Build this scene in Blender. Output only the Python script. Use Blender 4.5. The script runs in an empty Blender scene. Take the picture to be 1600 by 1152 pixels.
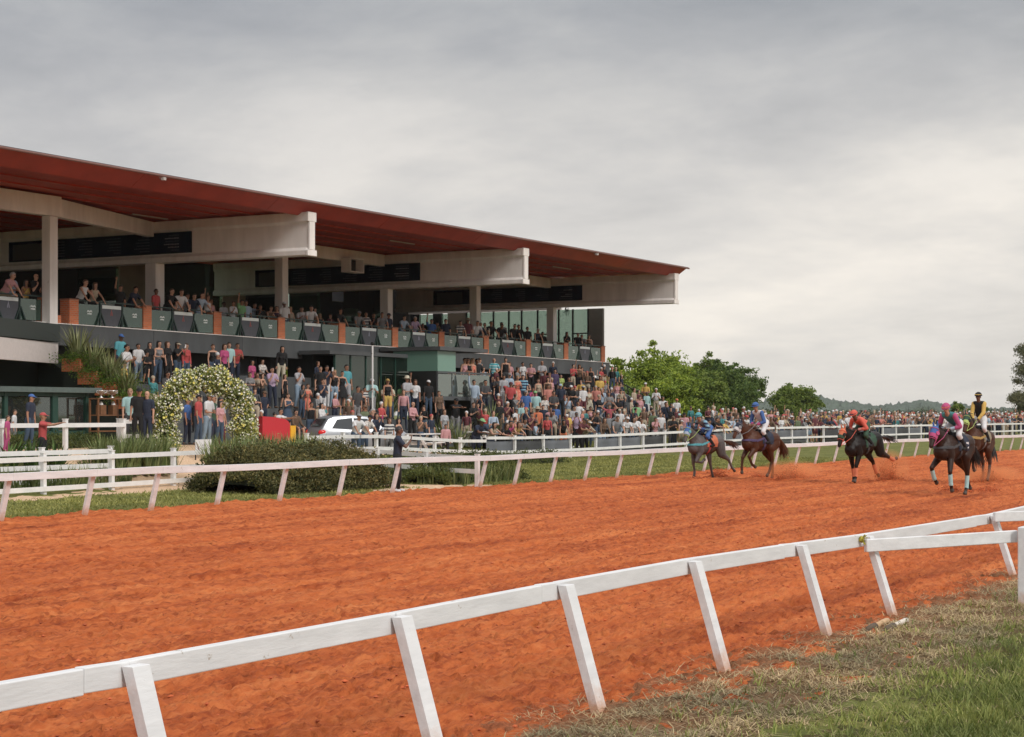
import bpy, math, random, re
import numpy as np
from mathutils import Vector, Matrix
S = bpy.context.scene
COL = S.collection
rnd = random.Random(7)
R = math.radians
# ------------------------------------------------------------------ camera, world, sun, exposure
CAMH = 2.0
HEAD = math.atan2(0.4857, 0.8741)
cam = bpy.data.objects.new('camera', bpy.data.cameras.new('camera')); COL.objects.link(cam)
cam.location = (0, 0, CAMH); cam.rotation_euler = (R(90), 0, HEAD - R(90))
cam.data.sensor_width = 36; cam.data.lens = 63.9; cam.data.shift_y = 73 / 1600
cam.data.clip_end = 12000; cam.data.clip_start = 0.1
S.camera = cam
S.view_settings.view_transform = 'Standard'; S.view_settings.look = 'None'
S.cycles.volume_bounces = 3
S.view_settings.exposure = 0.06; S.view_settings.gamma = 1
SUN_EL, SUN_AZ = R(38), R(-108)          # azimuth measured from +X towards +Y
sd = bpy.data.lights.new('sun', 'SUN'); sd.energy = 1.7; sd.angle = R(14); sd.color = (1, .95, .88)
so = bpy.data.objects.new('sun', sd); COL.objects.link(so)
dv = Vector((math.cos(SUN_EL)*math.cos(SUN_AZ), math.cos(SUN_EL)*math.sin(SUN_AZ), math.sin(SUN_EL)))
so.rotation_euler = dv.to_track_quat('Z', 'Y').to_euler(); so.location = (0, 0, 60)

def nn(nt, t, **kw):
    n = nt.nodes.new(t)
    for k, v in kw.items():
        if k in ('operation', 'blend_type', 'data_type', 'noise_dimensions', 'feature', 'sky_type', 'interpolation', 'wave_type', 'bands_direction', 'sun_disc', 'sun_elevation', 'sun_rotation', 'clamp', 'distance', 'coord_type'):
            setattr(n, k, v)
        else:
            n.inputs[k].default_value = v
    return n
def lk(nt, a, b): nt.links.new(a, b)
def ramp(nt, fac, stops):
    r = nt.nodes.new('ShaderNodeValToRGB'); e = r.color_ramp.elements
    while len(e) > 1: e.remove(e[-1])
    e[0].position = stops[0][0]; e[0].color = (*stops[0][1], 1)
    for p, c in stops[1:]:
        k = e.new(p); k.color = (*c, 1)
    if fac is not None: lk(nt, fac, r.inputs[0])
    return r
def mixc(nt, fac, a, b, bt='MIX'):
    m = nt.nodes.new('ShaderNodeMix'); m.data_type = 'RGBA'; m.blend_type = bt
    for s, v in ((0, fac), (6, a), (7, b)):
        if isinstance(v, (int, float)): m.inputs[s].default_value = v
        elif isinstance(v, tuple): m.inputs[s].default_value = (*v, 1)
        else: lk(nt, v, m.inputs[s])
    return m.outputs[2]
def math_(nt, op, a, b=0.0, clamp=False):
    m = nt.nodes.new('ShaderNodeMath'); m.operation = op; m.use_clamp = clamp
    for i, v in ((0, a), (1, b)):
        if isinstance(v, (int, float)): m.inputs[i].default_value = v
        else: lk(nt, v, m.inputs[i])
    return m.outputs[0]

W = bpy.data.worlds.new('World'); S.world = W; W.use_nodes = True
nt = W.node_tree; nt.nodes.clear()
out = nt.nodes.new('ShaderNodeOutputWorld'); bg = nt.nodes.new('ShaderNodeBackground')
sky = nt.nodes.new('ShaderNodeTexSky'); sky.sky_type = 'NISHITA'; sky.sun_disc = False
sky.sun_elevation = SUN_EL; sky.sun_rotation = R(90) - SUN_AZ
tc = nt.nodes.new('ShaderNodeTexCoord'); sx = nt.nodes.new('ShaderNodeSeparateXYZ'); lk(nt, tc.outputs['Generated'], sx.inputs[0])
zc = math_(nt, 'MAXIMUM', sx.outputs[2], 0.0)
den = math_(nt, 'ADD', zc, 0.26)
cx = math_(nt, 'DIVIDE', sx.outputs[0], den); cy = math_(nt, 'DIVIDE', sx.outputs[1], den)
cv = nt.nodes.new('ShaderNodeCombineXYZ'); lk(nt, cx, cv.inputs[0]); lk(nt, cy, cv.inputs[1])
mp = nt.nodes.new('ShaderNodeMapping'); lk(nt, cv.outputs[0], mp.inputs[0]); mp.inputs['Rotation'].default_value = (0, 0, HEAD)
mp.inputs['Scale'].default_value = (2.1, 1.7, 1); mp.inputs['Location'].default_value = (3.3, 1.2, 0)
n1 = nn(nt, 'ShaderNodeTexNoise', Scale=.62, Detail=8.0, Roughness=.55, Distortion=.15); lk(nt, mp.outputs[0], n1.inputs[0])
n2 = nn(nt, 'ShaderNodeTexNoise', Scale=2.4, Detail=9.0, Roughness=.6, Distortion=.2); lk(nt, mp.outputs[0], n2.inputs[0])
cf = math_(nt, 'ADD', math_(nt, 'MULTIPLY', n1.outputs[0], .72), math_(nt, 'MULTIPLY', n2.outputs[0], .28))
base = ramp(nt, cf, [(.36, (.31, .325, .35)), (.46, (.39, .40, .42)), (.54, (.48, .485, .49)), (.66, (.65, .64, .625))])
hor = ramp(nt, cf, [(.36, (.62, .595, .575)), (.47, (.75, .715, .68)), (.60, (.92, .86, .79))])
hf = ramp(nt, zc, [(.0, (1, 1, 1)), (.08, (.9, .9, .9)), (.22, (.0, .0, .0))])
c1 = mixc(nt, hf.outputs[0], base.outputs[0], hor.outputs[0])
zen = ramp(nt, zc, [(.22, (0, 0, 0)), (.55, (1, 1, 1))])
c2 = mixc(nt, zen.outputs[0], c1, (1.08, 1.08, 1.09))
# side brightness: brighter towards the right of the view (sun side)
dt = nt.nodes.new('ShaderNodeVectorMath'); dt.operation = 'DOT_PRODUCT'; lk(nt, tc.outputs['Generated'], dt.inputs[0])
dt.inputs[1].default_value = (math.cos(R(-10)), math.sin(R(-10)), 0)
sb = ramp(nt, dt.outputs['Value'], [(.0, (1.0, 1.0, 1.0)), (.62, (.93, .93, .94)), (.90, (1.08, 1.07, 1.05))])
c3 = mixc(nt, 1.0, c2, sb.outputs[0], 'MULTIPLY')
skym = mixc(nt, 1.0, sky.outputs[0], (.05, .05, .05), 'MULTIPLY')
c4 = mixc(nt, .10, c3, skym)
lk(nt, c4, bg.inputs[0]); bg.inputs[1].default_value = 1.07; lk(nt, bg.outputs[0], out.inputs[0])

# ------------------------------------------------------------------ pixel <-> place helpers (1600 x 1152 photo)
def ray(u, v=649.0):
    x = u - 800.0
    return 2482.4 + .4857*x, 1379.4 - .8741*x, 649.0 - v
def at(u, v, Y):
    dx, dy, dz = ray(u, v); t = Y/dy
    return Vector((dx*t, Y, CAMH + dz*t))
def sm(a, b, x):
    t = min(1, max(0, (x-a)/(b-a))); return t*t*(3-2*t)
def gz(X, Y):
    a = 1.0 - .5*sm(46.5, 54, X) - .5*sm(54, 68, X)
    z = a*sm(31.5, 36.2, Y)
    z += (.55*sm(56, 66, X) - .2*sm(98, 110, X))*sm(38.3, 41.6, Y)
    z += .25*sm(72, 102, X)*sm(28, 39, Y)
    z += .6*sm(104, 120, X)*sm(43, 52, Y)
    return z

# ------------------------------------------------------------------ materials
MATS = {}
def mat(name, col=(.5, .5, .5), rough=.7, noise=0.0, nscale=8.0, bump=0.0, bscale=40.0, metal=0.0, spec=.5, island=0.0, alt=None, tcoord='Object', streak=None):
    if name in MATS: return MATS[name]
    m = bpy.data.materials.new(name); m.use_nodes = True; nt = m.node_tree
    b = nt.nodes['Principled BSDF']
    b.inputs['Roughness'].default_value = rough; b.inputs['Metallic'].default_value = metal
    b.inputs['Specular IOR Level'].default_value = spec
    b.inputs['Base Color'].default_value = (*col, 1); m.diffuse_color = (*col, 1)
    src = None
    if noise or bump:
        tc = nt.nodes.new('ShaderNodeTexCoord'); mp = nt.nodes.new('ShaderNodeMapping'); lk(nt, tc.outputs[tcoord], mp.inputs[0])
        if streak: mp.inputs['Scale'].default_value = streak
    if noise:
        n = nn(nt, 'ShaderNodeTexNoise', Scale=nscale, Detail=5.0, Roughness=.6); lk(nt, mp.outputs[0], n.inputs[0])
        a2 = alt if alt else tuple(c*(1-noise) for c in col)
        r = ramp(nt, n.outputs[0], [(.3, a2), (.68, tuple(min(1, c*(1+noise*.45)) for c in col))])
        src = r.outputs[0]
    if island:
        g = nt.nodes.new('ShaderNodeNewGeometry')
        r2 = ramp(nt, g.outputs['Random Per Island'], [(0, (1-island,)*3), (1, (1+island,)*3)])
        src = mixc(nt, 1.0, src if src else col, r2.outputs[0], 'MULTIPLY')
    if src: lk(nt, src, b.inputs['Base Color'])
    if bump:
        n = nn(nt, 'ShaderNodeTexNoise', Scale=bscale, Detail=5.0, Roughness=.6); lk(nt, mp.outputs[0], n.inputs[0])
        bm = nt.nodes.new('ShaderNodeBump'); bm.inputs['Strength'].default_value = bump; bm.inputs['Distance'].default_value = .02
        lk(nt, n.outputs[0], bm.inputs['Height']); lk(nt, bm.outputs[0], b.inputs['Normal'])
    MATS[name] = m; return m
def leafmat(name, c1, c2, rough=.6, trans=.25):
    if name in MATS: return MATS[name]
    m = bpy.data.materials.new(name); m.use_nodes = True; nt = m.node_tree; b = nt.nodes['Principled BSDF']
    g = nt.nodes.new('ShaderNodeNewGeometry'); r = ramp(nt, g.outputs['Random Per Island'], [(0, c1), (1, c2)])
    tc = nt.nodes.new('ShaderNodeTexCoord'); n = nn(nt, 'ShaderNodeTexNoise', Scale=.9, Detail=2.0); lk(nt, tc.outputs['Object'], n.inputs[0])
    rr = ramp(nt, n.outputs[0], [(.35, (.62, .66, .6)), (.65, (1.25, 1.2, 1.1))])
    c = mixc(nt, 1.0, r.outputs[0], rr.outputs[0], 'MULTIPLY')
    lk(nt, c, b.inputs['Base Color']); b.inputs['Roughness'].default_value = rough
    b.inputs['Specular IOR Level'].default_value = .3
    tr = nt.nodes.new('ShaderNodeBsdfTranslucent'); lk(nt, c, tr.inputs[0])
    mx = nt.nodes.new('ShaderNodeMixShader'); mx.inputs[0].default_value = trans
    lk(nt, b.outputs[0], mx.inputs[1]); lk(nt, tr.outputs[0], mx.inputs[2]); lk(nt, mx.outputs[0], nt.nodes['Material Output'].inputs[0])
    MATS[name] = m; return m
def glassmat(name, tint, refl=.15, solid=0.0, solidcol=(.05, .08, .07)):
    if name in MATS: return MATS[name]
    m = bpy.data.materials.new(name); m.use_nodes = True; nt = m.node_tree; nt.nodes.clear()
    o = nt.nodes.new('ShaderNodeOutputMaterial'); t = nt.nodes.new('ShaderNodeBsdfTransparent'); t.inputs[0].default_value = (*tint, 1)
    g = nt.nodes.new('ShaderNodeBsdfGlossy'); g.inputs['Roughness'].default_value = .03; g.inputs[0].default_value = (.9, 1, .95, 1)
    d = nt.nodes.new('ShaderNodeBsdfDiffuse'); d.inputs[0].default_value = (*solidcol, 1)
    m1 = nt.nodes.new('ShaderNodeMixShader'); m1.inputs[0].default_value = solid; lk(nt, t.outputs[0], m1.inputs[1]); lk(nt, d.outputs[0], m1.inputs[2])
    f = nt.nodes.new('ShaderNodeFresnel'); f.inputs[0].default_value = 1.5
    ff = math_(nt, 'ADD', f.outputs[0], refl, True)
    m2 = nt.nodes.new('ShaderNodeMixShader'); lk(nt, ff, m2.inputs[0]); lk(nt, m1.outputs[0], m2.inputs[1]); lk(nt, g.outputs[0], m2.inputs[2])
    lk(nt, m2.outputs[0], o.inputs[0]); MATS[name] = m; return m

# ------------------------------------------------------------------ mesh builder
class MB:
    def __init__(s): s.v = []; s.f = []; s.m = []; s.n = 0
    def add(s, vs, fs, mi=0):
        s.v.extend([tuple(p) for p in vs]); s.f.extend([tuple(i+s.n for i in f) for f in fs]); s.m.extend([mi]*len(fs)); s.n += len(vs)
    def hexa(s, c, mi=0):   # 8 corners: bottom 4 ccw, top 4 ccw
        s.add(c, [(0, 3, 2, 1), (4, 5, 6, 7), (0, 1, 5, 4), (1, 2, 6, 5), (2, 3, 7, 6), (3, 0, 4, 7)], mi)
    def box(s, x0, x1, y0, y1, z0, z1, mi=0):
        s.hexa([(x0, y0, z0), (x1, y0, z0), (x1, y1, z0), (x0, y1, z0), (x0, y0, z1), (x1, y0, z1), (x1, y1, z1), (x0, y1, z1)], mi)
    def beam(s, p0, p1, w, h, mi=0, up=(0, 0, 1)):      # box from p0 to p1, width w (horizontal), height h
        p0 = Vector(p0); p1 = Vector(p1); a = (p1-p0).normalized(); u = Vector(up)
        sd_ = a.cross(u)
        if sd_.length < 1e-4: sd_ = Vector((1, 0, 0))
        sd_.normalize(); u = sd_.cross(a).normalized()
        q = [(-1, -1), (1, -1), (1, 1), (-1, 1)]
        A = [p0+sd_*(i*w/2)+u*(j*h/2) for i, j in q]; B = [p1+sd_*(i*w/2)+u*(j*h/2) for i, j in q]
        s.add(A+B, [(3, 2, 1, 0), (4, 5, 6, 7), (0, 1, 5, 4), (1, 2, 6, 5), (2, 3, 7, 6), (3, 0, 4, 7)], mi)
    def tube(s, pts, rad, n=8, mi=0, flat=1.0, caps=True):
        pts = [Vector(p) for p in pts]; k = len(pts)
        if not hasattr(rad, '__len__'): rad = [rad]*k
        vs = []; prev = None
        for i, p in enumerate(pts):
            a = (pts[min(i+1, k-1)]-pts[max(i-1, 0)]).normalized()
            if prev is None:
                sd_ = a.cross(Vector((0, 0, 1)));
                if sd_.length < .05: sd_ = a.cross(Vector((1, 0, 0)))
            else: sd_ = prev - a*prev.dot(a)
            sd_.normalize(); prev = sd_; u = sd_.cross(a)
            for j in range(n):
                t = 2*math.pi*j/n; vs.append(p+sd_*(math.cos(t)*rad[i])+u*(math.sin(t)*rad[i]*flat))
        fs = [(i*n+j, i*n+(j+1) % n, (i+1)*n+(j+1) % n, (i+1)*n+j) for i in range(k-1) for j in range(n)]
        if caps: fs += [tuple(range(n))[::-1], tuple((k-1)*n+j for j in range(n))]
        s.add(vs, fs, mi)
    def lathe(s, c, prof, n=16, mi=0, ax=None):
        vs = []; k = len(prof); c = Vector(c)
        M = Matrix.Identity(3) if ax is None else Vector(ax).to_track_quat('Z', 'Y').to_matrix()
        for r, z in prof:
            for j in range(n):
                t = 2*math.pi*j/n; vs.append(c+M@Vector((r*math.cos(t), r*math.sin(t), z)))
        fs = [(i*n+j, i*n+(j+1) % n, (i+1)*n+(j+1) % n, (i+1)*n+j) for i in range(k-1) for j in range(n)]
        fs += [tuple(range(n))[::-1], tuple((k-1)*n+j for j in range(n))]
        s.add(vs, fs, mi)
    def ell(s, c, r, n=10, mi=0, M=None):
        vs = []; fs = []; k = n//2+1; c = Vector(c)
        for i in range(k+1):
            th = math.pi*i/k
            for j in range(n):
                t = 2*math.pi*j/n; p = Vector((math.sin(th)*math.cos(t)*r[0], math.sin(th)*math.sin(t)*r[1], -math.cos(th)*r[2]))
                vs.append(c+(M@p if M else p))
        fs = [(i*n+j, i*n+(j+1) % n, (i+1)*n+(j+1) % n, (i+1)*n+j) for i in range(k) for j in range(n)]
        s.add(vs, fs, mi)
    def mesh(s, name, mats, smooth=False):
        me = bpy.data.meshes.new(name); me.from_pydata(s.v, [], s.f)
        for m in mats: me.materials.append(m)
        if len(mats) > 1: me.polygons.foreach_set('material_index', s.m)
        if smooth: me.polygons.foreach_set('use_smooth', [True]*len(s.f))
        me.update(); return me
    def build(s, name, mats, parent=None, smooth=False):
        if not isinstance(mats, (list, tuple)): mats = [mats]
        o = bpy.data.objects.new(name, s.mesh(name, mats, smooth)); COL.objects.link(o)
        if parent: o.parent = parent
        return o
def npmesh(name, V, F, mats, mi=None, smooth=False, parent=None):
    V = np.asarray(V, np.float32).reshape(-1, 3); F = np.asarray(F, np.int32); k = F.shape[1]
    me = bpy.data.meshes.new(name); me.vertices.add(len(V)); me.vertices.foreach_set('co', V.ravel())
    me.loops.add(F.size); me.loops.foreach_set('vertex_index', F.ravel())
    me.polygons.add(len(F)); me.polygons.foreach_set('loop_start', np.arange(0, F.size, k, dtype=np.int32))
    for m in (mats if isinstance(mats, (list, tuple)) else [mats]): me.materials.append(m)
    if mi is not None: me.polygons.foreach_set('material_index', np.asarray(mi, np.int32))
    me.polygons.foreach_set('use_smooth', np.full(len(F), smooth))
    me.update(calc_edges=True); me.validate()
    o = bpy.data.objects.new(name, me); COL.objects.link(o)
    if parent: o.parent = parent
    return o
def tag(o, label=None, cat=None, group=None, kind=None):
    if label: o['label'] = label
    if cat: o['category'] = cat
    if group: o['group'] = group
    if kind: o['kind'] = kind
    return o
def empty(name, loc, label=None, cat=None, group=None, rz=0):
    o = bpy.data.objects.new(name, None); COL.objects.link(o); o.location = loc; o.rotation_euler = (0, 0, rz); o.empty_display_size = .2
    return tag(o, label, cat, group)
def copy_tree(o, parent=None):
    c = o.copy(); COL.objects.link(c); c.parent = parent
    for ch in list(o.children): copy_tree(ch, c)
    return c
def rebase(root):   # children were built in world coordinates: keep them there under a moved root
    inv = Matrix.Rotation(-root.rotation_euler.z, 4, 'Z') @ Matrix.Translation(-root.location)
    for ch in root.children:
        ch.data = ch.data if ch.data.users == 1 else ch.data.copy()
        ch.data.transform(inv)
        for g in ch.children: g.data.transform(inv)
ORD = ['first', 'second', 'third', 'fourth', 'fifth', 'sixth', 'seventh', 'eighth', 'ninth', 'tenth', 'eleventh', 'twelfth', 'thirteenth', 'fourteenth', 'fifteenth', 'sixteenth', 'seventeenth', 'eighteenth', 'nineteenth', 'twentieth']

M_white = mat('white_paint', (.78, .77, .76), .5, noise=.10, nscale=3, bump=.25, bscale=60)
M_conc = mat('painted_concrete', (.80, .76, .73), .75, noise=.16, nscale=1.6, bump=.15, bscale=25, streak=(1, 1, .22))
M_red = mat('red_roof', (.42, .056, .036), .5, noise=.22, nscale=.8)
M_grey = mat('grey_wall_paint', (.085, .092, .096), .65, noise=.3, nscale=1.1, bump=.1, streak=(1, 1, .3))
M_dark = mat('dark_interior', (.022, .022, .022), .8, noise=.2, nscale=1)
M_green = mat('green_metal', (.018, .06, .045), .45, noise=.15, nscale=3)
M_navy = mat('navy_board', (.006, .010, .020), .6)
M_beige = mat('beige_wall', (.34, .29, .22), .8, noise=.15, nscale=1)
M_black = mat('black_metal', (.012, .012, .013), .4)
M_trunk = mat('bark', (.11, .08, .055), .9, noise=.3, nscale=6, bump=.6, bscale=30)
M_wood = mat('brown_wood', (.2, .09, .04), .6, noise=.3, nscale=10)
# ------------------------------------------------------------------ noise tiles
rs = np.random.RandomState(3)
def tile(n=1024, beta=2.2, ax=1.0, lo=4):
    fx = np.fft.fftfreq(n)[:, None]*n*ax; fy = np.fft.rfftfreq(n)[None, :]*n
    k = np.sqrt(fx**2+fy**2); k[0, 0] = 1; A = np.where(k >= lo, k**(-beta/2), 0)
    z = np.fft.irfft2(A*np.exp(2j*np.pi*rs.rand(*A.shape)), (n, n)); return (z-z.mean())/z.std()
T1 = tile(); T2 = tile(beta=1.6, lo=12)
def samp(T, x, y, per):     # periodic bilinear sample, tile spans `per` metres
    n = T.shape[0]; a = (np.asarray(x)/per % 1)*n; b = (np.asarray(y)/per % 1)*n
    i = a.astype(int); j = b.astype(int); fa = a-i; fb = b-j; i %= n; j %= n; i2 = (i+1) % n; j2 = (j+1) % n
    return (T[i, j]*(1-fa)+T[i2, j]*fa)*(1-fb)+(T[i, j2]*(1-fa)+T[i2, j2]*fa)*fb
def grid(name, xs, ys, zf, mats, smooth=True):
    X, Y = np.meshgrid(xs, ys, indexing='ij'); Z = zf(X, Y); V = np.stack([X, Y, Z], -1).reshape(-1, 3)
    nx, ny = len(xs), len(ys); i = np.arange(nx-1)[:, None]*ny+np.arange(ny-1)[None, :]; i = i.ravel()
    F = np.stack([i, i+ny, i+ny+1, i+1], -1)
    return npmesh(name, V, F, mats, smooth=smooth), X, Y
def vsm(a, b, x):
    t = np.clip((x-a)/(b-a), 0, 1); return t*t*(3-2*t)
def vgz(X, Y):
    a = 1.0 - .5*vsm(46.5, 54, X) - .5*vsm(54, 68, X)
    z = a*vsm(31.5, 36.2, Y); z = z+(.55*vsm(56, 66, X)-.2*vsm(98, 110, X))*vsm(38.3, 41.6, Y)
    z = z+.25*vsm(72, 102, X)*vsm(28, 39, Y); return z+.6*vsm(104, 120, X)*vsm(43, 52, Y)
# ------------------------------------------------------------------ track
def track_mat():
    m = bpy.data.materials.new('orange_dirt'); m.use_nodes = True; nt = m.node_tree; b = nt.nodes['Principled BSDF']
    tc = nt.nodes.new('ShaderNodeTexCoord')
    def mp(sc):
        q = nt.nodes.new('ShaderNodeMapping'); lk(nt, tc.outputs['Object'], q.inputs[0]); q.inputs['Scale'].default_value = sc; q.inputs['Rotation'].default_value = (0, 0, R(1.5)); return q.outputs[0]
    a = nn(nt, 'ShaderNodeTexNoise', Scale=1.0, Detail=6.0, Roughness=.6, Distortion=.4); lk(nt, mp((.055, 1.9, 1)), a.inputs[0])
    c = nn(nt, 'ShaderNodeTexNoise', Scale=1.0, Detail=7.0, Roughness=.65); lk(nt, mp((.35, .5, 1)), c.inputs[0])
    d = nn(nt, 'ShaderNodeTexNoise', Scale=1.0, Detail=6.0, Roughness=.7); lk(nt, mp((4, 13, 8)), d.inputs[0])
    s = math_(nt, 'ADD', math_(nt, 'ADD', math_(nt, 'MULTIPLY', a.outputs[0], .40), math_(nt, 'MULTIPLY', c.outputs[0], .20)), math_(nt, 'MULTIPLY', d.outputs[0], .40))
    r = ramp(nt, s, [(.36, (.20, .038, .013)), (.44, (.38, .086, .026)), (.52, (.52, .136, .041)), (.60, (.61, .19, .062)), (.68, (.69, .28, .115))])
    g1 = nn(nt, 'ShaderNodeTexNoise', Scale=1.0, Detail=4.0, Roughness=.6, Distortion=.3); lk(nt, mp((6.5, 15, 8)), g1.inputs[0])
    g2 = nn(nt, 'ShaderNodeTexNoise', Scale=1.0, Detail=3.0, Roughness=.5); lk(nt, mp((.09, 1.1, 1)), g2.inputs[0])
    fl = math_(nt, 'ADD', g1.outputs[0], math_(nt, 'MULTIPLY', math_(nt, 'SUBTRACT', g2.outputs[0], .5), .45))
    fr = ramp(nt, fl, [(.55, (0, 0, 0)), (.66, (.62, .62, .62))])
    colr = mixc(nt, fr.outputs[0], r.outputs[0], (.23, .042, .015))
    lk(nt, colr, b.inputs['Base Color']); b.inputs['Roughness'].default_value = .92; b.inputs['Specular IOR Level'].default_value = .15
    e = nn(nt, 'ShaderNodeTexNoise', Scale=1.0, Detail=8.0, Roughness=.72); lk(nt, mp((5.5, 17, 9)), e.inputs[0])
    f = nn(nt, 'ShaderNodeTexNoise', Scale=1.0, Detail=3.0, Roughness=.5, Distortion=.6); lk(nt, mp((.7, 5, 2)), f.inputs[0])
    bm = nt.nodes.new('ShaderNodeBump'); bm.inputs['Strength'].default_value = .75; bm.inputs['Distance'].default_value = .06
    bb = nt.nodes.new('ShaderNodeBump'); bb.inputs['Strength'].default_value = .8; bb.inputs['Distance'].default_value = .10
    lk(nt, e.outputs[0], bm.inputs['Height']); lk(nt, f.outputs[0], bb.inputs['Height']); lk(nt, bb.outputs[0], bm.inputs['Normal']); lk(nt, bm.outputs[0], b.inputs['Normal'])
    return m
M_track = track_mat()
xs = np.concatenate([[-40, -20, -8, -2, 0, 1, 2, 3], 3.5*np.exp(np.arange(0, 780)*.00385), np.arange(72, 140, 1.0), np.arange(145, 700, 8.0)])
ys = np.concatenate([[4.3, 4.6, 4.8], np.arange(4.9, 15, .045), np.arange(15, 25.9, .06)])
def trackz(X, Y):
    rut = samp(T1, X*.04, Y, 11.0)*.022
    lum = samp(T1, X*.6+5, Y+3, 11.0)*.016
    cl = samp(T2, X*.5, Y*1.2, 9.0); cl = np.sign(cl)*np.abs(cl)**1.4*.009
    pit = -np.clip(samp(T2, X*.5+2, Y+1.7, 23.0)-1.1, 0, 2)*.075
    pit = pit-np.clip(samp(T2, X*.6+4, Y+7.7, 13.0)-1.5, 0, 1.5)*.05*(.4+.6*vsm(12, 6, Y))
    return rut+lum+cl+pit*.8
track, _, _ = grid('track', xs, ys, trackz, M_track, True)
tag(track, 'orange dirt racing track with harrow lines', 'track', kind='structure')
# loose clods on the track
def clods(name, P, size, m, parent=None):
    ico = np.array([(1, 0, 0), (-1, 0, 0), (0, 1, 0), (0, -1, 0), (0, 0, 1), (0, 0, -1)], float)
    fc = np.array([(0, 2, 4), (2, 1, 4), (1, 3, 4), (3, 0, 4), (2, 0, 5), (1, 2, 5), (3, 1, 5), (0, 3, 5)])
    n = len(P); V = ico[None]*(.6+.8*rs.rand(n, 6, 1))*np.array([1.2, 1, .65])*size[:, None, None]
    an = rs.rand(n)*6.28; c, s_ = np.cos(an)[:, None], np.sin(an)[:, None]
    V = np.stack([V[..., 0]*c-V[..., 1]*s_, V[..., 0]*s_+V[..., 1]*c, V[..., 2]], -1)+P[:, None, :]
    F = fc[None]+(np.arange(n)*6)[:, None, None]
    return npmesh(name, V, F.reshape(-1, 3), m, smooth=False, parent=parent)
n = 9000; cy_ = 5.2+20*rs.rand(n)**1.1; cx_ = cy_*(.85+rs.rand(n)*2.6); cz_ = trackz(cx_, cy_)
M_clod = mat('dark_orange_clod', (.42, .10, .035), .95, island=.35)
o = clods('dirt_clods', np.stack([cx_, cy_, cz_+.002], -1), .006+.017*rs.rand(n)**3, M_clod)
tag(o, 'small orange dirt clods strewn over the track', 'dirt clods', kind='stuff')
# ------------------------------------------------------------------ terrain sheet to the horizon
xs = np.concatenate([[-4000, -1500, -500, -200, -100, -50], np.arange(-30, 20, 2.), np.arange(20, 110, .3), np.arange(110, 240, 2.), [260, 300, 360, 450, 600, 900, 1500, 2500, 4500, 8000]])
ys = np.concatenate([[-4000, -1500, -500, -100, -30], np.arange(-12, 24, 2.), np.arange(24.4, 39, .22), np.arange(39, 70, .8), [75, 85, 100, 130, 180, 260, 400, 700, 1200, 2500, 4500, 8000]])
def gterr(X, Y):
    e = samp(T1, X, Y, 21.0)
    inside = vsm(25.9, 25.35, Y+e*.22)*vsm(4.0, 5.4, Y)
    z = vgz(X, Y)+.035+samp(T1, X*1.0, Y, 31.0)*.012*vsm(400, 100, np.abs(X))
    far = vsm(0, 1, (Y < 4).astype(float)); z = z-.06*far
    return z*(1-inside)-.20*inside
def ground_mat():
    m = bpy.data.materials.new('grass_and_sand'); m.use_nodes = True; nt = m.node_tree; b = nt.nodes['Principled BSDF']
    at_ = nt.nodes.new('ShaderNodeAttribute'); at_.attribute_name = 'sand'
    tc = nt.nodes.new('ShaderNodeTexCoord')
    n1 = nn(nt, 'ShaderNodeTexNoise', Scale=1.3, Detail=6.0, Roughness=.65); lk(nt, tc.outputs['Object'], n1.inputs[0])
    n2 = nn(nt, 'ShaderNodeTexNoise', Scale=14.0, Detail=5.0, Roughness=.7); lk(nt, tc.outputs['Object'], n2.inputs[0])
    g = ramp(nt, math_(nt, 'ADD', math_(nt, 'MULTIPLY', n1.outputs[0], .5), math_(nt, 'MULTIPLY', n2.outputs[0], .5)),
             [(.36, (.075, .085, .022)), (.48, (.125, .135, .035)), (.56, (.17, .17, .05)), (.66, (.26, .21, .085))])
    sd = ramp(nt, n2.outputs[0], [(.3, (.50, .33, .20)), (.7, (.72, .52, .36))])
    f = math_(nt, 'ADD', at_.outputs['Fac'], math_(nt, 'MULTIPLY', math_(nt, 'SUBTRACT', n2.outputs[0], .5), .6))
    fr = ramp(nt, f, [(.42, (0, 0, 0)), (.58, (1, 1, 1))])
    lk(nt, mixc(nt, fr.outputs[0], g.outputs[0], sd.outputs[0]), b.inputs['Base Color']); b.inputs['Roughness'].default_value = .95
    b.inputs['Specular IOR Level'].default_value = .15
    bm = nt.nodes.new('ShaderNodeBump'); bm.inputs['Strength'].default_value = .6; bm.inputs['Distance'].default_value = .05
    lk(nt, n2.outputs[0], bm.inputs['Height']); lk(nt, bm.outputs[0], b.inputs['Normal'])
    return m
M_ground = ground_mat()
ground, GX, GY = grid('ground', xs, ys, gterr, M_ground)
def sandf(X, Y):
    e = samp(T1, X, Y, 9.0)*.25
    a = ((Y+e > 30.3) & (Y+e < 31.6) & (X < 47)) | ((Y+e > 31.4) & (Y+e < 36.8) & (X+e > 36.3) & (X < 47.5))
    p = (X+e > 39.6) & (X+e < 45.0-.1*(Y-25)) & (Y < 26.6+e) & (Y > 25) | (X+e > 41.9) & (X+e < 43.6+e) & (Y < 31) & (Y > 25)
    k = (Y > 36.6) & (X < 66) & (Y < 45)
    return (a | p | k).astype(np.float32)
ca = ground.data.attributes.new('sand', 'FLOAT', 'POINT'); ca.data.foreach_set('value', sandf(GX, GY).ravel())
tag(ground, 'grassy ground with sandy patches', 'ground', kind='structure')
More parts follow.
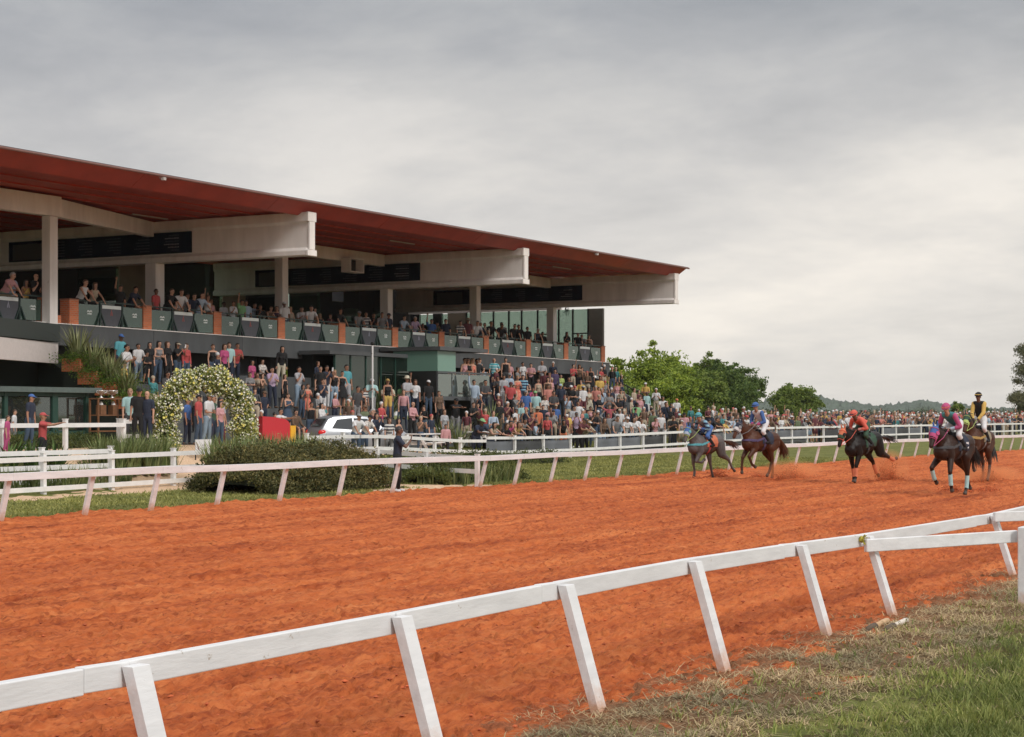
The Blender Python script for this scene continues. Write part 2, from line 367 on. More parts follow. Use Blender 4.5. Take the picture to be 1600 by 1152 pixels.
# ------------------------------------------------------------------ near verge
def verge_mat():
    m = bpy.data.materials.new('verge_soil'); m.use_nodes = True; nt = m.node_tree; b = nt.nodes['Principled BSDF']
    tc = nt.nodes.new('ShaderNodeTexCoord'); sx = nt.nodes.new('ShaderNodeSeparateXYZ'); lk(nt, tc.outputs['Object'], sx.inputs[0])
    n1 = nn(nt, 'ShaderNodeTexNoise', Scale=1.1, Detail=6.0, Roughness=.65); lk(nt, tc.outputs['Object'], n1.inputs[0])
    n2 = nn(nt, 'ShaderNodeTexNoise', Scale=22.0, Detail=6.0, Roughness=.75); lk(nt, tc.outputs['Object'], n2.inputs[0])
    y = math_(nt, 'ADD', sx.outputs[1], math_(nt, 'MULTIPLY', math_(nt, 'SUBTRACT', n1.outputs[0], .5), 2.4))
    yn = nt.nodes.new('ShaderNodeMapRange'); yn.inputs[1].default_value = 3.6; yn.inputs[2].default_value = 6.2; lk(nt, y, yn.inputs[0])
    r = ramp(nt, yn.outputs[0], [(.0, (.10, .11, .035)), (.15, (.14, .11, .05)), (.38, (.24, .15, .085)), (.66, (.34, .16, .08)), (.85, (.46, .15, .065)), (1, (.50, .13, .048))])
    v = ramp(nt, n2.outputs[0], [(.3, (.45, .45, .45)), (.7, (1.35, 1.3, 1.25))])
    lk(nt, mixc(nt, 1.0, r.outputs[0], v.outputs[0], 'MULTIPLY'), b.inputs['Base Color']); b.inputs['Roughness'].default_value = .95
    b.inputs['Specular IOR Level'].default_value = .15
    bm = nt.nodes.new('ShaderNodeBump'); bm.inputs['Strength'].default_value = .9; bm.inputs['Distance'].default_value = .05
    lk(nt, n2.outputs[0], bm.inputs['Height']); lk(nt, bm.outputs[0], b.inputs['Normal']); return m
xs = np.concatenate([[-60, -30, -10, 0, 4, 6], np.arange(7, 34, .06), np.arange(34, 80, .7), [100, 150, 250, 400]])
ys = np.concatenate([[-30, -15, -6, -2, 0], np.arange(.5, 3, .2), np.arange(3, 6.4, .05)])
def vergez(X, Y):
    e = samp(T1, X, Y, 7.0)
    return -.05+.085*vsm(6.05, 5.1, Y+e*.28)+samp(T1, X+3, Y, 5.0)*.012+samp(T2, X, Y, 4.0)*.007
verge, _, _ = grid('near_verge', xs, ys, vergez, verge_mat())
tag(verge, 'earth verge strewn with dry cut grass', 'verge', kind='structure')
def inview(X, Y, umax=1760, depth=10.2):
    D = X*.8741+Y*.4857; r = X*.4857-Y*.8741
    return (D > depth) & (r/D*2840+800 < umax) & (r/D*2840+800 > -120)
def blades(name, X, Y, Z, H, Wd, m, lean=.5, flat=False, mi=None, parent=None):
    n = len(X); a = rs.rand(n)*6.2832; b = rs.rand(n)*6.2832; L = H*lean*(.3+rs.rand(n))
    dx, dy = np.cos(a), np.sin(a); px, py = np.cos(b)*Wd, np.sin(b)*Wd
    h1 = H*(.55 if not flat else .25)*(.7+.3*rs.rand(n)); h2 = H*(1.0 if not flat else .2)*(.6+.4*rs.rand(n))
    if flat:
        L = H*1.0; h1 = .008+.03*rs.rand(n); h2 = .004+.035*rs.rand(n)
        px, py = -dy*Wd, dx*Wd
    P = [(X-px, Y-py, Z), (X+px, Y+py, Z), (X+dx*L*.45+px*.7, Y+dy*L*.45+py*.7, Z+h1), (X+dx*L*.45-px*.7, Y+dy*L*.45-py*.7, Z+h1),
         (X+dx*L+px*.15, Y+dy*L+py*.15, Z+h2), (X+dx*L-px*.15, Y+dy*L-py*.15, Z+h2)]
    V = np.stack([np.stack(p, -1) for p in P], 1)
    F = np.array([(0, 1, 2, 3), (3, 2, 4, 5)])[None]+(np.arange(n)*6)[:, None, None]
    return npmesh(name, V, F.reshape(-1, 4), m, smooth=False, parent=parent)
M_gb = leafmat('grass_blade', (.13, .18, .04), (.38, .39, .13)); M_straw = leafmat('dry_straw', (.20, .14, .07), (.58, .46, .28), trans=.1)
M_gb2 = leafmat('dull_grass_blade', (.18, .20, .05), (.40, .38, .14))
def scatter(n, x0, x1, y0, y1):
    X = x0+(x1-x0)*rs.rand(n); Y = y0+(y1-y0)*rs.rand(n); k = inview(X, Y); return X[k], Y[k]
X, Y = scatter(420000, 8, 34, .6, 5.0); e = samp(T1, X, Y, 7.0); pz = samp(T1, X*1.3, Y*1.3, 5.0)
k = (Y+.42*e+.25*pz < 3.6) | ((pz > 1.35) & (Y < 5.0)); k &= rs.rand(len(X)) < np.where(Y < 3.4, .75, .45); X, Y = X[k], Y[k]
o = blades('grass', X, Y, vergez(X, Y)-.01, .035+.075*rs.rand(len(X))**1.8+.03*np.clip(samp(T1, X, Y, 3.0), 0, 2), .0035+.003*rs.rand(len(X)), M_gb, .7)
tag(o, 'green grass growing on the near verge', 'grass', kind='stuff')
X, Y = scatter(620000, 8, 40, 1.5, 6.1); e = samp(T1, X, Y, 6.0); d = np.where(Y < 3.9, .05, np.where(Y < 5.25, .40, .25*np.clip((6.0-Y), 0, 1)))*np.clip(.5+.75*e, .03, 1.6)
k = rs.rand(len(X)) < d; X, Y = X[k], Y[k]
o = blades('dry_grass', X, Y, vergez(X, Y), .06+.22*rs.rand(len(X))**1.5, .0022+.002*rs.rand(len(X)), M_straw, 1, flat=True)
tag(o, 'dry cut straw lying on the near verge', 'straw', kind='stuff')
X = 20+60*rs.rand(170000); Y = 25.2+13.2*rs.rand(len(X)); k = inview(X, Y, 1650) & (sandf(X, Y) < .5) & (Y+.22*samp(T1, X, Y, 21.0) > 25.55) & ((X > 43) | (Y < 31.3)); X, Y = X[k], Y[k]
o = blades('lawn_grass', X, Y, gterr(X, Y)-.01, .035+.06*rs.rand(len(X)), .010+.008*rs.rand(len(X)), M_gb2, .8)
tag(o, 'mown lawn grass beyond the far rail', 'grass', kind='stuff')
# ------------------------------------------------------------------ fences
def board(mb, p0, p1, w, h, n=4, wob=.004):
    p0 = Vector(p0); p1 = Vector(p1); prev = p0
    for i in range(1, n+1):
        q = p0.lerp(p1, i/n)+Vector((0, rnd.uniform(-wob, wob), rnd.uniform(-wob, wob))) if i < n else p1
        mb.beam(prev, q+(q-prev).normalized()*.0, w, h); prev = q
M_wp = mat('weathered_white_paint', (.73, .73, .735), .45, noise=.13, nscale=5, bump=.14, bscale=26, streak=(.35, 2, 2))
def white_wear():
    m = M_wp; nt = m.node_tree; b = nt.nodes['Principled BSDF']
    src = b.inputs['Base Color'].links[0].from_socket
    tc = nt.nodes.new('ShaderNodeTexCoord')
    n = nn(nt, 'ShaderNodeTexNoise', Scale=9.0, Detail=8.0, Roughness=.75); lk(nt, tc.outputs['Object'], n.inputs[0])
    r = ramp(nt, n.outputs[0], [(.635, (0, 0, 0)), (.67, (1, 1, 1))])
    c = mixc(nt, r.outputs[0], src, (.42, .36, .30))
    g = nt.nodes.new('ShaderNodeNewGeometry'); sx = nt.nodes.new('ShaderNodeSeparateXYZ'); lk(nt, g.outputs['Position'], sx.inputs[0])
    zz = math_(nt, 'ADD', sx.outputs[2], math_(nt, 'MULTIPLY', math_(nt, 'SUBTRACT', n.outputs[0], .5), .35))
    r2 = ramp(nt, zz, [(.02, (1, 1, 1)), (.20, (0, 0, 0))])
    lk(nt, mixc(nt, r2.outputs[0], c, (.55, .33, .22)), b.inputs['Base Color'])
white_wear()
def running_rail(posts, ytop, ybase, zs, bw, bh, label, first, last, zb=lambda x: 0.0, step=1):
    root = empty('running_rail', (posts[0], ybase, 0), label, 'rail')
    zt = [zs(i) for i in range(len(posts))]
    side = -1 if ybase < ytop else 1
    for i, x in enumerate(posts):
        mb = MB(); y0 = ybase+side*.02; y1 = ytop+side*(bw/2+.040)
        z1 = zt[i]+bh*.36; zb_ = zb(x)
        d = .033
        # leaning board post, its long face across the track direction
        w = .062
        c = [(x-w, y0-d, zb_-.12), (x+w, y0-d, zb_-.12), (x+w, y0+d, zb_-.12), (x-w, y0+d, zb_-.12),
             (x-w, y1-d, z1), (x+w, y1-d, z1), (x+w, y1+d, z1), (x-w, y1+d, z1)]
        mb.hexa(c); mb.ell((x, y1+side*.045, z1-.07), (.014, .010, .014), 8); mb.ell((x, y1+side*.045, z1-.16), (.012, .008, .012), 8)
        p = mb.build('post', M_wp, root)
        bv = p.modifiers.new('b', 'BEVEL'); bv.width = .007; bv.segments = 2
    xs_ = [first]+list(posts)+[last]; zz = [zt[0]]+zt+[zt[-1]]
    ids = list(range(0, len(xs_)-1, step))
    for i in ids:
        j = min(i+step, len(xs_)-1); mb = MB()
        for k in range(i, j):
            off = rnd.uniform(-.004, .004)
            if bw > .062 and k % 2 == 1:
                A_ = Vector((xs_[k]+.002, ytop+off, zz[k])); B_ = Vector((xs_[k+1]-.002, ytop+off, zz[k+1])); C_ = A_.lerp(B_, .87)
                mb.beam(A_, C_-Vector((.003, 0, 0)), bw, bh); mb.beam(C_+Vector((.003, .003, .006)), B_, bw, bh*.97)
            else: mb.beam((xs_[k]+.002, ytop+off, zz[k]), (xs_[k+1]-.002, ytop+off, zz[k+1]), bw, bh)
        b = mb.build('rail_board', M_wp, root)
        bv = b.modifiers.new('b', 'BEVEL'); bv.width = .006; bv.segments = 2
    rebase(root); return root
NP = [4.25, 6.60, 8.92, 10.99, 13.2, 15.62, 17.55, 22.45, 24.6, 26.9, 29.1]
NZ = [.775, .775, .78, .795, .80, .775, .745, .71, .73, .74, .74]
running_rail(NP, 5.76, 5.42, lambda i: NZ[i]+.008, .065, .122, 'nearest white wooden running rail on leaning posts along the grass verge', 2.0, 31.0)
gapx = [38.9, 43.35]
FP = [18.6, 20.9, 23.1, 25.3, 27.6, 29.6, 31.8, 34.1, 36.5, 38.9, 43.35, 45.3, 47.5, 49.75, 52, 54.4]+[56.7+2.3*i for i in range(74)]
running_rail(FP, 24.8, 25.12, lambda i: .83+.01*math.sin(i*1.7)+(.02 if FP[i] < 40 else 0), .06, .145, 'long white running rail on leaning posts on the far side of the track', 16, 229, step=1 if len(FP) < 99 else 2)
M_ribbon = mat('yellow_black_ribbon', (.45, .38, .04), .6, noise=.9, nscale=40)
mb = MB(); q = at(1346, 843, 5.70)
for i in range(26):
    a = rnd.uniform(0, 6.28); d = Vector((math.cos(a)*rnd.uniform(.2, 1), -.3-rnd.random()*.3, math.sin(a))).normalized()*rnd.uniform(.035, .06)
    mb.beam(q, q+d+Vector((0, -.02, 0)), .014, .004)
mb.ell(q, (.03, .03, .035), 8)
tag(mb.build('ribbon_knot', M_ribbon), 'yellow and black ribbon knotted round the nearest rail at the gate joint', 'ribbon')
# gate arms branching from the near rail and the thick end post
root = empty('gate_rail', (19.05, 4.6, 0), 'white gate rail running from the ribboned post to the thick square post', 'gate')
mb = MB(); mb.beam(at(1352, 853, 5.66), at(1588, 838, 4.60), .05, .125); mb.build('rail_board', M_wp, root).modifiers.new('b', 'BEVEL').width = .006
mb = MB(); mb.box(18.95, 19.17, 4.40, 4.555, -.1, .845); mb.build('post', M_wp, root).modifiers.new('b', 'BEVEL').width = .01
rebase(root)
root = empty('gate_rail', (22.6, 5.6, 0), 'farther white gate rail leaving the near rail at the right edge', 'gate')
mb = MB(); mb.beam(at(1553, 808, 5.64), at(1720, 802, 4.6), .05, .12); mb.build('rail_board', M_wp, root).modifiers.new('b', 'BEVEL').width = .006
mb = MB(); p = at(1720, 802, 4.6); mb.box(p.x-.1, p.x+.1, 4.5, 4.7, -.1, .82); mb.build('post', M_wp, root).modifiers.new('b', 'BEVEL').width = .01
rebase(root)
# two wooden pegs on the ground
M_peg = mat('pale_peg_wood', (.55, .36, .2), .7, noise=.2); M_pegw = mat('white_peg', (.7, .63, .55), .7, noise=.2); M_pegd = mat('muddy_peg_tip', (.10, .07, .045), .9)
for (ua, va, ub, vb, m, lb) in ((1354, 985, 1387, 969, M_peg, 'tan wooden peg lying on the verge, the left of two'), (1383, 985, 1417, 969, M_pegw, 'whitish wooden peg lying on the verge, the right of two')):
    p = at(ua, va, 5.0); q = at(ub, vb, 5.0)
    def gp(u, v):
        dx, dy, dz = ray(u, v); t = (CAMH-.06)/-dz; return Vector((dx*t, dy*t, .06))
    p = gp(ua, va); q = gp(ub, vb); root = empty('wooden_peg', p, lb, 'peg')
    mb = MB(); mb.tube([p.lerp(q, .36), p.lerp(q, .9), q], [.027, .027, .022], 10); mb.build('shaft', m, root, True)
    mb = MB(); mb.tube([p, p.lerp(q, .12), p.lerp(q, .37)], [.01, .034, .036], 10); mb.build('tip', M_pegd, root, True); rebase(root)
def plank_fence(pts, posts, rails, label, ph, pw=.11, rh=.12, zf=gz, group=None, postz=None, rw=.04, side=-1):
    """posts: list of (x,y) ; rails: heights of board centres above ground"""
    root = empty('plank_fence', (posts[0][0], posts[0][1], zf(*posts[0])), label, 'fence', group)
    for i, (x, y) in enumerate(posts):
        z = zf(x, y); mb = MB(); mb.box(x-pw/2, x+pw/2, y-pw/2, y+pw/2, z-.1, z+ph); mb.box(x-pw/2-.012, x+pw/2+.012, y-pw/2-.012, y+pw/2+.012, z+ph+.001, z+ph+.022)
        mb.build('post', M_white, root)
    for h in rails:
        for i in range(len(posts)-1):
            (x0, y0), (x1, y1) = posts[i], posts[i+1]; mb = MB()
            d = Vector((x1-x0, y1-y0, 0)).normalized(); nrm = Vector((d.y, -d.x, 0))*(pw/2+rw/2+.003)*(1 if d.x >= 0 else 1)
            mb.beam(Vector((x0, y0, zf(x0, y0)+h))-d*.0+nrm, Vector((x1, y1, zf(x1, y1)+h))+nrm, rw, rh); mb.build('rail', M_white, root)
    rebase(root); return root
def line(a, b, n): return [(a[0]+(b[0]-a[0])*i/n, a[1]+(b[1]-a[1])*i/n) for i in range(n+1)]
plank_fence(None, line((23.1, 31.4), (41.5, 32.3), 7), [.90, .52, .16], 'lowest white three-board fence between the track rail and the sand path', 1.03)
plank_fence(None, line((24, 32.7), (37.4, 33.1), 5), [.98, .60, .25], 'white board fence just behind the lowest fence, ending at the spiky plants', 1.10, zf=lambda x, y: .06)
plank_fence(None, line((33.5, 35.6), (41.0, 35.8), 3), [.72], 'single-board white fence behind the red-shirted photographer', .88, zf=lambda x, y: 1.0)
plank_fence(None, line((43.2, 37.9), (45.6, 38.1), 1), [.80, .35], 'short white fence in front of the trophy rack', .88, zf=lambda x, y: 1.0)
plank_fence(None, line((43.9, 25.5), (47.0, 34.2), 4), [.80, .42], 'white plank fence running from the track rail past the hedge', .9, zf=lambda x, y: .25*sm(26, 34, y))
plank_fence(None, line((48.5, 34.6), (66, 38), 6), [.92, .5], 'white plank fence in front of the silver hatchback and picnic table', 1.05, zf=lambda x, y: .35*sm(66, 52, x))
# crowd fence along the lawn with grey banners
fposts = []; x = 66.0
while x < 182:
    y = 38.0; fposts.append((x, y)); x += 2.62 if x < 105 else 3.0
plank_fence(None, fposts, [1.02, .42], 'long white crowd fence with banners behind the lawn', 1.12)
M_ban = mat('grey_banner_fabric', (.13, .14, .155), .8, noise=.15, nscale=2, bump=.5, bscale=3); M_ban2 = mat('dark_banner_fabric', (.05, .053, .056), .8, noise=.2, nscale=4)
cnt = 0
for i in range(len(fposts)-1):
    if i % 4 == 3 or fposts[i][0] > 140: continue
    (x0, y0), (x1, y1) = fposts[i], fposts[i+1]; z0, z1 = gz(x0, y0), gz(x1, y1)
    k = 9; mb = MB(); vs = []; fs = []
    for a in range(k+1):
        t = a/k
        for b in range(5):
            s_ = b/4; sag = .05*math.sin(math.pi*t)*s_
            vs.append((x0+(x1-x0)*(.05+.9*t), y0+(y1-y0)*t+.02+.05*math.sin(t*9+i)*math.sin(s_*3.1), z0+(z1-z0)*t+.10+(.82-sag)*s_))
    fs = [(a*5+b, (a+1)*5+b, (a+1)*5+b+1, a*5+b+1) for a in range(k) for b in range(4)]
    mb.add(vs, fs); dk = i % 5 == 1
    o = mb.build('banner', M_ban2 if dk else M_ban, None, True); sl = o.modifiers.new('s', 'SOLIDIFY'); sl.thickness = .004
    cnt += 1
    tag(o, ('dark' if dk else 'grey')+' fabric banner hung on the crowd fence, %s from the left' % (ORD[cnt-1] if cnt <= 20 else 'one of the farthest'), 'banner', 'banners hung on the crowd fence')
# ------------------------------------------------------------------ grandstand
def zb(X): return 5.40 - (X-55)*.006          # balcony floor level
YF = 48.3; YR = 51.0; YB = 42.8
GS = empty('grandstand', (75, 50, 0), 'long grandstand with red cantilever roof, white beams and grey stepped terraces', 'building')
def gpart(mb, name, m, parent=None, smooth=False): return mb.build(name, m, parent or GS, smooth)
# roof: deck, fascia, ribs
mb = MB(); mb.hexa([(18, 43.3, 10.30), (97.6, 43.3, 10.30), (97.6, 64, 10.30), (18, 64, 10.30), (18, 42.72, 10.56), (97.6, 42.72, 10.56), (97.6, 64, 10.75), (18, 64, 10.75)])
roof = gpart(mb, 'roof', M_red)
mb = MB(); mb.hexa([(18, 42.66, 10.60), (97.75, 42.66, 10.60), (97.75, 64.1, 10.80), (18, 64.1, 10.80), (18, 42.5, 10.63), (97.75, 42.5, 10.63), (97.75, 64.1, 10.84), (18, 64.1, 10.84)])
gpart(mb, 'roof_sheet', mat('dull_roof_sheet', (.20, .10, .085), .6, noise=.2), roof)
for x0 in range(18, 98, 8):      # fascia boards
    mb = MB(); x1 = min(x0+8, 97.72)
    mb.hexa([(x0, 43.28, 10.12), (x1-.02, 43.28, 10.12), (x1-.02, 43.36, 10.10), (x0, 43.36, 10.10), (x0, 42.60, 10.585), (x1-.02, 42.60, 10.585), (x1-.02, 42.70, 10.60), (x0, 42.70, 10.60)])
    gpart(mb, 'fascia_board', M_red, roof)
for i in range(14):
    y = 44.1+i*1.42; mb = MB(); mb.box(18.02, 97.5, y, y+.16, 10.245, 10.305); gpart(mb, 'purlin', M_red, roof)
M_tube = mat('light_fixture_white', (.45, .40, .38), .5)
for x, y in ((58.5, 49.6), (73, 46.5), (90, 46.8)):
    mb = MB(); mb.box(x-1.1, x+1.1, y, y+.07, 10.19, 10.243); gpart(mb, 'light_fixture', M_tube, roof)
for u in (252, 930):
    p = at(u, 600, 42.55); mb = MB(); mb.box(p.x-.07, p.x+.07, 42.38, 42.50, 10.40, 10.50); mb.tube([(p.x, 42.5, 10.43), (p.x, 42.62, 10.5)], .02, 6); gpart(mb, 'floodlight', M_tube, roof)
mb = MB(); mb.tube([(18.1, 42.47, 10.56), (97.7, 42.47, 10.56)], .045, 8); gpart(mb, 'gutter', mat('dull_roof_sheet', (.20, .10, .085), .6), roof)
# cantilever beams
def cbeam(X):
    mb = MB(); y0, y1 = YB, 62.0; z0, z1 = 8.47, 10.212
    def prof(s):    # I-like outline in the X,Z plane
        return [(X-.30*s, z0), (X+.30*s, z0), (X+.30*s, z0+.20), (X+.17*s, z0+.32), (X+.17*s, z1-.46), (X+.27*s, z1-.36), (X+.27*s, z1), (X-.27*s, z1), (X-.27*s, z1-.36), (X-.17*s, z1-.46), (X-.17*s, z0+.32), (X-.30*s, z0+.20)]
    P = prof(1); n = len(P)
    for ya, yb, e in ((y0+.12, y1, 0),):
        vs = [(x, ya, z) for x, z in P]+[(x, yb, z) for x, z in P]
        fs = [(i, (i+1) % n, n+(i+1) % n, n+i) for i in range(n)]+[tuple(range(n))[::-1], tuple(range(n, 2*n))]
        mb.add(vs, fs)
    # end cap
    mb.box(X-.315, X+.315, y0, y0+.117, z0-.02, z0+.22); mb.box(X-.285, X+.285, y0, y0+.117, z1-.38, z1+.012); mb.box(X-.19, X+.19, y0+.003, y0+.117, z0+.223, z1-.383)
    o = gpart(mb, 'cantilever_beam', M_conc); md = o.modifiers.new('b', 'BEVEL'); md.width = .02; md.segments = 2; md.limit_method = 'ANGLE'
for X in (42.1, 60.4, 78.5, 96.7): cbeam(X)
# longitudinal beams
for a, b in ((60.75, 78.15), (78.85, 96.35)):
    mb = MB(); mb.box(a, b, YR-.12, YR+.18, 9.62, 10.208); gpart(mb, 'ring_beam', M_conc)
mb = MB(); A = at(90, 311, 48.2); 
mb.hexa([(A.x, 48.0, 9.44), (60.1, 50.8, 9.58), (60.1, 51.15, 9.58), (A.x, 48.35, 9.44), (A.x, 48.0, 10.12), (60.1, 50.8, 10.20), (60.1, 51.15, 10.20), (A.x, 48.35, 10.12)])
gpart(mb, 'ring_beam', M_conc)
mb = MB(); mb.box(42.4, A.x-.003, 48.0, 48.35, 9.45, 10.205); gpart(mb, 'ring_beam', M_conc)
def column(X, Y, w, z0, z1):
    mb = MB(); mb.box(X-w/2, X+w/2, Y-w/2, Y+w/2, z0, z1); o = gpart(mb, 'column', M_conc); o.modifiers.new('b', 'BEVEL').width = .015
column(51.05, 48.15, .42, 5.22, 9.438)
column(60.4, YR, .58, 5.2, 8.466); column(78.5, YR, .48, 5.1, 8.466); column(96.7, YR, .46, 5.0, 8.466)
column(69.5, YR+.03, .46, 5.15, 9.616); column(87.6, YR+.03, .46, 5.0, 9.616); column(42.1, 48.2, .5, 5.2, 8.466)
# balcony floor + front fascia
mb = MB(); mb.hexa([(20, YF+.1, zb(20)-.35), (98.9, YF+.1, zb(98.9)-.35), (98.9, 62.2, zb(98.9)-.35), (20, 62.2, zb(20)-.35), (20, YF+.1, zb(20)), (98.9, YF+.1, zb(98.9)), (98.9, 62.2, zb(98.9)), (20, 62.2, zb(20))])
gpart(mb, 'balcony_floor', mat('floor_tile', (.16, .14, .12), .6))
xf = [20, 29, 38, 46, 51.6, 57, 62.8, 68.6, 74.4, 80.2, 86, 92, 98.9]
for a, b in zip(xf, xf[1:]):
    mb = MB(); h = .78; mb.hexa([(a, YF-.12, zb(a)-h), (b-.02, YF-.12, zb(b)-h), (b-.02, YF+.095, zb(b)-h), (a, YF+.095, zb(a)-h), (a, YF-.12, zb(a)+.02), (b-.02, YF-.12, zb(b)+.02), (b-.02, YF+.095, zb(b)+.02), (a, YF+.095, zb(a)+.02)])
    gpart(mb, 'balcony_fascia', M_grey)
    mb = MB(); mb.hexa([(a, YF-.15, zb(a)+.022), (b, YF-.15, zb(b)+.022), (b, YF+.09, zb(b)+.022), (a, YF+.09, zb(a)+.022), (a, YF-.15, zb(a)+.055), (b, YF-.15, zb(b)+.055), (b, YF+.09, zb(b)+.055), (a, YF+.09, zb(a)+.055)])
    gpart(mb, 'ledge', M_conc)
# terraces
TX0, TX1 = 51.2, 98.4
def tierz(k): return .87+.47*k
for k in range(7):
    y = 42+.95*k
    segs = [(TX0, TX1)] if k < 3 else [(TX0, 67.2), (78.2, TX1)]
    for a, b in segs:
        mb = MB(); mb.box(a, b, y, y+.95-.003 if k < 6 else 49.2, -.2, tierz(k)); gpart(mb, 'terrace_step', M_grey)
for a, b in ((TX0, 67.0), (78.4, TX1)):
    mb = MB(); mb.box(a, b, 49.2, 49.5, 3.4, 5.05); gpart(mb, 'back_wall', mat('dark_back_wall', (.045, .048, .05), .8, noise=.15))
for i in range(8):       # vertical joints / dark openings in the back wall
    mb = MB(); x = 54+i*5.6
    if 66 < x < 79: continue
    mb.box(x, x+.9, 49.14, 49.197, 3.7, 4.6); gpart(mb, 'wall_recess', M_dark)
mb = MB(); mb.box(TX1+.003, TX1+.25, 42, 49.5, -.2, .9); 
mb.hexa([(TX1+.003, 42.9, .9), (TX1+.25, 42.9, .9), (TX1+.25, 49.5, .9), (TX1+.003, 49.5, .9), (TX1+.003, 42.9, 1.3), (TX1+.25, 42.9, 1.3), (TX1+.25, 49.5, 4.5), (TX1+.003, 49.5, 4.5)])
gpart(mb, 'side_wall', M_grey)
mb = MB(); P0 = Vector((98.7, 48.7, 4.62)); P1 = Vector((98.7, 43.2, 1.9)); mb.tube([P0, P1], .035, 8)
for t in (0.02, .33, .66, .98): p = P0.lerp(P1, t); mb.tube([p, p-Vector((0, 0, .85))], .025, 6)
gpart(mb, 'stair_handrail', M_black)
# left end wall under the balcony, dark
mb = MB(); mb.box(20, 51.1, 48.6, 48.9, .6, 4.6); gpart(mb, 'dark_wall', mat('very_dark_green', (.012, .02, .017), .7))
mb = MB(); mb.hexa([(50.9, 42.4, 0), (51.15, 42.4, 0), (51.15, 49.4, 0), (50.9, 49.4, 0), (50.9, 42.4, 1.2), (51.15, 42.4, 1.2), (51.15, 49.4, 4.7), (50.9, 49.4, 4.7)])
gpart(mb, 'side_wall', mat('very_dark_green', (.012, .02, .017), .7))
# white signboard band on the left
mb = MB(); a = at(91, 552, 47.5); b = at(-70, 545, 44.8); 
mb.hexa([(b.x, b.y, 3.95), (a.x, a.y, 3.92), (a.x+.1, a.y+.3, 3.92), (b.x+.1, b.y+.3, 3.95), (b.x, b.y, 4.72), (a.x, a.y, 4.68), (a.x+.1, a.y+.3, 4.68), (b.x+.1, b.y+.3, 4.72)])
gpart(mb, 'white_band', mat('band_white', (.60, .55, .53), .6, noise=.08))
mb = MB(); mb.hexa([(b.x-.3, b.y-.1, 4.75), (a.x, a.y-.1, 4.72), (a.x+.1, 48.1, 4.72), (b.x, 48.1, 4.75), (b.x-.3, b.y-.1, 5.37), (a.x, a.y-.1, 5.37), (a.x+.1, 48.1, 5.37), (b.x, 48.1, 5.37)])
gpart(mb, 'dark_band', mat('dark_band', (.035, .045, .042), .6))
M_pglass = glassmat('green_dim_glass', (.10, .22, .17), .10, .35)
for i, x in enumerate((35.5, 39, 42.5, 45.8, 48.3)):      # shop-front frames
    mb = MB(); mb.box(x, x+.16, 48.3, 48.5, .8, 4.2); gpart(mb, 'frame_post', M_green)
mb = MB(); mb.box(35, 48.46, 48.28, 48.295, 3.25, 3.42); gpart(mb, 'frame_beam', M_green)
mb = MB(); mb.box(35, 48.46, 48.53, 48.56, .8, 3.9); gpart(mb, 'shop_glass', M_pglass)
# back wall of the balcony hall with tinted windows
M_gl = glassmat('green_tinted_glass', (.66, .77, .70), .03, .30, (.13, .21, .165)); M_glt = glassmat('green_clear_glass', (.88, .97, .92), .01, .02, (.03, .06, .05))
YW = 62.3
def wallseg(u0, u1, name, m, z0=None, z1=10.2, Y=YW, th=.2):
    a = at(u0, 500, Y).x; b = at(u1, 500, Y).x; mb = MB(); mb.box(a, b, Y, Y+th, zb(a) if z0 is None else z0, z1); gpart(mb, name, m)
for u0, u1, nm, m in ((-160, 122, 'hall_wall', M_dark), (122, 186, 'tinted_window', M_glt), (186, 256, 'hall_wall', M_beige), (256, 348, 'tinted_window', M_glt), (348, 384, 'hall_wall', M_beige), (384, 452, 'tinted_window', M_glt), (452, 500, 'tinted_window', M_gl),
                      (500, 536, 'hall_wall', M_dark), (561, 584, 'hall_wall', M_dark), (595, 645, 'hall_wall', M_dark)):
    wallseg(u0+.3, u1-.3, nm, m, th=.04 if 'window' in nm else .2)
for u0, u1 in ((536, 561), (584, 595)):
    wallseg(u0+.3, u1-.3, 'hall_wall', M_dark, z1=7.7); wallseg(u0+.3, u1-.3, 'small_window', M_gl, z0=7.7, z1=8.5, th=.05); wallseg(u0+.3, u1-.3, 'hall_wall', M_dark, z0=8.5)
mb = MB(); mb.box(20, 99, 51.4, 64, 8.42, 8.46)
# inner partitions with dark service rooms
mb = MB(); mb.box(51.6, 52.0, 53.5, 62, zb(52), 8.3); gpart(mb, 'partition', M_beige)
# right end wall: grey panel then green glass with mullions
XE = 98.45
def ywall(u0, u1):      # positions along Y on the plane X = XE
    r = []
    for u in (u0, u1):
        dx, dy, _ = ray(u); r.append(XE*dy/dx)
    return r
y0, y1 = ywall(942, 919.5); mb = MB(); mb.box(XE, XE+.2, y0, y1, 5.98, 8.45); gpart(mb, 'end_panel', mat('end_panel_grey', (.16, .155, .14), .7, noise=.1))
mu = [919, 895, 873, 840, 815, 795, 771, 750, 729]
for a, b in zip(mu, mu[1:]):
    ya, yb_ = ywall(a, b); mb = MB(); mb.box(XE+.02, XE+.05, ya+.05, yb_-.05, zb(XE), 8.43); gpart(mb, 'end_glass', M_gl)
for a, b, nm, m in ((729, 699, 'end_wall', M_beige), (699, 690, 'w', 0), (690, 676, 'end_wall', M_dark), (676, 655, 'w', 0), (655, 641, 'end_wall', M_dark)):
    ya, yb_ = ywall(a, b)
    if nm == 'w':
        mb = MB(); mb.box(XE+.02, XE+.2, ya+.005, yb_-.005, zb(XE), 7.75); gpart(mb, 'end_wall', M_dark); mb = MB(); mb.box(XE+.05, XE+.08, ya+.005, yb_-.005, 7.753, 8.40); gpart(mb, 'small_window', M_gl)
    else: mb = MB(); mb.box(XE+.02, XE+.2, ya+.005+(.05 if a == 729 else 0), yb_-.005, zb(XE), 8.44); gpart(mb, nm, m)
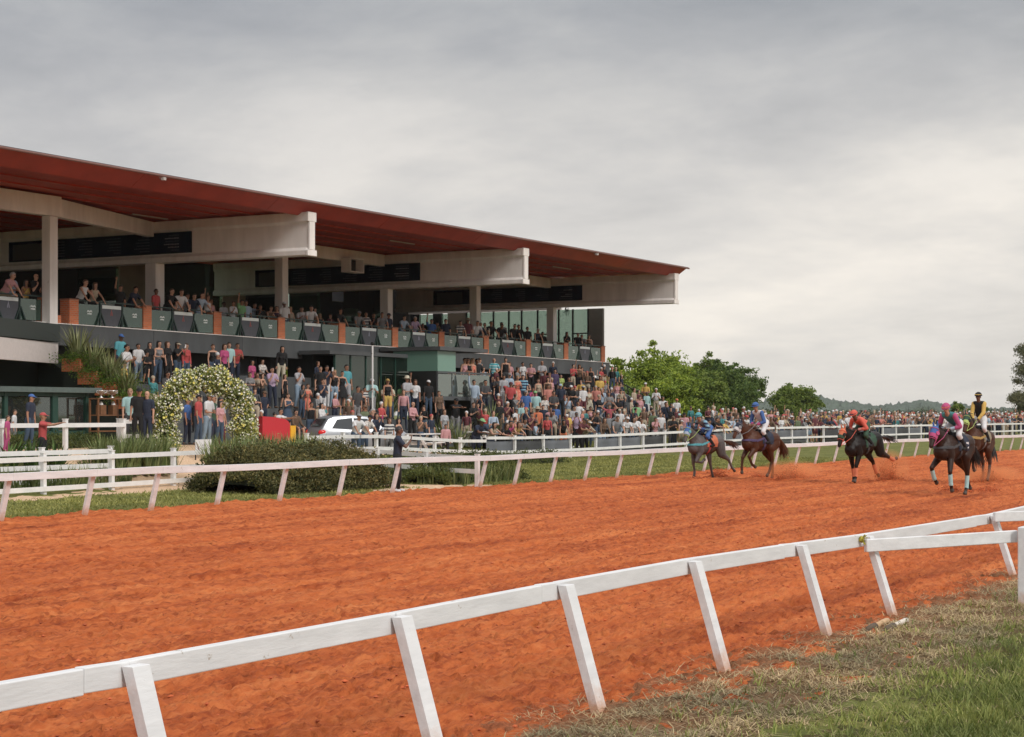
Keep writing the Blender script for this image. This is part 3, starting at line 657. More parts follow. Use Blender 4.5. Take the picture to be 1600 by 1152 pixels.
mb = MB(); mb.box(XE, XE+.2, 51.3, 62.4, 8.455, 10.2); gpart(mb, 'end_gable', M_conc)
for a in mu:
    ya, _ = ywall(a, a); mb = MB(); mb.box(XE-.03, XE+.09, ya-.048, ya+.048, zb(XE), 8.45); gpart(mb, 'mullion', M_black)
for a, b in ((919, 895), (873, 840)):
    ya, yb_ = ywall(a, b); mb = MB(); mb.box(XE-.02, XE+.08, ya+.05, yb_-.05, 6.93, 7.0); gpart(mb, 'transom', M_black)
mb = MB(); mb.box(XE+.053, XE+.2, 50, 62.2, zb(XE)-.3, zb(XE)); gpart(mb, 'end_sill', M_dark)
rebase(GS)

# signboards on the beams
M_txt = mat('faded_sign_text', (.07, .08, .10), .8, spec=.1); M_txt2 = mat('brighter_sign_text', (.26, .26, .27), .8, spec=.1); M_pale = mat('dim_pale_panel', (.05, .045, .04), .8)
M_navyb = mat('navy_board_face', (.005, .009, .020), .8, spec=.05)
for X, lb in ((60.4, 'left'), (78.5, 'middle'), (96.7, 'right')):
    xx = X-.17; root = empty('result_board', (xx, 49, 9.2), 'dark navy board with faint pale lines of text on the %s roof beam' % lb, 'sign', 'dark boards on the roof beams')
    mb = MB(); mb.box(xx-.06, xx-.004, 48.85, 59.2, 8.84, 9.735); mb.build('board', M_navyb, root)
    rr = random.Random(int(X)); tb = bpy.data.objects[-1] if False else root.children[0]; mb = MB(); mb.box(xx-.06, xx-.004, 48.85, 59.2, 8.84, 9.735)
    for c in range(6):
        for r_ in range(6):
            z = 9.58-r_*.125; y = 49.5+c*1.6; e = y+rr.uniform(.35, .85); mi = 2 if (c == 0 and r_ in (1, 3, 4)) else 1
            while y < e:
                l = rr.uniform(.03, .07); mb.box(xx-.066, xx-.0605, y, y+l, z, z+rr.uniform(.035, .05), mi); y += l+.025
    old = tb.data; tb.data = mb.mesh('board', [M_navyb, M_txt, M_txt2])
    mb = MB(); mb.box(xx-.068, xx-.0605, 58.0-.9, 58.95, 8.9, 9.6); mb.build('pale_panel', M_pale, root)
    rebase(root)
# box loudspeaker / vent under the beam
root = empty('loudspeaker_box', (74.9, 50.5, 9.4), 'white open-fronted speaker box hanging from the long beam left of the second column bay', 'speaker')
mb = MB(); mb.box(74.2, 75.4, 50.3, 50.86, 9.05, 9.1); mb.box(74.2, 75.4, 50.3, 50.86, 9.70, 9.75); mb.box(74.2, 74.25, 50.3, 50.86, 9.1, 9.70); mb.box(75.35, 75.4, 50.3, 50.86, 9.1, 9.70); mb.box(74.25, 75.35, 50.80, 50.86, 9.1, 9.7)
mb.build('box', M_conc, root); mb = MB(); mb.box(74.3, 75.1, 50.6, 50.79, 9.12, 9.68); mb.build('grille', M_black, root); rebase(root)
# wall fans
M_fan = mat('fan_black', (.015, .015, .016), .5)
fan0 = None
for u, v, Y, lb in ((708, 494, 61.9, 'black wall fan on the beige wall at the back of the hall'), (858, 490, 51.6, 'black wall fan beside the rightmost column'), (886, 486, 53.0, 'black wall fan high by the green end glass')):
    p = at(u, v, Y); root = empty('wall_fan', p, lb, 'fan')
    mb = MB(); 
    for rr_ in (.30, .2, .1): mb.tube([Vector((math.cos(t)*rr_, 0, math.sin(t)*rr_)) for t in [i*math.pi/8 for i in range(17)]], .012, 5, caps=False)
    mb.build('guard', M_fan, root)
    mb = MB()
    for k in range(3):
        a = k*2.09; mb.add([(0, .02, 0), (math.cos(a)*.27, .0, math.sin(a)*.27), (math.cos(a+.7)*.27, .05, math.sin(a+.7)*.27)], [(0, 1, 2)])
    mb.ell((0, .03, 0), (.06, .08, .06), 8); mb.build('blade_set', M_fan, root)
    mb = MB(); mb.tube([(0, .1, 0), (0, .22, -.1), (0, .28, -.1)], .025, 6); mb.build('bracket', M_fan, root)
# television
root = empty('television', (60, 56, 7.8), 'dark flat television hanging in the hall behind the crowd', 'television')
p = at(528, 462, 55.0); mb = MB(); mb.box(p.x-.55, p.x+.55, p.y, p.y+.07, p.z-.33, p.z+.33); mb.build('case', M_black, root)
mb = MB(); mb.box(p.x-.52, p.x+.52, p.y-.008, p.y-.001, p.z-.30, p.z+.30); mb.build('screen', mat('tv_screen', (.01, .03, .09), .2), root)
mb = MB(); mb.box(p.x-.04, p.x+.04, p.y+.02, p.y+.06, p.z+.33, 10.2); mb.build('hanger', M_black, root); rebase(root)

# brick pillars on the balcony edge
def brick_mat():
    m = bpy.data.materials.new('orange_brick'); m.use_nodes = True; nt = m.node_tree; b = nt.nodes['Principled BSDF']
    tc = nt.nodes.new('ShaderNodeTexCoord'); sp = nt.nodes.new('ShaderNodeSeparateXYZ'); lk(nt, tc.outputs['Object'], sp.inputs[0])
    cb = nt.nodes.new('ShaderNodeCombineXYZ'); lk(nt, math_(nt, 'ADD', sp.outputs[0], sp.outputs[1]), cb.inputs[0]); lk(nt, sp.outputs[2], cb.inputs[1])
    k = nt.nodes.new('ShaderNodeTexBrick'); lk(nt, cb.outputs[0], k.inputs[0]); k.inputs['Scale'].default_value = 1.0
    k.inputs['Brick Width'].default_value = .22; k.inputs['Row Height'].default_value = .075; k.inputs['Mortar Size'].default_value = .008
    k.inputs['Color1'].default_value = (.60, .17, .065, 1); k.inputs['Color2'].default_value = (.48, .125, .048, 1); k.inputs['Mortar'].default_value = (.42, .26, .18, 1)
    lk(nt, k.outputs[0], b.inputs['Base Color']); b.inputs['Roughness'].default_value = .85; return m
M_brick = brick_mat()
PU = [104, 222, 332, 432, 527, 610, 683, 753, 819, 878, 936]
PX = []
for u in PU:
    dx, dy, _ = ray(u); PX.append(48.55*dx/dy)
PX[0] = PX[0]+.1
for i, x in enumerate(PX):
    z = zb(x)+.056; mb = MB(); mb.box(-.25, .25, -.24, .24, 0, .93)
    root = empty('brick_pillar', (x, 48.5, z), 'orange brick pillar on the balcony edge, %s from the left%s' % (ORD[i], ', beside the big white column' if i == 0 else ''), 'pillar', 'brick pillars along the balcony')
    mb.build('shaft', M_brick, root); mb = MB(); mb.box(-.27, .27, -.26, .26, .932, .975); mb.build('capping', mat('brick_cap', (.30, .14, .085), .8, noise=.2), root)
x = at(78, 490, 48.4).x; z = zb(x)+.056; root = empty('brick_pillar', (x, 48.6, z), 'L-shaped brick pillar left of the big white column on the balcony edge', 'pillar', 'brick pillars along the balcony')
mb = MB(); mb.box(-.42, .05, -.22, .25, 0, .93); mb.box(.053, .55, -.25, -.10, 0, .30); mb.build('shaft', M_brick, root)
# railing bays: glass, logo panels, A-braced posts
M_gpan = glassmat('green_rail_glass', (.25, .42, .34), .04, .62, (.035, .078, .058)); M_spanel = mat('slate_panel', (.075, .08, .095), .6, noise=.12)
M_logo = mat('logo_white', (.62, .66, .64), .5); M_fig1 = mat('figure_white', (.34, .34, .42), .5); M_fig2 = mat('figure_red', (.36, .10, .09), .5); M_brace = mat('brace_green', (.012, .035, .030), .5)
def bay(xa, xb, idx, dark=False):
    root = empty('railing_bay', (xa, YF, zb(xa)), 'green glass railing with grey middle panel, %s' % idx, 'railing', 'railing bays along the balcony')
    L = xb-xa; g = .05; w = (L-2*g-.16)/3; y = YF+.0; z0 = zb((xa+xb)/2)+.07; H = .80
    for k in range(3):
        a = xa+k*(w+.08+g)+.0; b = a+w
        if k != 1:
            mb = MB(); mb.box(a, b, y, y+.015, z0+.02, z0+H); pn = mb.build('glass_panel', M_gpan, root)
            cx = (a+b)/2+(.05 if k == 0 else .1); cz = z0+.50; mb = MB()
            e_ = [(-.15, -.03), (-.13, .03), (-.08, .06), (-.03, .045), (0, .015), (.03, .045), (.08, .06), (.13, .03), (.15, -.03), (.10, -.005), (.05, -.005), (0, -.03), (-.05, -.005), (-.10, -.005)]
            vs = [(cx+a_, y-.008, cz+.02+b_) for a_, b_ in e_]+[(cx+a_, y-.002, cz+.02+b_) for a_, b_ in e_]; ne = len(e_)
            mb.add(vs, [tuple(range(ne)), tuple(range(ne, 2*ne))[::-1]]+[(i, ne+i, ne+(i+1) % ne, (i+1) % ne) for i in range(ne)])
            mb.box(cx-.12, cx+.12, y-.008, y-.002, cz-.085, cz-.035)
            mb.build('emblem', M_logo, pn)
        else:
            mb = MB(); pts = [(a, z0+.25), (a+.12, z0+.02), (b-.12, z0+.02), (b, z0+.25), (b, z0+H+.02), (a, z0+H+.02)]
            mb.add([(px, y-.02, pz) for px, pz in pts]+[(px, y+.0, pz) for px, pz in pts], [(0, 1, 2, 3, 4, 5), (11, 10, 9, 8, 7, 6)]+[(i, 6+i, 6+(i+1) % 6, (i+1) % 6) for i in range(6)])
            pn = mb.build('emblem_panel', M_spanel, root)
            mb = MB(); mb.box(a+.04, b-.02, y-.028, y-.022, z0+H-.12, z0+H+.01); hd = mb.build('header_strip', M_logo, pn)
            cx = (a+b)/2; mb = MB(); 
            for s_ in (-1, 1): mb.tube([(cx, y-.026, z0+.62), (cx+s_*.025, y-.026, z0+.53), (cx+s_*.045, y-.026, z0+.42)], [.008, .014, .018], 6)
            mb.ell((cx, y-.026, z0+.64), (.014, .006, .02), 8); mb.build('figure_emblem', M_fig2 if (len(idx) % 3 == 0) else M_fig1, pn)
    for k in (0, 1):
        px = xa+(k+1)*(w+.04+g/2)+k*(.04+g/2)
        mb = MB(); mb.box(px-.03, px+.03, y-.035, y+.04, z0-.015, z0+.9); ps = mb.build('post', M_brace, root)
        mb = MB()
        for s_ in (-1, 1): mb.beam((px+s_*.02, y-.03, z0+.50), (px+s_*.26, y-.05, z0-.01), .05, .05)
        mb.build('brace', M_brace, ps)
    mb = MB(); mb.beam((xa, y+.03, z0+.93), (xb, y+.03, z0+.93), .05, .05); mb.build('handrail', M_brace, root)
    rebase(root)
lab = ['between the first and second brick pillars', 'between the second and third brick pillars', 'between the third and fourth brick pillars', 'between the fourth and fifth brick pillars', 'between the fifth and sixth brick pillars', 'between the sixth and seventh brick pillars', 'between the seventh and eighth brick pillars', 'between the eighth and ninth brick pillars', 'between the ninth and tenth brick pillars', 'between the tenth and last brick pillars']
for i in range(10): bay(PX[i]+.27, PX[i+1]-.27, lab[i])
bay(at(-42, 480, YF).x, at(64, 480, YF).x, 'left of the big white column')
# VIP glass box with small glass balcony
root = empty('glass_box', (73, 46, 2.6), 'dark glass box room with a projecting glass balcony in the middle of the terraces', 'building')
M_dg = glassmat('dark_door_glass', (.10, .14, .12), .02, .6, (.012, .02, .016)); M_pg = mat('frosted_green_glass', (.16, .29, .235), .25)
mb = MB(); mb.box(67.2, 78.2, 47.6, 49.0, 2.3, 4.8); mb.build('inner_wall', mat('box_dark', (.014, .018, .016), .7), root)
for i in range(5): 
    mb = MB(); mb.box(67.5+i*1.25, 67.5+i*1.25+1.19, 46.6, 46.63, 2.3, 4.72); mb.build('glass_door', M_dg, root)
    mb = MB(); mb.box(67.44+i*1.25, 67.5+i*1.25-.002, 46.56, 46.66, 2.3, 4.72); mb.build('frame', M_green, root)
mb = MB(); mb.box(67.2, 73.4, 46.2, 49.4, 2.18, 2.298); mb.build('floor', M_grey, root)
mb = MB(); mb.box(66.8, 73.3, 46.4, 48.1, 4.73, 4.9); mb.build('canopy', M_grey, root)
a = at(681, 600, 45.0); b = at(768, 600, 45.4)
mb = MB(); mb.box(a.x, 78.6, 44.9, 47.5, 2.72, 2.90); mb.build('balcony_slab', M_grey, root)
mb = MB(); mb.box(a.x-.1, 78.0, 44.7, 48.1, 5.08, 5.26); mb.build('flat_roof', M_grey, root)
xs3 = [a.x+.03, a.x+1.35, a.x+3.0, 78.55]
for i in range(3):
    mb = MB(); mb.box(xs3[i]+.03, xs3[i+1]-.03, 44.92, 44.95, 2.905, 3.97); mb.build('balustrade_glass', glassmat('grey_balustrade_glass', (.35, .42, .40), .12, .5, (.12, .14, .13)), root)
    mb = MB(); mb.box(xs3[i]-.025, xs3[i]+.025, 44.90, 44.97, 2.905, 4.0); mb.build('post', M_grey, root)
mb = MB(); mb.box(a.x, 78.6, 44.88, 44.99, 4.003, 4.09); mb.build('top_rail', M_grey, root)
mb = MB(); mb.box(a.x, a.x+.03, 44.9, 47.4, 4.1, 5.06); mb.build('side_glass', M_pg, root)
mb = MB(); mb.box(a.x+.035, a.x+1.75, 44.95, 44.98, 4.1, 5.06); mb.build('front_glass', M_pg, root)
rebase(root)
# white pole
root = empty('lamp_pole', at(582, 610, 44.0), 'slim white pole with a small lamp head in front of the terraces', 'pole')
p = at(582, 540, 44.0); z0 = tierz(2)-.02; mb = MB(); mb.tube([(p.x, p.y, z0), (p.x, p.y, p.z)], .04, 8); mb.build('shaft', M_white, root)
mb = MB(); mb.ell((p.x, p.y, p.z+.08), (.09, .09, .09), 8); mb.beam((p.x-.12, p.y, p.z-.35), (p.x+.16, p.y, p.z-.35), .03, .03); mb.build('lamp_head', M_black, root); 
rebase(root)
# ------------------------------------------------------------------ kiosk, trophies, shelves
root = empty('glass_kiosk', (41, 40, 1.0), 'dark green glazed kiosk with a flat roof at the left', 'kiosk')
mb = MB(); mb.box(33, 43.9, 39.2, 42.0, 2.70, 2.86); mb.build('roof', mat('kiosk_roof', (.10, .13, .12), .6, noise=.15), root)
kp = [34.5, at(6, 630, 39.5).x, at(83, 630, 39.5).x, 43.45]
for x in kp:
    mb = MB(); w = .14 if x != kp[2] else .24; mb.box(x-w/2, x+w/2, 39.4, 39.55, .95, 2.697); mb.build('post', M_green, root)
for a, b in zip(kp, kp[1:]):
    mb = MB(); mb.box(a+.13, b-.13, 39.46, 39.48, 1.55, 2.55); mb.build('window_pane', glassmat('kiosk_glass', (.55, .6, .58), .10, .12, (.2, .22, .21)), root)
    mb = MB(); mb.box(a+.08, b-.08, 39.42, 39.52, .95, 1.52); mb.build('lower_panel', M_green, root)
    mb = MB(); mb.box(a+.08, b-.08, 39.41, 39.53, 2.58, 2.695); mb.build('head_rail', M_green, root)
mb = MB(); mb.box(42.2, 43.3, 40.2, 40.8, .95, 1.95); mb.build('white_counter', mat('counter_white', (.5, .52, .54), .5), root)
rebase(root)
root = empty('display_rack', (46, 39, 1.0), 'brown wooden two-tier rack holding trophies behind the short fence', 'rack')
a = at(146, 630, 39).x; b = at(191, 630, 39).x
for z in (1.48, 2.02, 2.50): mb = MB(); mb.box(a, b, 38.8, 39.2, z, z+.04) if z != 2.02 else mb.box(a+.03, b-.03, 38.85, 39.15, z-.04, z); mb.build('shelf', M_wood, root)
for x in (a+.03, b-.03):
    for y in (38.83, 39.17): mb = MB(); mb.box(x-.025, x+.025, y-.025, y+.025, .98, 2.497); mb.build('leg', M_wood, root)
rebase(root)
M_silver = mat('silver', (.75, .74, .72), .22, metal=.9)
for u, wd, lb in ((158, .15, 'silver two-handled trophy cup on the rack, the left of two'), (175, .19, 'shallow silver trophy bowl on the rack, the right of two')):
    p = at(u, 626, 39.0); root = empty('trophy', (p.x, p.y, 2.542), lb, 'trophy')
    mb = MB(); mb.lathe((0, 0, 0), [(.07, 0), (.07, .02), (.02, .05), (.02, .09), (wd*.6, .13), (wd, .22), (wd*1.05, .24)], 16); mb.build('cup', M_silver, root, True)
    mb = MB()
    for s_ in (-1, 1): mb.tube([(s_*wd*.7, 0, .14), (s_*wd*1.4, 0, .17), (s_*wd*1.3, 0, .23), (s_*wd, 0, .22)], .012, 6)
    mb.build('handle', M_silver, root)
for u, lb in ((158, 'left brown wooden trophy base with white tip on the middle shelf'), (177, 'right brown wooden trophy base with white tip on the middle shelf')):
    p = at(u, 640, 39.0); root = empty('wooden_trophy', (p.x, p.y, 2.022), lb, 'trophy')
    mb = MB(); mb.box(-.13, .13, -.1, .1, 0, .30); mb.build('block', M_wood, root); mb = MB(); mb.lathe((0, 0, .302), [(.07, 0), (.06, .05), (.015, .12)], 10); mb.build('tip', M_white, root)
# ------------------------------------------------------------------ body builder
def V3(*a): return Vector(a)
def seg_mesh(mb, p0, p1, a0, b0, a1, b1, side=(0, 1, 0), n=14):
    p0 = Vector(p0); p1 = Vector(p1); ax = (p1-p0); L = ax.length; ax.normalize(); sd_ = Vector(side); sd_ = sd_-ax*sd_.dot(ax)
    if sd_.length < .05: sd_ = Vector((1, 0, 0)); sd_ = sd_-ax*sd_.dot(ax)
    sd_.normalize(); u = ax.cross(sd_); rings = []
    m0 = min(a0, b0); m1 = min(a1, b1)
    for t in (-.98, -.8, -.4): c = math.sqrt(1-t*t); rings.append((p0+ax*(t*m0), a0*c, b0*c))
    for t in (0, .25, .5, .75, 1): rings.append((p0.lerp(p1, t), a0+(a1-a0)*t, b0+(b1-b0)*t))
    for t in (.4, .8, .98): c = math.sqrt(1-t*t); rings.append((p1+ax*(t*m1), a1*c, b1*c))
    vs = []
    for c, a, b in rings:
        for j in range(n): th = 2*math.pi*j/n; vs.append(c+sd_*(a*math.cos(th))+u*(b*math.sin(th)))
    k = len(rings); fs = [(i*n+j, i*n+(j+1) % n, (i+1)*n+(j+1) % n, (i+1)*n+j) for i in range(k-1) for j in range(n)]
    fs += [tuple(range(n))[::-1], tuple((k-1)*n+j for j in range(n))]
    mb.add(vs, fs)
def union(segs, voxel, dec=1.0, smooth=3):
    mb = MB()
    for s_ in segs: seg_mesh(mb, *s_['g'])
    o = mb.build('tmp', [], None)
    m = o.modifiers.new('r', 'REMESH'); m.mode = 'VOXEL'; m.voxel_size = voxel
    m2 = o.modifiers.new('s', 'SMOOTH'); m2.factor = .5; m2.iterations = smooth
    if dec < 1: m3 = o.modifiers.new('d', 'DECIMATE'); m3.ratio = dec
    dg = bpy.context.evaluated_depsgraph_get(); dg.update()
    me = bpy.data.meshes.new_from_object(o.evaluated_get(dg)); bpy.data.objects.remove(o)
    V = np.zeros(len(me.vertices)*3); me.vertices.foreach_get('co', V); V = V.reshape(-1, 3)
    F = [tuple(p.vertices) for p in me.polygons]; N = np.zeros(len(me.vertices)*3); me.vertex_normals.foreach_get('vector', N); N = N.reshape(-1, 3)
    bpy.data.meshes.remove(me); return V, N, F
def classify(C, segs):
    best = np.full(len(C), 1e9); lab = np.zeros(len(C), int); par = np.zeros(len(C))
    for i, s_ in enumerate(segs):
        g = s_['g']; p0 = np.array(g[0], float); p1 = np.array(g[1], float); d = p1-p0; L2 = max(1e-9, d@d)
        t = np.clip(((C-p0)@d)/L2, 0, 1); r0 = (g[2]+g[3])/2; r1 = (g[4]+g[5])/2
        dist = np.linalg.norm(C-(p0+t[:, None]*d), axis=1)/(r0+(r1-r0)*t)
        k = dist < best; best[k] = dist[k]; lab[k] = i; par[k] = t[k]
    return lab, par
class Body:
    def __init__(s, segs, voxel, dec=1.0, extra=None):
        s.segs = segs; s.V, s.N, s.F = union(segs, voxel, dec)
        s.C = np.array([s.V[list(f)].mean(0) for f in s.F]); s.lab, s.par = classify(s.C, segs); s.names = [q['n'] for q in segs]; s.extra = extra
    def mesh(s, name):
        mb = MB(); mb.add(s.V, s.F, 0)
        if s.extra: mb.add(s.extra.v, s.extra.f, 0); mb.m[-len(s.extra.f):] = s.extra.m
        return mb.mesh(name, [None, None], True)
    def shell(s, name, pred, off, grow=None):
        sel = [f for i, f in enumerate(s.F) if pred(s.names[s.lab[i]], s.par[i], s.C[i])]
        if not sel: return None
        idx = sorted({v for f in sel for v in f}); mp = {v: i for i, v in enumerate(idx)}
        P = s.V[idx]+s.N[idx]*off
        if grow is not None: P = grow(P)
        mb = MB(); mb.add(P, [tuple(mp[v] for v in f) for f in sel]); return mb.mesh(name, [None], True)
def hand_geo(mb, segs, w, d, side_sign, curl=.5, sc=1.0):
    """palm segment into segs; five finger tubes into mb"""
    w = Vector(w); d = Vector(d).normalized(); lat = d.cross(Vector((1, 0, 0)))
    if lat.length < .3: lat = d.cross(Vector((0, 0, 1)))
    lat.normalize(); nrm = d.cross(lat)
    pe = w+d*.085*sc
    segs.append({'n': 'hand', 'g': (w+d*.01, pe-d*.01, .030*sc, .018*sc, .038*sc, .017*sc, tuple(lat))})
    for k, (off, L, r) in enumerate(((-.030, .062, .0085), (-.010, .075, .009), (.011, .07, .0088), (.030, .055, .0078))):
        b = pe-d*.012+lat*off*sc; m1 = b+d*(L*.5*sc)+nrm*(curl*.012*sc); m2 = m1+(d*(1-curl*.5)+nrm*curl).normalized()*(L*.5*sc)
        mb.tube([b, m1, m2], [r*sc, r*.95*sc, r*.75*sc], 5)
    b = w+d*.03*sc+lat*(-.032*sc); m1 = b+(d*.6-lat*.8).normalized()*.035*sc; mb.tube([b, m1, m1+(d*.9-lat*.25+nrm*curl*.5).normalized()*.03*sc], [.011*sc, .010*sc, .008*sc], 5)
def head_geo(segs, mb, base, c, fwd, up, f=1.0):
    """neck base -> head with nose, chin, ears, eyes, mouth"""
    c = Vector(c); fwd = Vector(fwd).normalized(); up = Vector(up).normalized(); lat = up.cross(fwd).normalized(); L = tuple(lat)
    segs.append({'n': 'neck', 'g': (Vector(base)-up*.03, c-up*.06, .062*f, .062*f, .054*f, .056*f, L)})
    segs.append({'n': 'head', 'g': (c-up*.055+fwd*.012, c+up*.045-fwd*.012, .058*f, .072*f, .076*f, .092*f, L)})
    segs.append({'n': 'head', 'g': (c-up*.092+fwd*.045, c-up*.05+fwd*.05, .030*f, .024*f, .042*f, .03*f, L)})
    segs.append({'n': 'head', 'g': (c+fwd*.088+up*.01, c+fwd*.108-up*.022, .010, .010, .015, .013, L)})
    for s_ in (-1, 1):
        segs.append({'n': 'head', 'g': (c+lat*(s_*.077)+up*.02-fwd*.005, c+lat*(s_*.077)-up*.02-fwd*.002, .011, .018, .009, .014, L)})
        mb.ell(c+lat*(s_*.032)+fwd*.083+up*.014, (.012, .012, .009), 6, 1)
        mb.tube([c+lat*(s_*.014)+fwd*.088+up*.032, c+lat*(s_*.05)+fwd*.074+up*.033], .006, 4, 1)
    mb.tube([c+lat*-.022+fwd*.079-up*.052, c+fwd*.087-up*.053, c+lat*.022+fwd*.079-up*.052], .005, 4, 1)
def rotY(p, piv, a):
    p = Vector(p)-Vector(piv); c, s_ = math.cos(a), math.sin(a); return Vector((p.x*c+p.z*s_, p.y, -p.x*s_+p.z*c))+Vector(piv)
POSES = {  # lean, (upperL, foreL), (upperR, foreR), headpitch
    'stand': (3, ((.05, .14, -1), (.16, .02, -1)), ((.05, -.14, -1), (.16, -.02, -1)), 0),
    'cross': (2, ((.25, .20, -1), (.62, -.80, .12)), ((.25, -.20, -1), (.66, .75, -.02)), 0),
    'lean': (24, ((.62, .20, -.8), (.50, .02, -.80)), ((.62, -.20, -.8), (.50, -.02, -.80)), -16),
    'phone': (3, ((.62, .10, -.62), (.55, -.42, .80)), ((.62, -.10, -.62), (.55, .42, .80)), 4),
    'raise': (3, ((.05, .14, -1), (.2, .02, -1)), ((.15, -.22, 1), (.05, .10, 1)), 6),
    'face': (4, ((.30, .16, -1), (.6, -.75, .25)), ((.35, -.08, -.9), (.42, .42, .95)), 0),
    'hip': (2, ((-.15, .42, -.9), (.25, -.62, -.6)), ((.05, -.14, -1), (.35, -.02, -.9)), 0),
    'clap': (5, ((.35, .16, -.9), (.72, -.50, .42)), ((.35, -.16, -.9), (.72, .50, .42)), 0),
    'camera': (4, ((.92, -.02, -.12), (.95, -.16, .16)), ((.92, .02, -.12), (.95, .16, .16)), 2),
    'sit': (8, ((.35, .14, -.95), (.85, -.12, -.35)), ((.35, -.14, -.95), (.85, .12, -.35)), 0),
    'hands_up': (2, ((.15, .75, .55), (-.05, -.62, .85)), ((.15, -.75, .55), (-.05, .62, .85)), 4),
    'rest': (38, ((.75, .25, -.62), (.85, -.55, -.05)), ((.75, -.25, -.62), (.85, .55, -.05)), -26),
}
def make_body(pose, fem, voxel=.02, dec=.55):
    ln, (uL, fL), (uR, fR), hp = POSES[pose]; segs = []; ex = MB(); ln = R(ln)
    sit = pose == 'sit'; pz = .96 if not sit else .52; piv = (0, 0, pz)
    k = .90 if fem else 1.0; Y = (0, 1, 0)
    def up(p): return rotY((p[0], p[1], p[2]+(pz-.96)), piv, ln)
    sw = .178*k; hw = .092 if not fem else .098
    segs.append({'n': 'pelvis', 'g': ((0, 0, pz-.04), (0, 0, pz+.08), .158 if fem else .150, .105, .128 if fem else .140, .098, Y)})
    segs.append({'n': 'torso', 'g': (up((0, 0, 1.05)), up((.005, 0, 1.22)), .125*k if fem else .142, .095, .145*k, .108, Y)})
    segs.append({'n': 'torso', 'g': (up((.005, 0, 1.20)), up((.0, 0, 1.38)), .148*k, .108, .165*k, .098, Y)})
    segs.append({'n': 'torso', 'g': (up((0, -sw*.8, 1.415)), up((0, sw*.8, 1.415)), .055, .06, .055, .06, (1, 0, 0))})
    segs.append({'n': 'torso', 'g': (up((0, 0, 1.38)), up((0, 0, 1.455)), .12*k, .075, .06, .055, Y)})
    if fem:
        for s_ in (-1, 1): segs.append({'n': 'torso', 'g': (up((.06, s_*.062, 1.27)), up((.095, s_*.062, 1.25)), .055, .055, .045, .045, Y)})
    hb = up((0, 0, 1.45)); hfw = Vector((math.cos(ln+R(hp)), 0, -math.sin(ln+R(hp)))); hup = Vector((math.sin(ln+R(hp)), 0, math.cos(ln+R(hp))))
    hc = hb+Vector((math.sin(ln*.6), 0, math.cos(ln*.6)))*.17+hfw*.015
    head_geo(segs, ex, hb, hc, hfw, hup, .96 if fem else 1.0)
    f = .86 if fem else 1.0
    for s_, (u, fo) in ((1, (uL, fL)), (-1, (uR, fR))):
        sh = up((0, s_*sw, 1.40)); u = Vector(u).normalized(); fo = Vector(fo).normalized()
        el = sh+u*.285; wr = el+fo*.25
        segs.append({'n': 'uarm', 'g': (sh, el, .052*f, .054*f, .040*f, .041*f, Y)})
        segs.append({'n': 'farm', 'g': (el, wr, .040*f, .041*f, .025*f, .028*f, Y)})
        hd = fo if pose not in ('lean', 'rest') else Vector((.75, -s_*.35, -.25)).normalized()
        if pose == 'phone': hd = Vector((.2, -s_*.3, .9)).normalized()
        if pose == 'face' and s_ == -1: hd = Vector((-.2, .5, .8)).normalized()
        hand_geo(ex, segs, wr, hd, s_, .7 if pose in ('phone', 'lean', 'rest') else .4, f)
    for s_ in (-1, 1):
        if sit:
            hip = V3(0, s_*hw, pz-.04); kn = V3(.42, s_*.12, .50); an = V3(.46, s_*.12, .09)
        else:
            hip = V3(0, s_*hw, .93); kn = V3(.02+.02*s_, s_*.105, .50); an = V3(-.03+.05*s_, s_*.12, .09)
        segs.append({'n': 'thigh', 'g': (hip, kn, .088 if not fem else .092, .092, .057, .06, Y)})
        segs.append({'n': 'shin', 'g': (kn, an, .056, .062, .037, .04, Y)})
        segs.append({'n': 'foot', 'g': (an+V3(-.03, 0, -.035), an+V3(.15, s_*.02, -.055), .038, .036, .036, .024, Y)})
    B = Body(segs, voxel, dec, ex); B.head = (hc, hfw, hup); B.wr = None
    return B
def sleeves(limit):
    return lambda n, t, c: n == 'torso' or n == 'pelvis' and c[2] > B_hem[0] or n == 'uarm' and t < limit
B_hem = [.90]
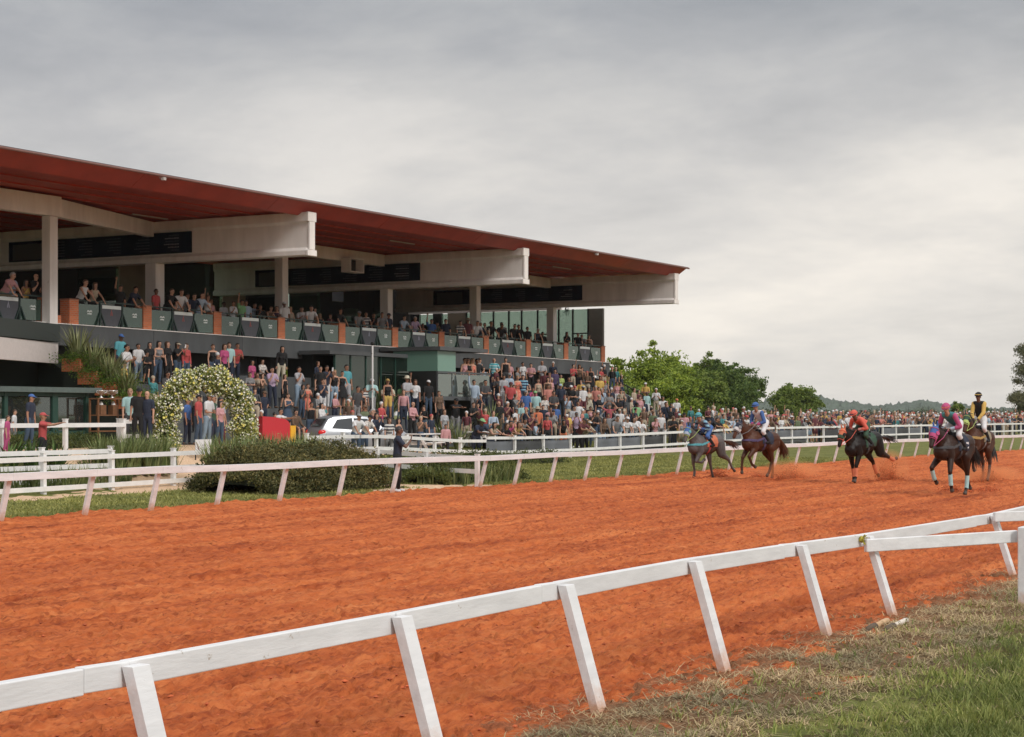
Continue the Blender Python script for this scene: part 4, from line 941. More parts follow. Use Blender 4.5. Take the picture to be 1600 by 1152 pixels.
def hair_mesh(kind, voxelish=1):
    mb = MB(); rr = random.Random(hash(kind) % 1000 if False else len(kind))
    if kind == 'short':
        n = 14; vs = []
        for f_ in (.08, .35, .62, .85, 1):
            for j in range(n):
                ph = 2*math.pi*j/n; c_ = math.cos(ph); tm = 1.12+.85*(1-max(-1, min(1, c_*1.6)))/2*1.0; t = f_*tm
                vs.append(V3(-.012+c_*math.sin(t)*.102, math.sin(ph)*math.sin(t)*.087, .022+math.cos(t)*.112))
        mb.add(vs, [(i*n+j, (i+1)*n+j, (i+1)*n+(j+1) % n, i*n+(j+1) % n) for i in range(4) for j in range(n)]+[tuple(range(n))])
    if kind == 'long':
        n = 14; vs = []
        prof = [(0, .135, .0, .0), (.05, .13, .07, .06), (.0, .10, .10, .083), (0, .05, .112, .093), (0, 0, .108, .095), (0, -.07, .10, .098), (0, -.16, .085, .10), (0, -.25, .065, .10), (0, -.31, .03, .07)]
        for _, z, rx, ry in prof:
            for j in range(n):
                ph = 2*math.pi*j/n; x = math.cos(ph); y = math.sin(ph)
                xx = x*rx-.022
                if x > .2 and z < .08: xx = min(xx, .02+.02*z); 
                vs.append(V3(xx+rr.uniform(-.003, .003), y*ry+rr.uniform(-.004, .004), z))
        k = len(prof); fs = [(i*n+j, (i+1)*n+j, (i+1)*n+(j+1) % n, i*n+(j+1) % n) for i in range(k-1) for j in range(n)]
        mb.add(vs, fs)
    if kind == 'cap':
        n = 14; vs = []
        for t in (0, .4, .8, 1.2, 1.5):
            for j in range(n): ph = 2*math.pi*j/n; vs.append(V3(-.01+math.cos(ph)*math.sin(t)*.108, math.sin(ph)*math.sin(t)*.092, .045+math.cos(t)*.092))
        mb.add(vs, [(i*n+j, (i+1)*n+j, (i+1)*n+(j+1) % n, i*n+(j+1) % n) for i in range(4) for j in range(n)]+[tuple(range(n))])
        mb.add([(.06, -.075, .052), (.12, -.065, .045), (.165, -.03, .038), (.165, .03, .038), (.12, .065, .045), (.06, .075, .052), (.06, .075, .058), (.12, .065, .053), (.165, .03, .046), (.165, -.03, .046), (.12, -.065, .053), (.06, -.075, .058)], [(5, 4, 3, 2, 1, 0), (11, 10, 9, 8, 7, 6), (0, 1, 10, 11), (1, 2, 9, 10), (2, 3, 8, 9), (3, 4, 7, 8), (4, 5, 6, 7)])
    if kind == 'hat':
        mb.lathe((-.005, 0, .05), [(.19, 0), (.195, .006), (.10, .012), (.098, .06), (.085, .10), (.03, .115)], 16)
    if kind == 'helmet':
        n = 14; vs = []
        for t in (0, .35, .7, 1.05, 1.4, 1.62):
            for j in range(n): ph = 2*math.pi*j/n; vs.append(V3(-.012+math.cos(ph)*math.sin(t)*.130, math.sin(ph)*math.sin(t)*.112, .035+math.cos(t)*.122))
        mb.add(vs, [(i*n+j, (i+1)*n+j, (i+1)*n+(j+1) % n, i*n+(j+1) % n) for i in range(5) for j in range(n)]+[tuple(range(n))])
        mb.add([(.08, -.07, .05), (.155, -.05, .045), (.17, 0, .045), (.155, .05, .045), (.08, .07, .05), (.08, .07, .06), (.155, .05, .055), (.17, 0, .055), (.155, -.05, .055), (.08, -.07, .06)], [(4, 3, 2, 1, 0), (9, 8, 7, 6, 5), (0, 1, 8, 9), (1, 2, 7, 8), (2, 3, 6, 7), (3, 4, 5, 6)])
    if kind == 'goggles':
        for s_ in (-1, 1): mb.ell((.098, s_*.032, .012), (.016, .030, .020), 8)
        mb.tube([V3(math.cos(a)*.112-.008, math.sin(a)*.098, .014) for a in [i*math.pi/8 for i in range(17)]], .009, 5, caps=False)
    if kind == 'phone': mb.box(-.005, .005, -.038, .038, -.075, .075)
    return mb.mesh(kind, [None], kind not in ('phone',))
HM = {k: hair_mesh(k) for k in ('short', 'long', 'cap', 'hat', 'helmet', 'goggles', 'phone')}
mbs = MB(); n_ = 16; vs_ = []
for z, rx, ry in ((1.06, .115, .15), (.98, .14, .185), (.85, .17, .22), (.66, .20, .25), (.50, .215, .27)):
    for j in range(n_): a = 2*math.pi*j/n_; w_ = 1+(.07 if j % 2 else 0)*(1.06-z); vs_.append(V3(math.cos(a)*rx*w_, math.sin(a)*ry*w_, z))
mbs.add(vs_, [(i*n_+j, (i+1)*n_+j, (i+1)*n_+(j+1) % n_, i*n_+(j+1) % n_) for i in range(4) for j in range(n_)])
SKIRT = mbs.mesh('skirt', [None], True)
TPL = {}
def template(pose, fem):
    key = (pose, fem)
    if key not in TPL:
        B = make_body(pose, fem); sit = pose == 'sit'; d = .44 if sit else 0
        T = {'body': B.mesh('body'), 'head': B.head, 'B': B}
        T['tee'] = B.shell('shirt', lambda n, t, c: (n == 'torso' or (n == 'pelvis' and c[2] > .93-d) or (n == 'uarm' and t < .72)), .016)
        T['longs'] = B.shell('shirt', lambda n, t, c: (n == 'torso' or (n == 'pelvis' and c[2] > .93-d) or n == 'uarm' or (n == 'farm' and t < .93)), .016)
        T['tank'] = B.shell('shirt', lambda n, t, c: ((n == 'torso' and c[2] < 1.40-d and abs(c[1]) < .16) or (n == 'pelvis' and c[2] > .96-d)), .012)
        T['pants'] = B.shell('trousers', lambda n, t, c: ((n == 'pelvis' and c[2] <= 1.0-d) or n == 'thigh' or (n == 'shin' and t < .97)), .013)
        T['shorts'] = B.shell('shorts', lambda n, t, c: ((n == 'pelvis' and c[2] <= 1.0-d) or (n == 'thigh' and t < .85)), .02)
        T['shoeL'] = B.shell('shoe', lambda n, t, c: n == 'foot' and c[1] > 0, .010); T['shoeR'] = B.shell('shoe', lambda n, t, c: n == 'foot' and c[1] < 0, .010)
        TPL[key] = T
    return TPL[key]
CM = {'black': (.012, .012, .014), 'white': (.68, .67, .68), 'navy': (.018, .028, .06), 'grey': (.23, .23, .24), 'dark grey': (.06, .06, .065), 'light grey': (.42, .42, .45), 'red': (.55, .045, .045),
      'maroon': (.14, .025, .035), 'pink': (.62, .28, .30), 'magenta': (.55, .04, .20), 'coral': (.62, .20, .15), 'blue': (.03, .13, .42), 'light blue': (.36, .47, .60), 'turquoise': (.05, .38, .45),
      'aqua': (.36, .62, .62), 'green': (.22, .50, .20), 'olive': (.13, .17, .08), 'dark green': (.03, .09, .05), 'yellow': (.72, .45, .05), 'cream': (.62, .55, .40), 'beige': (.48, .38, .26), 'brown': (.16, .09, .05),
      'orange': (.72, .16, .04), 'lilac': (.48, .33, .50), 'purple': (.08, .05, .14), 'jeans': (.045, .085, .15), 'light jeans': (.25, .37, .50), 'khaki': (.30, .25, .15), 'mustard': (.42, .25, .04), 'teal': (.03, .25, .26), 'lime': (.45, .60, .12)}
CM['scarlet'] = (.80, .10, .045)
CM = {k: tuple(max(.004, (sum(v)/3+(x-sum(v)/3)*.80)*.92) for x in v) for k, v in CM.items()}
def cloth(c): return mat('cloth_'+c.replace(' ', '_'), CM[c], .85, noise=.12, nscale=5, bump=.35, bscale=22)
def striped(c1, c2, name):
    if name in MATS: return MATS[name]
    m = bpy.data.materials.new(name); m.use_nodes = True; nt = m.node_tree; b = nt.nodes['Principled BSDF']
    tc = nt.nodes.new('ShaderNodeTexCoord'); w = nn(nt, 'ShaderNodeTexWave', Scale=2.2, Distortion=.3); w.bands_direction = 'Z'; lk(nt, tc.outputs['Object'], w.inputs[0])
    r = ramp(nt, w.outputs[0], [(.45, c1), (.55, c2)]); lk(nt, r.outputs[0], b.inputs['Base Color']); b.inputs['Roughness'].default_value = .9; MATS[name] = m; return m
def floral(c1, c2, name):
    return mat(name, c1, .85, noise=.9, nscale=16, alt=c2)
PAT = {'striped': lambda: striped((.55, .53, .50), (.06, .06, .08), 'cloth_striped'), 'blue striped': lambda: striped((.22, .42, .55), (.02, .04, .09), 'cloth_blue_striped'), 'turquoise striped': lambda: striped((.06, .36, .42), (.40, .58, .62), 'cloth_turq_striped'),
       'red floral': lambda: floral((.60, .20, .14), (.40, .07, .05), 'cloth_red_floral'), 'white floral': lambda: floral((.62, .58, .54), (.20, .18, .18), 'cloth_white_floral'), 'plaid red': lambda: floral((.45, .10, .12), (.10, .03, .04), 'cloth_plaid')}
def cm(c): return PAT[c]() if c in PAT else cloth(c)
SK = {'l': mat('skin_light', (.52, .29, .20), .6, noise=.06), 'm': mat('skin_medium', (.38, .19, .12), .6, noise=.06), 'd': mat('skin_dark', (.14, .065, .04), .55, noise=.06)}
HC = {'k': mat('hair_dark', (.018, .013, .011), .5, noise=.3, nscale=60), 'b': mat('hair_brown', (.07, .035, .018), .5, noise=.3, nscale=60), 'y': mat('hair_blonde', (.30, .19, .09), .5, noise=.3, nscale=60), 'g': mat('hair_grey', (.35, .34, .33), .6, noise=.2, nscale=60)}
HN = {'k': 'dark', 'b': 'brown', 'y': 'blonde', 'g': 'grey'}
M_face = mat('face_dark', (.035, .018, .014), .6)
def child(me, par, name, m, loc=None, rot=None):
    o = bpy.data.objects.new(name, me); COL.objects.link(o); o.parent = par
    for s_ in o.material_slots: s_.link = 'OBJECT'
    o.material_slots[0].material = m
    if loc is not None: o.location = loc
    if rot is not None: o.rotation_euler = rot
    return o
def headrot(T):
    c, f, u = T['head']; l = u.cross(f); M = Matrix((f, l, u)).transposed(); return c, M.to_euler()
def person(loc, yaw, scale, pose, fem, shirt, sk_, legs, lk_, hair, hc, skin, hat=None, phone=None, lean_h=None):
    """shirt: (kind, colour) legs: (kind, colour)"""
    T = template(pose, fem); b = bpy.data.objects.new('person', T['body']); COL.objects.link(b)
    for s_ in b.material_slots: s_.link = 'OBJECT'
    b.material_slots[0].material = SK[skin]; b.material_slots[1].material = M_face
    b.location = loc; b.rotation_euler = (R(rnd.gauss(0, 1.8)), R(rnd.gauss(1, 2.2)), yaw); b.scale = (scale*rnd.uniform(.96, 1.1),)*2+(scale,)
    if sk_ == 'dress': child(T['tank'], b, 'dress_top', cm(shirt)); child(SKIRT, b, 'dress_skirt', cm(shirt)) if pose != 'sit' else None
    else: child(T[sk_], b, 'shirt', cm(shirt))
    if sk_ != 'dress':
        child(T['pants' if lk_ == 'pants' else 'shorts'], b, 'trousers' if lk_ == 'pants' else 'shorts', cm(legs))
    sc_ = cloth(rnd.choice(['black', 'white', 'dark grey', 'brown']))
    for q in ('shoeL', 'shoeR'): child(T[q], b, 'shoe', sc_)
    c, e = headrot(T)
    if hair != 'bald': child(HM['long' if hair == 'long' else 'short'], b, 'hair', HC[hc], c, e)
    if hat: child(HM['hat' if hat[0] == 'hat' else 'cap'], b, hat[0], cloth(hat[1]), c, e)
    if phone:
        f = T['head'][1]; u = T['head'][2]; child(HM['phone'], b, 'phone', cloth(phone), c+f*(.40 if pose == 'phone' else .58)+u*(.02 if pose == 'phone' else -.08), e)
    return b
# ------------------------------------------------------------------ the crowd
BALC = """3 425 m tee:pink p:khaki short:g lean l
18 427 m tee:light_blue p:khaki short:k cross m
39 438 f tank:yellow p:black long:k face m
59 429 m tee:black p:black bald:k face l ph=brown
124 437 f tank:white p:black short:b lean l
146 443 f tank:beige p:black long:b lean l
184 446 m tee:black p:black short:k raise m
203 448 m tee:navy p:black short:k lean m
243 452 m tee:red p:dark_grey short:k stand d
262 452 m tee:black p:dark_grey short:b lean l
276 451 m tee:white p:khaki short:k lean l
290 459 m tee:light_grey p:jeans short:k stand m
297 459 m tee:navy p:black short:k lean l
310 458 m tee:light_blue p:light_jeans short:k lean l
321 462 f tank:white p:black long:b raise m
333 468 f tank:pink p:black short:b raise m
348 472 m tee:white p:olive short:k stand d
362 471 f tee:white p:navy short:b face m
375 469 m tee:green p:black short:k raise m
384 470 m tee:light_blue p:navy short:k stand m
392 474 m longs:light_blue p:navy short:k camera m
382 490 c tee:beige p:navy short:b lean l
406 477 f tee:black p:navy short:b face m
416 479 f tank:brown p:black short:b lean l
433 479 f tank:purple p:black long:b clap l
446 472 m tee:white p:jeans short:k stand d hat=cap:white
455 480 f tank:beige p:white long:y stand l
473 480 m tee:white p:jeans short:k clap l
484 479 m tee:white p:jeans short:k lean l
491 482 f tank:brown p:black long:b stand l
500 491 f tank:black p:black long:y lean l
514 491 f tee:maroon p:black short:b face l
527 483 m tee:black p:black short:k lean m
556 487 m tee:grey p:black short:k lean m hat=cap:grey
573 489 f tee:striped p:black short:b lean m
582 490 m tee:black p:jeans short:k face m
597 489 m tee:grey p:beige short:k lean m
605 490 m tee:navy p:black short:k stand m hat=cap:navy
628 494 m tee:light_blue p:jeans short:k lean l
642 501 m tee:white p:navy short:b lean l
648 495 f tee:lilac p:jeans short:g lean l
660 506 f tank:orange p:black long:k stand m
672 499 m tee:blue p:navy short:k raise m
684 504 f tee:olive p:black short:b phone m
697 499 m tee:navy p:black short:b stand l
718 502 m tee:striped p:black short:k lean l
729 498 m tee:maroon p:black short:k stand m hat=hat:khaki
741 502 m tee:white p:black short:b lean l
748 505 m longs:navy p:black short:b lean l
759 505 m tee:cream p:black short:b face m
764 501 m tee:black p:black short:k lean l
779 507 m tee:black p:black short:k lean m
786 504 m tee:grey p:black short:k stand m
799 507 m tee:black p:black short:k lean l
811 507 m longs:black p:black short:k lean l
825 511 m tee:black p:black short:k stand m
836 513 f tank:navy p:black short:g lean l
846 519 m tee:black p:khaki short:k cross m
885 519 f tee:black p:jeans long:k face m
901 521 m tee:black p:black short:k lean l
910 523 m tee:grey p:black short:k lean m
919 524 f tank:brown p:black long:b clap l"""
TERR = """183 522 m tee:turquoise p:navy short:k stand d hat=cap:blue
193 538 m tee:white p:jeans short:k clap m
216 537 m tee:white p:light_jeans short:k hip m
228 550 c tee:black s:black short:k cross m
233 535 f tee:black p:black long:k stand l
244 533 f tank:grey p:jeans long:k cross l
263 534 f tee:black p:black long:b stand l
277 535 f tee:black p:jeans long:k phone m hat=cap:beige ph=white
289 537 f longs:red p:jeans short:b stand l
268 566 m tee:maroon p:jeans bald:k sit m
258 580 m tee:dark_grey p:jeans short:k sit m
332 538 f tank:black p:jeans short:b hip l
348 538 f tee:magenta p:black long:b stand l
357 535 m tee:aqua p:navy short:k stand l
366 536 m tee:red p:navy short:k clap m
391 563 f tee:magenta p:black long:k stand m
409 562 f tee:white_floral p:navy long:b sit l
388 582 f tee:grey p:jeans short:k cross l
403 583 f tank:beige p:jeans long:b cross m
412 584 f tank:brown p:black long:b face l
426 574 m tee:lilac p:navy short:k face l
437 541 f longs:black p:cream long:k stand l
443 585 f tank:black s:black long:b stand l
467 573 m tee:light_grey p:light_jeans short:k face m
500 572 m tee:black s:black short:k stand l
508 571 m tee:navy p:white short:k phone m ph=white
503 592 f tee:navy p:white short:b face l
502 600 m tee:dark_grey p:black short:k sit m
498 617 c tee:purple s:black short:k sit m
521 578 f tank:black p:light_jeans long:y hip l
527 577 c tee:white s:white short:y stand l
534 580 f dress:black p:black short:k hip l
541 540 m tee:turquoise s:light_grey short:k stand m
570 552 c tee:striped p:brown short:k stand m
606 569 f tank:black s:yellow short:k stand m hat=cap:mustard
579 592 m tee:aqua p:grey short:g clap m hat=cap:white
600 601 f tee:beige p:jeans short:b clap l
610 600 m tee:cream p:jeans short:k clap l
626 600 m tee:green p:light_jeans short:b clap l
636 578 m tee:light_grey p:jeans short:k cross m hat=hat:cream
648 586 f tee:white p:navy long:b raise m
669 594 m tee:black p:jeans short:k stand d hat=cap:white
542 616 m tee:olive p:khaki short:g sit l
554 603 m tee:dark_grey p:grey short:k stand m
563 609 f tank:black p:black short:b stand m
571 616 m longs:black p:black short:g sit l
583 629 f tee:dark_grey p:black short:b stand l hat=cap:black Y=39.5
570 633 m longs:olive p:black short:k stand m hat=cap:brown
588 646 f longs:navy p:black long:k phone l ph=magenta Y=36.0
580 637 f tee:maroon p:black short:g face l Y=38.2
607 656 f tee:striped p:grey long:b stand l Y=36.3
624 654 f tank:black p:black long:k face l ph=black Y=36.6
557 647 m tee:white p:jeans short:k lean m hat=cap:grey Y=35.4
568 648 m tee:white_floral p:jeans short:k lean m hat=cap:black Y=36.2
484 628 m tank:black p:jeans short:k raise m
479 600 f dress:red_floral p:black short:b clap l
471 601 f tee:dark_grey p:jeans long:k face m
501 630 f longs:white p:black long:k clap l
449 615 f dress:jeans p:black short:b clap l
434 638 m tee:white p:jeans short:k camera m
411 611 m tee:navy p:navy short:b hip m hat=cap:brown
461 640 m longs:brown s:jeans short:k sit l Y=43.1
643 628 f longs:pink p:black bald:k cross l
657 636 m longs:black p:light_jeans short:b sit m
689 618 f tee:dark_grey p:black long:k stand m
686 611 f tee:brown p:black short:b stand l
710 622 m tee:black p:grey short:k camera m hat=cap:black
694 640 f tee:light_grey p:grey long:b stand l
696 660 c longs:pink p:black short:k stand m Y=39.4
740 629 m tee:black p:black short:b clap l
748 630 m tee:maroon p:brown short:k stand l
757 636 f tank:black p:navy short:b clap m
777 627 m tee:black p:brown bald:g stand l
744 652 m tee:navy p:navy short:k rest d hat=cap:green Y=38.6
770 661 f tank:beige p:navy long:k rest l Y=38.6
779 660 f tee:black p:black long:b rest l Y=38.6
790 658 f tee:magenta p:black long:k rest m Y=38.9
802 659 f tank:mustard p:navy long:b rest l Y=38.6
771 560 m tee:turquoise_striped p:navy bald:g hip l
790 559 m tank:black p:dark_grey short:k stand l
798 566 f tee:pink p:jeans long:b stand m
818 566 f tee:white p:dark_grey short:k stand m
829 568 m tee:pink p:black short:k cross l
846 564 m tee:light_grey p:brown bald:k cross m
774 582 f tank:brown p:black long:y face l
777 588 m tee:dark_grey p:jeans short:k clap m
785 586 m tee:light_grey p:grey short:k stand m
794 583 m tee:light_blue p:grey short:g stand l hat=cap:grey
788 603 m tee:white p:white short:k stand m hat=cap:red
795 597 m tee:red p:black short:k stand m hat=cap:maroon
807 587 f dress:red_floral p:black short:y clap l
801 602 f tank:white s:black long:b clap l
817 586 m tee:blue_striped p:jeans short:k stand l
824 593 f tank:black p:jeans long:k cross l
842 592 f tank:beige p:black short:b stand l
857 590 f tank:brown p:black long:k stand l
856 601 m tee:coral p:black short:k stand m
852 580 m longs:maroon p:black short:k stand m
838 611 m tee:aqua p:beige short:k stand m hat=cap:green
822 610 m tee:blue p:jeans short:k stand l hat=cap:grey
833 606 f tee:magenta p:black short:b face m
852 618 f tee:white_floral p:black long:b stand m
804 637 m tee:white p:beige short:k sit m hat=cap:grey
820 637 m tee:grey p:black short:k stand m hat=cap:green
817 629 m tee:aqua p:jeans short:b stand l
811 654 f tank:grey p:jeans short:k rest m
831 645 m tee:maroon p:dark_grey short:k phone l ph=dark_grey
839 636 m tee:orange p:black short:k stand m hat=hat:beige
850 633 m tee:navy p:black short:k stand l
858 636 m tee:pink p:black short:k stand m
857 643 m tee:grey p:jeans bald:k lean d
866 577 m longs:purple p:black short:k stand l
876 585 f tee:lime p:navy short:k stand l
887 589 m tee:black p:white short:k cross m
876 600 m tee:navy p:black short:k stand m hat=cap:light_blue
878 607 m tee:red p:jeans short:b stand l
893 602 m tee:black p:black short:k cross m hat=cap:white
864 611 m tee:dark_grey p:black short:k cross m
911 603 m tee:white p:maroon short:k stand d hat=cap:light_grey
920 606 f dress:cream p:black long:k cross m
932 603 m tee:coral p:navy short:g stand l
940 607 m tee:light_blue p:jeans short:g stand l
904 570 f tank:brown p:black long:b raise m
912 574 f tank:black p:light_jeans long:k stand m
925 574 f dress:black p:black short:b stand m
934 587 m tee:yellow p:black short:k stand m
943 594 m tee:pink p:grey short:b stand m
948 601 f tank:beige p:black short:k face m
963 596 f tank:pink p:white short:k stand m
969 598 m tee:teal p:white short:k stand m hat=cap:red
951 612 m tee:grey p:black short:k clap m
955 618 f tee:black p:black short:b stand m
967 622 m tee:black p:grey short:k cross m
993 616 m tee:grey p:maroon short:k sit m
999 619 f tee:pink p:black short:b stand l
994 629 m tee:green p:black short:k stand d hat=cap:black
1009 598 m tee:yellow p:dark_grey short:k cross m hat=cap:white
1011 613 m longs:aqua p:white short:k stand d
1007 625 m longs:navy p:maroon short:k stand d
1020 642 m longs:olive p:black short:k stand m hat=cap:brown
1023 652 f tee:pink p:grey short:k phone m ph=pink
1032 645 m tee:white p:grey short:b stand l
1036 620 m tee:white p:grey short:k lean m
1041 628 m tee:navy p:black short:k stand m
1050 630 m tee:navy p:black short:k stand m
1056 623 m tee:white p:jeans short:k stand m hat=cap:orange
902 627 m tee:white p:jeans short:k stand m
895 634 m tee:light_grey p:maroon short:k stand l
922 635 f tank:pink p:black short:k stand m
927 643 m tee:black p:jeans short:k face m
950 632 m tee:plaid_red p:black short:b hands_up l
949 646 m longs:grey p:black short:k hands_up m
868 632 m tee:blue p:black short:k stand m hat=cap:beige
887 645 m tee:yellow p:brown short:k stand m
880 655 f tank:black p:orange long:k lean m
900 644 m tee:lilac p:black short:k phone m ph=dark_grey
905 651 m tee:maroon p:black short:k rest m hat=cap:dark_grey Y=38.6
914 650 f longs:beige p:black long:y rest m hat=cap:white Y=38.6
939 649 f longs:brown p:light_jeans long:b lean l Y=38.9
968 639 m tee:white p:light_jeans short:k stand m hat=cap:beige
960 650 m tee:grey p:jeans short:b lean l Y=39
977 650 f tee:white p:black short:b lean l hat=cap:white Y=39
985 649 f tee:white p:jeans long:k lean l Y=39
992 647 f longs:white p:black long:b clap l Y=39
1001 655 f tee:white p:beige short:b clap m
1049 650 m tee:black p:dark_grey short:k clap m hat=cap:brown
1062 646 f longs:beige p:yellow short:k stand m hat=cap:aqua
1070 645 m tee:pink p:jeans short:k stand m hat=cap:black
205 607 m tee:aqua p:dark_grey short:y stand l Y=38.4
214 606 m tee:black p:black short:k hip m hat=cap:black Y=36.9
231 611 m tee:navy p:navy bald:g stand l Y=36.6
293 622 m tee:blue p:navy short:k stand m Y=38.0
310 616 m tee:red p:jeans short:k stand m hat=cap:black Y=37.6
322 614 m tee:white p:light_jeans short:k cross m hat=cap:white Y=38.2
342 627 f tee:pink p:jeans long:k stand l Y=37.8
347 621 m tee:light_grey p:maroon short:k stand m Y=38.8
333 612 m tee:dark_green p:navy short:k stand m Y=40.0
44 616 m tee:navy p:jeans short:k stand m hat=cap:blue Y=37.2
69 645 m tee:red p:black short:y camera m hat=cap:red Y=33.9
9 649 c tee:magenta p:magenta short:b stand l Y=35.2
5 619 m longs:navy p:navy short:g stand l Y=40.2
27 614 m longs:olive p:dark_grey short:k stand m hat=cap:khaki Y=40.4
20 640 c tee:white p:grey short:b stand l Y=38.6
621 666 m tee:navy p:black short:k phone d Y=25.6"""
BOOTH = """724 553 f tank:pink p:black short:b stand l
728 559 f tank:black p:black long:b cross m
733 552 f tank:red_floral p:black long:y stand l
745 551 m tee:black p:jeans short:k hip m
705 567 f tee:beige p:black short:y stand l
742 577 m longs:light_blue p:grey short:k raise m
758 586 m tee:dark_grey p:navy short:k cross m"""
KD = {'tee': '%s T-shirt', 'longs': '%s long-sleeved top', 'tank': '%s sleeveless top', 'dress': '%s dress'}
PD = {'stand': 'standing', 'cross': 'arms crossed', 'lean': 'leaning forward', 'phone': 'both hands raised', 'raise': 'one arm raised', 'face': 'hand near mouth', 'hip': 'hand on hip', 'clap': 'hands together', 'camera': 'arms stretched forward', 'sit': 'seated', 'hands_up': 'hands on head', 'rest': 'elbows on rail'}
PEOPLE = []
def upx(X, Y): return 800+2840*(X*.4857-Y*.8741)/(X*.8741+Y*.4857)
def parse(l):
    q = l.split(); d = dict(u=float(q[0]), v=float(q[1]), g=q[2], pose=q[6], skin=q[7], hat=None, ph=None, Y=None)
    a, b = q[3].split(':'); d['sk'] = a; d['shirt'] = b.replace('_', ' ')
    if ':' in q[4]: a, b = q[4].split(':')
    else: a, b = 'p', q[4]
    d['lk'] = 'pants' if a == 'p' else 'shorts'; d['legs'] = b.replace('_', ' ')
    a, b = q[5].split(':'); d['hair'] = a; d['hc'] = b
    for e in q[8:]:
        k, w = e.split('=')
        if k == 'hat': a, b = w.split(':'); d['hat'] = (a, b.replace('_', ' '))
        if k == 'ph': d['ph'] = w.replace('_', ' ')
        if k == 'Y': d['Y'] = float(w)
    return d
def floor_at(X, Y):
    if TX0+.2 < X < TX1-.2 and Y >= 42: k = min(6, int((Y-42)/.95)); return tierz(min(k, 2) if 67.0 < X < 78.4 and k > 2 else k)
    return gz(X, Y)+.03
def hfac(d): return {'m': 1.0, 'f': .93, 'c': .72}[d['g']]
def put(d, X, Y, z, sc, yaw, zone):
    o = person((X, Y, z), yaw, sc, d['pose'], d['g'] == 'f' or (d['g'] == 'c' and d['hair'] == 'long'), d['shirt'], d['sk'], d['legs'], d['lk'], d['hair'], d['hc'], d['skin'], d['hat'], d['ph'])
    PEOPLE.append((o, d, zone)); return o
def yawto(X, Y, j=.3): return math.atan2(13-Y, 50-X)+rnd.uniform(-j, j)
def ZONE(u, y):
    for lim, nm in ((120, 'by the kiosk'), (235, 'by the planter steps'), (400, 'by the flower arch'), (480, 'above the red stall'), (600, 'near the hatchback'), (680, 'below the glass doors'), (770, 'near the glass balcony'), (830, 'right of the glass balcony'), (880, 'mid right terrace'), (935, 'terrace right end'), (1000, 'by the stair handrail'), (1080, 'below the green trees')):
        if u < lim: return nm
    return 'at the right'
def level(Y, X, v):
    if Y < 36: return 'in front'
    if Y < 42: return 'on the ground'
    k = int((Y-42)/.95); return ['bottom step', 'bottom step', 'lower step', 'middle step', 'upper step', 'upper step', 'top step'][min(6, k)]
for l in BALC.splitlines():
    d = parse(l); H = template(d['pose'], d['g'] == 'f')['head'][0].z+.125; best = None
    for Y in (48.78, 48.95, 49.2, 49.5, 49.9, 50.5):
        p = at(d['u'], d['v'], Y); s_ = (p.z-zb(p.x))/H; e = abs(s_-hfac(d))+ (Y-48.7)*.03
        if best is None or e < best[0]: best = (e, p, s_)
    e, p, s_ = best; s_ = min(1.08, max(.66, s_)); X = p.x; k = sum(1 for x in PX if x < X)
    if abs(p.x-51.05) < .45: X -= .3
    put(d, X, p.y, zb(X)+.01, s_, yawto(X, p.y, .35), 'on balcony '+('left of white column' if k == 0 else ('behind %s railing bay' % ORD[k-1])))
for l in BOOTH.splitlines():
    d = parse(l); H = template(d['pose'], d['g'] == 'f')['head'][0].z+.125; front = d['u'] in (742, 758)
    best = None
    for Y in ((45.5, 46.0, 46.6, 47.0) if not front else (44.35, 44.4)):
        p = at(d['u'], d['v'], Y); fl = 2.90 if not front else tierz(2); s_ = (p.z-fl)/H; e = abs(s_-hfac(d))
        if best is None or e < best[0]: best = (e, p, s_, fl)
    e, p, s_, fl = best; put(d, p.x, p.y, fl, min(1.1, max(.7, s_)), yawto(p.x, p.y), 'at glass balcony' if not front else 'beside glass balcony')
used = []
for l in TERR.splitlines():
    d = parse(l); H = template(d['pose'], d['g'] == 'f')['head'][0].z+.125; hf = hfac(d); best = None
    Ys = [d['Y']] if d['Y'] else [37.0+.25*i for i in range(20)]+[42+.95*k+.45+e for k in range(7) for e in (-.15, .1, .3)]
    for Y in Ys:
        p = at(d['u'], d['v'], Y); fl = floor_at(p.x, Y)
        if d['pose'] == 'sit':
            if Y < 42.4: continue
            fl -= .40
        if 66.8 < p.x < 78.8 and Y > 44.7: continue
        if p.x < 51 and Y > 41: continue
        s_ = (p.z-fl)/H; e = abs(s_-hf)
        for (a, b) in used:
            if (a-p.x)**2+(b-Y)**2 < .16: e += .12
        if best is None or e < best[0]: best = (e, p, s_, fl)
    e, p, s_, fl = best; s_ = min(1.12*hf, max(.86*hf, s_)); used.append((p.x, p.y))
    yw = yawto(p.x, p.y, .35) if d['pose'] != 'sit' else R(-95)+rnd.uniform(-.3, .1)
    if d['u'] == 621: yw = R(-58); fl = .0; s_ = .98
    if d['u'] == 69: yw = R(-62)
    if d['pose'] == 'rest': yw = R(-112)
    if 36.4 < p.y < 40.5 and d['u'] < 240 and d['u'] > 100: yw = R(-150)+rnd.uniform(-.5, .5)
    put(d, p.x, p.y, fl, s_, yw, level(p.y, p.x, d['v'])+' '+ZONE(d['u'], 0))
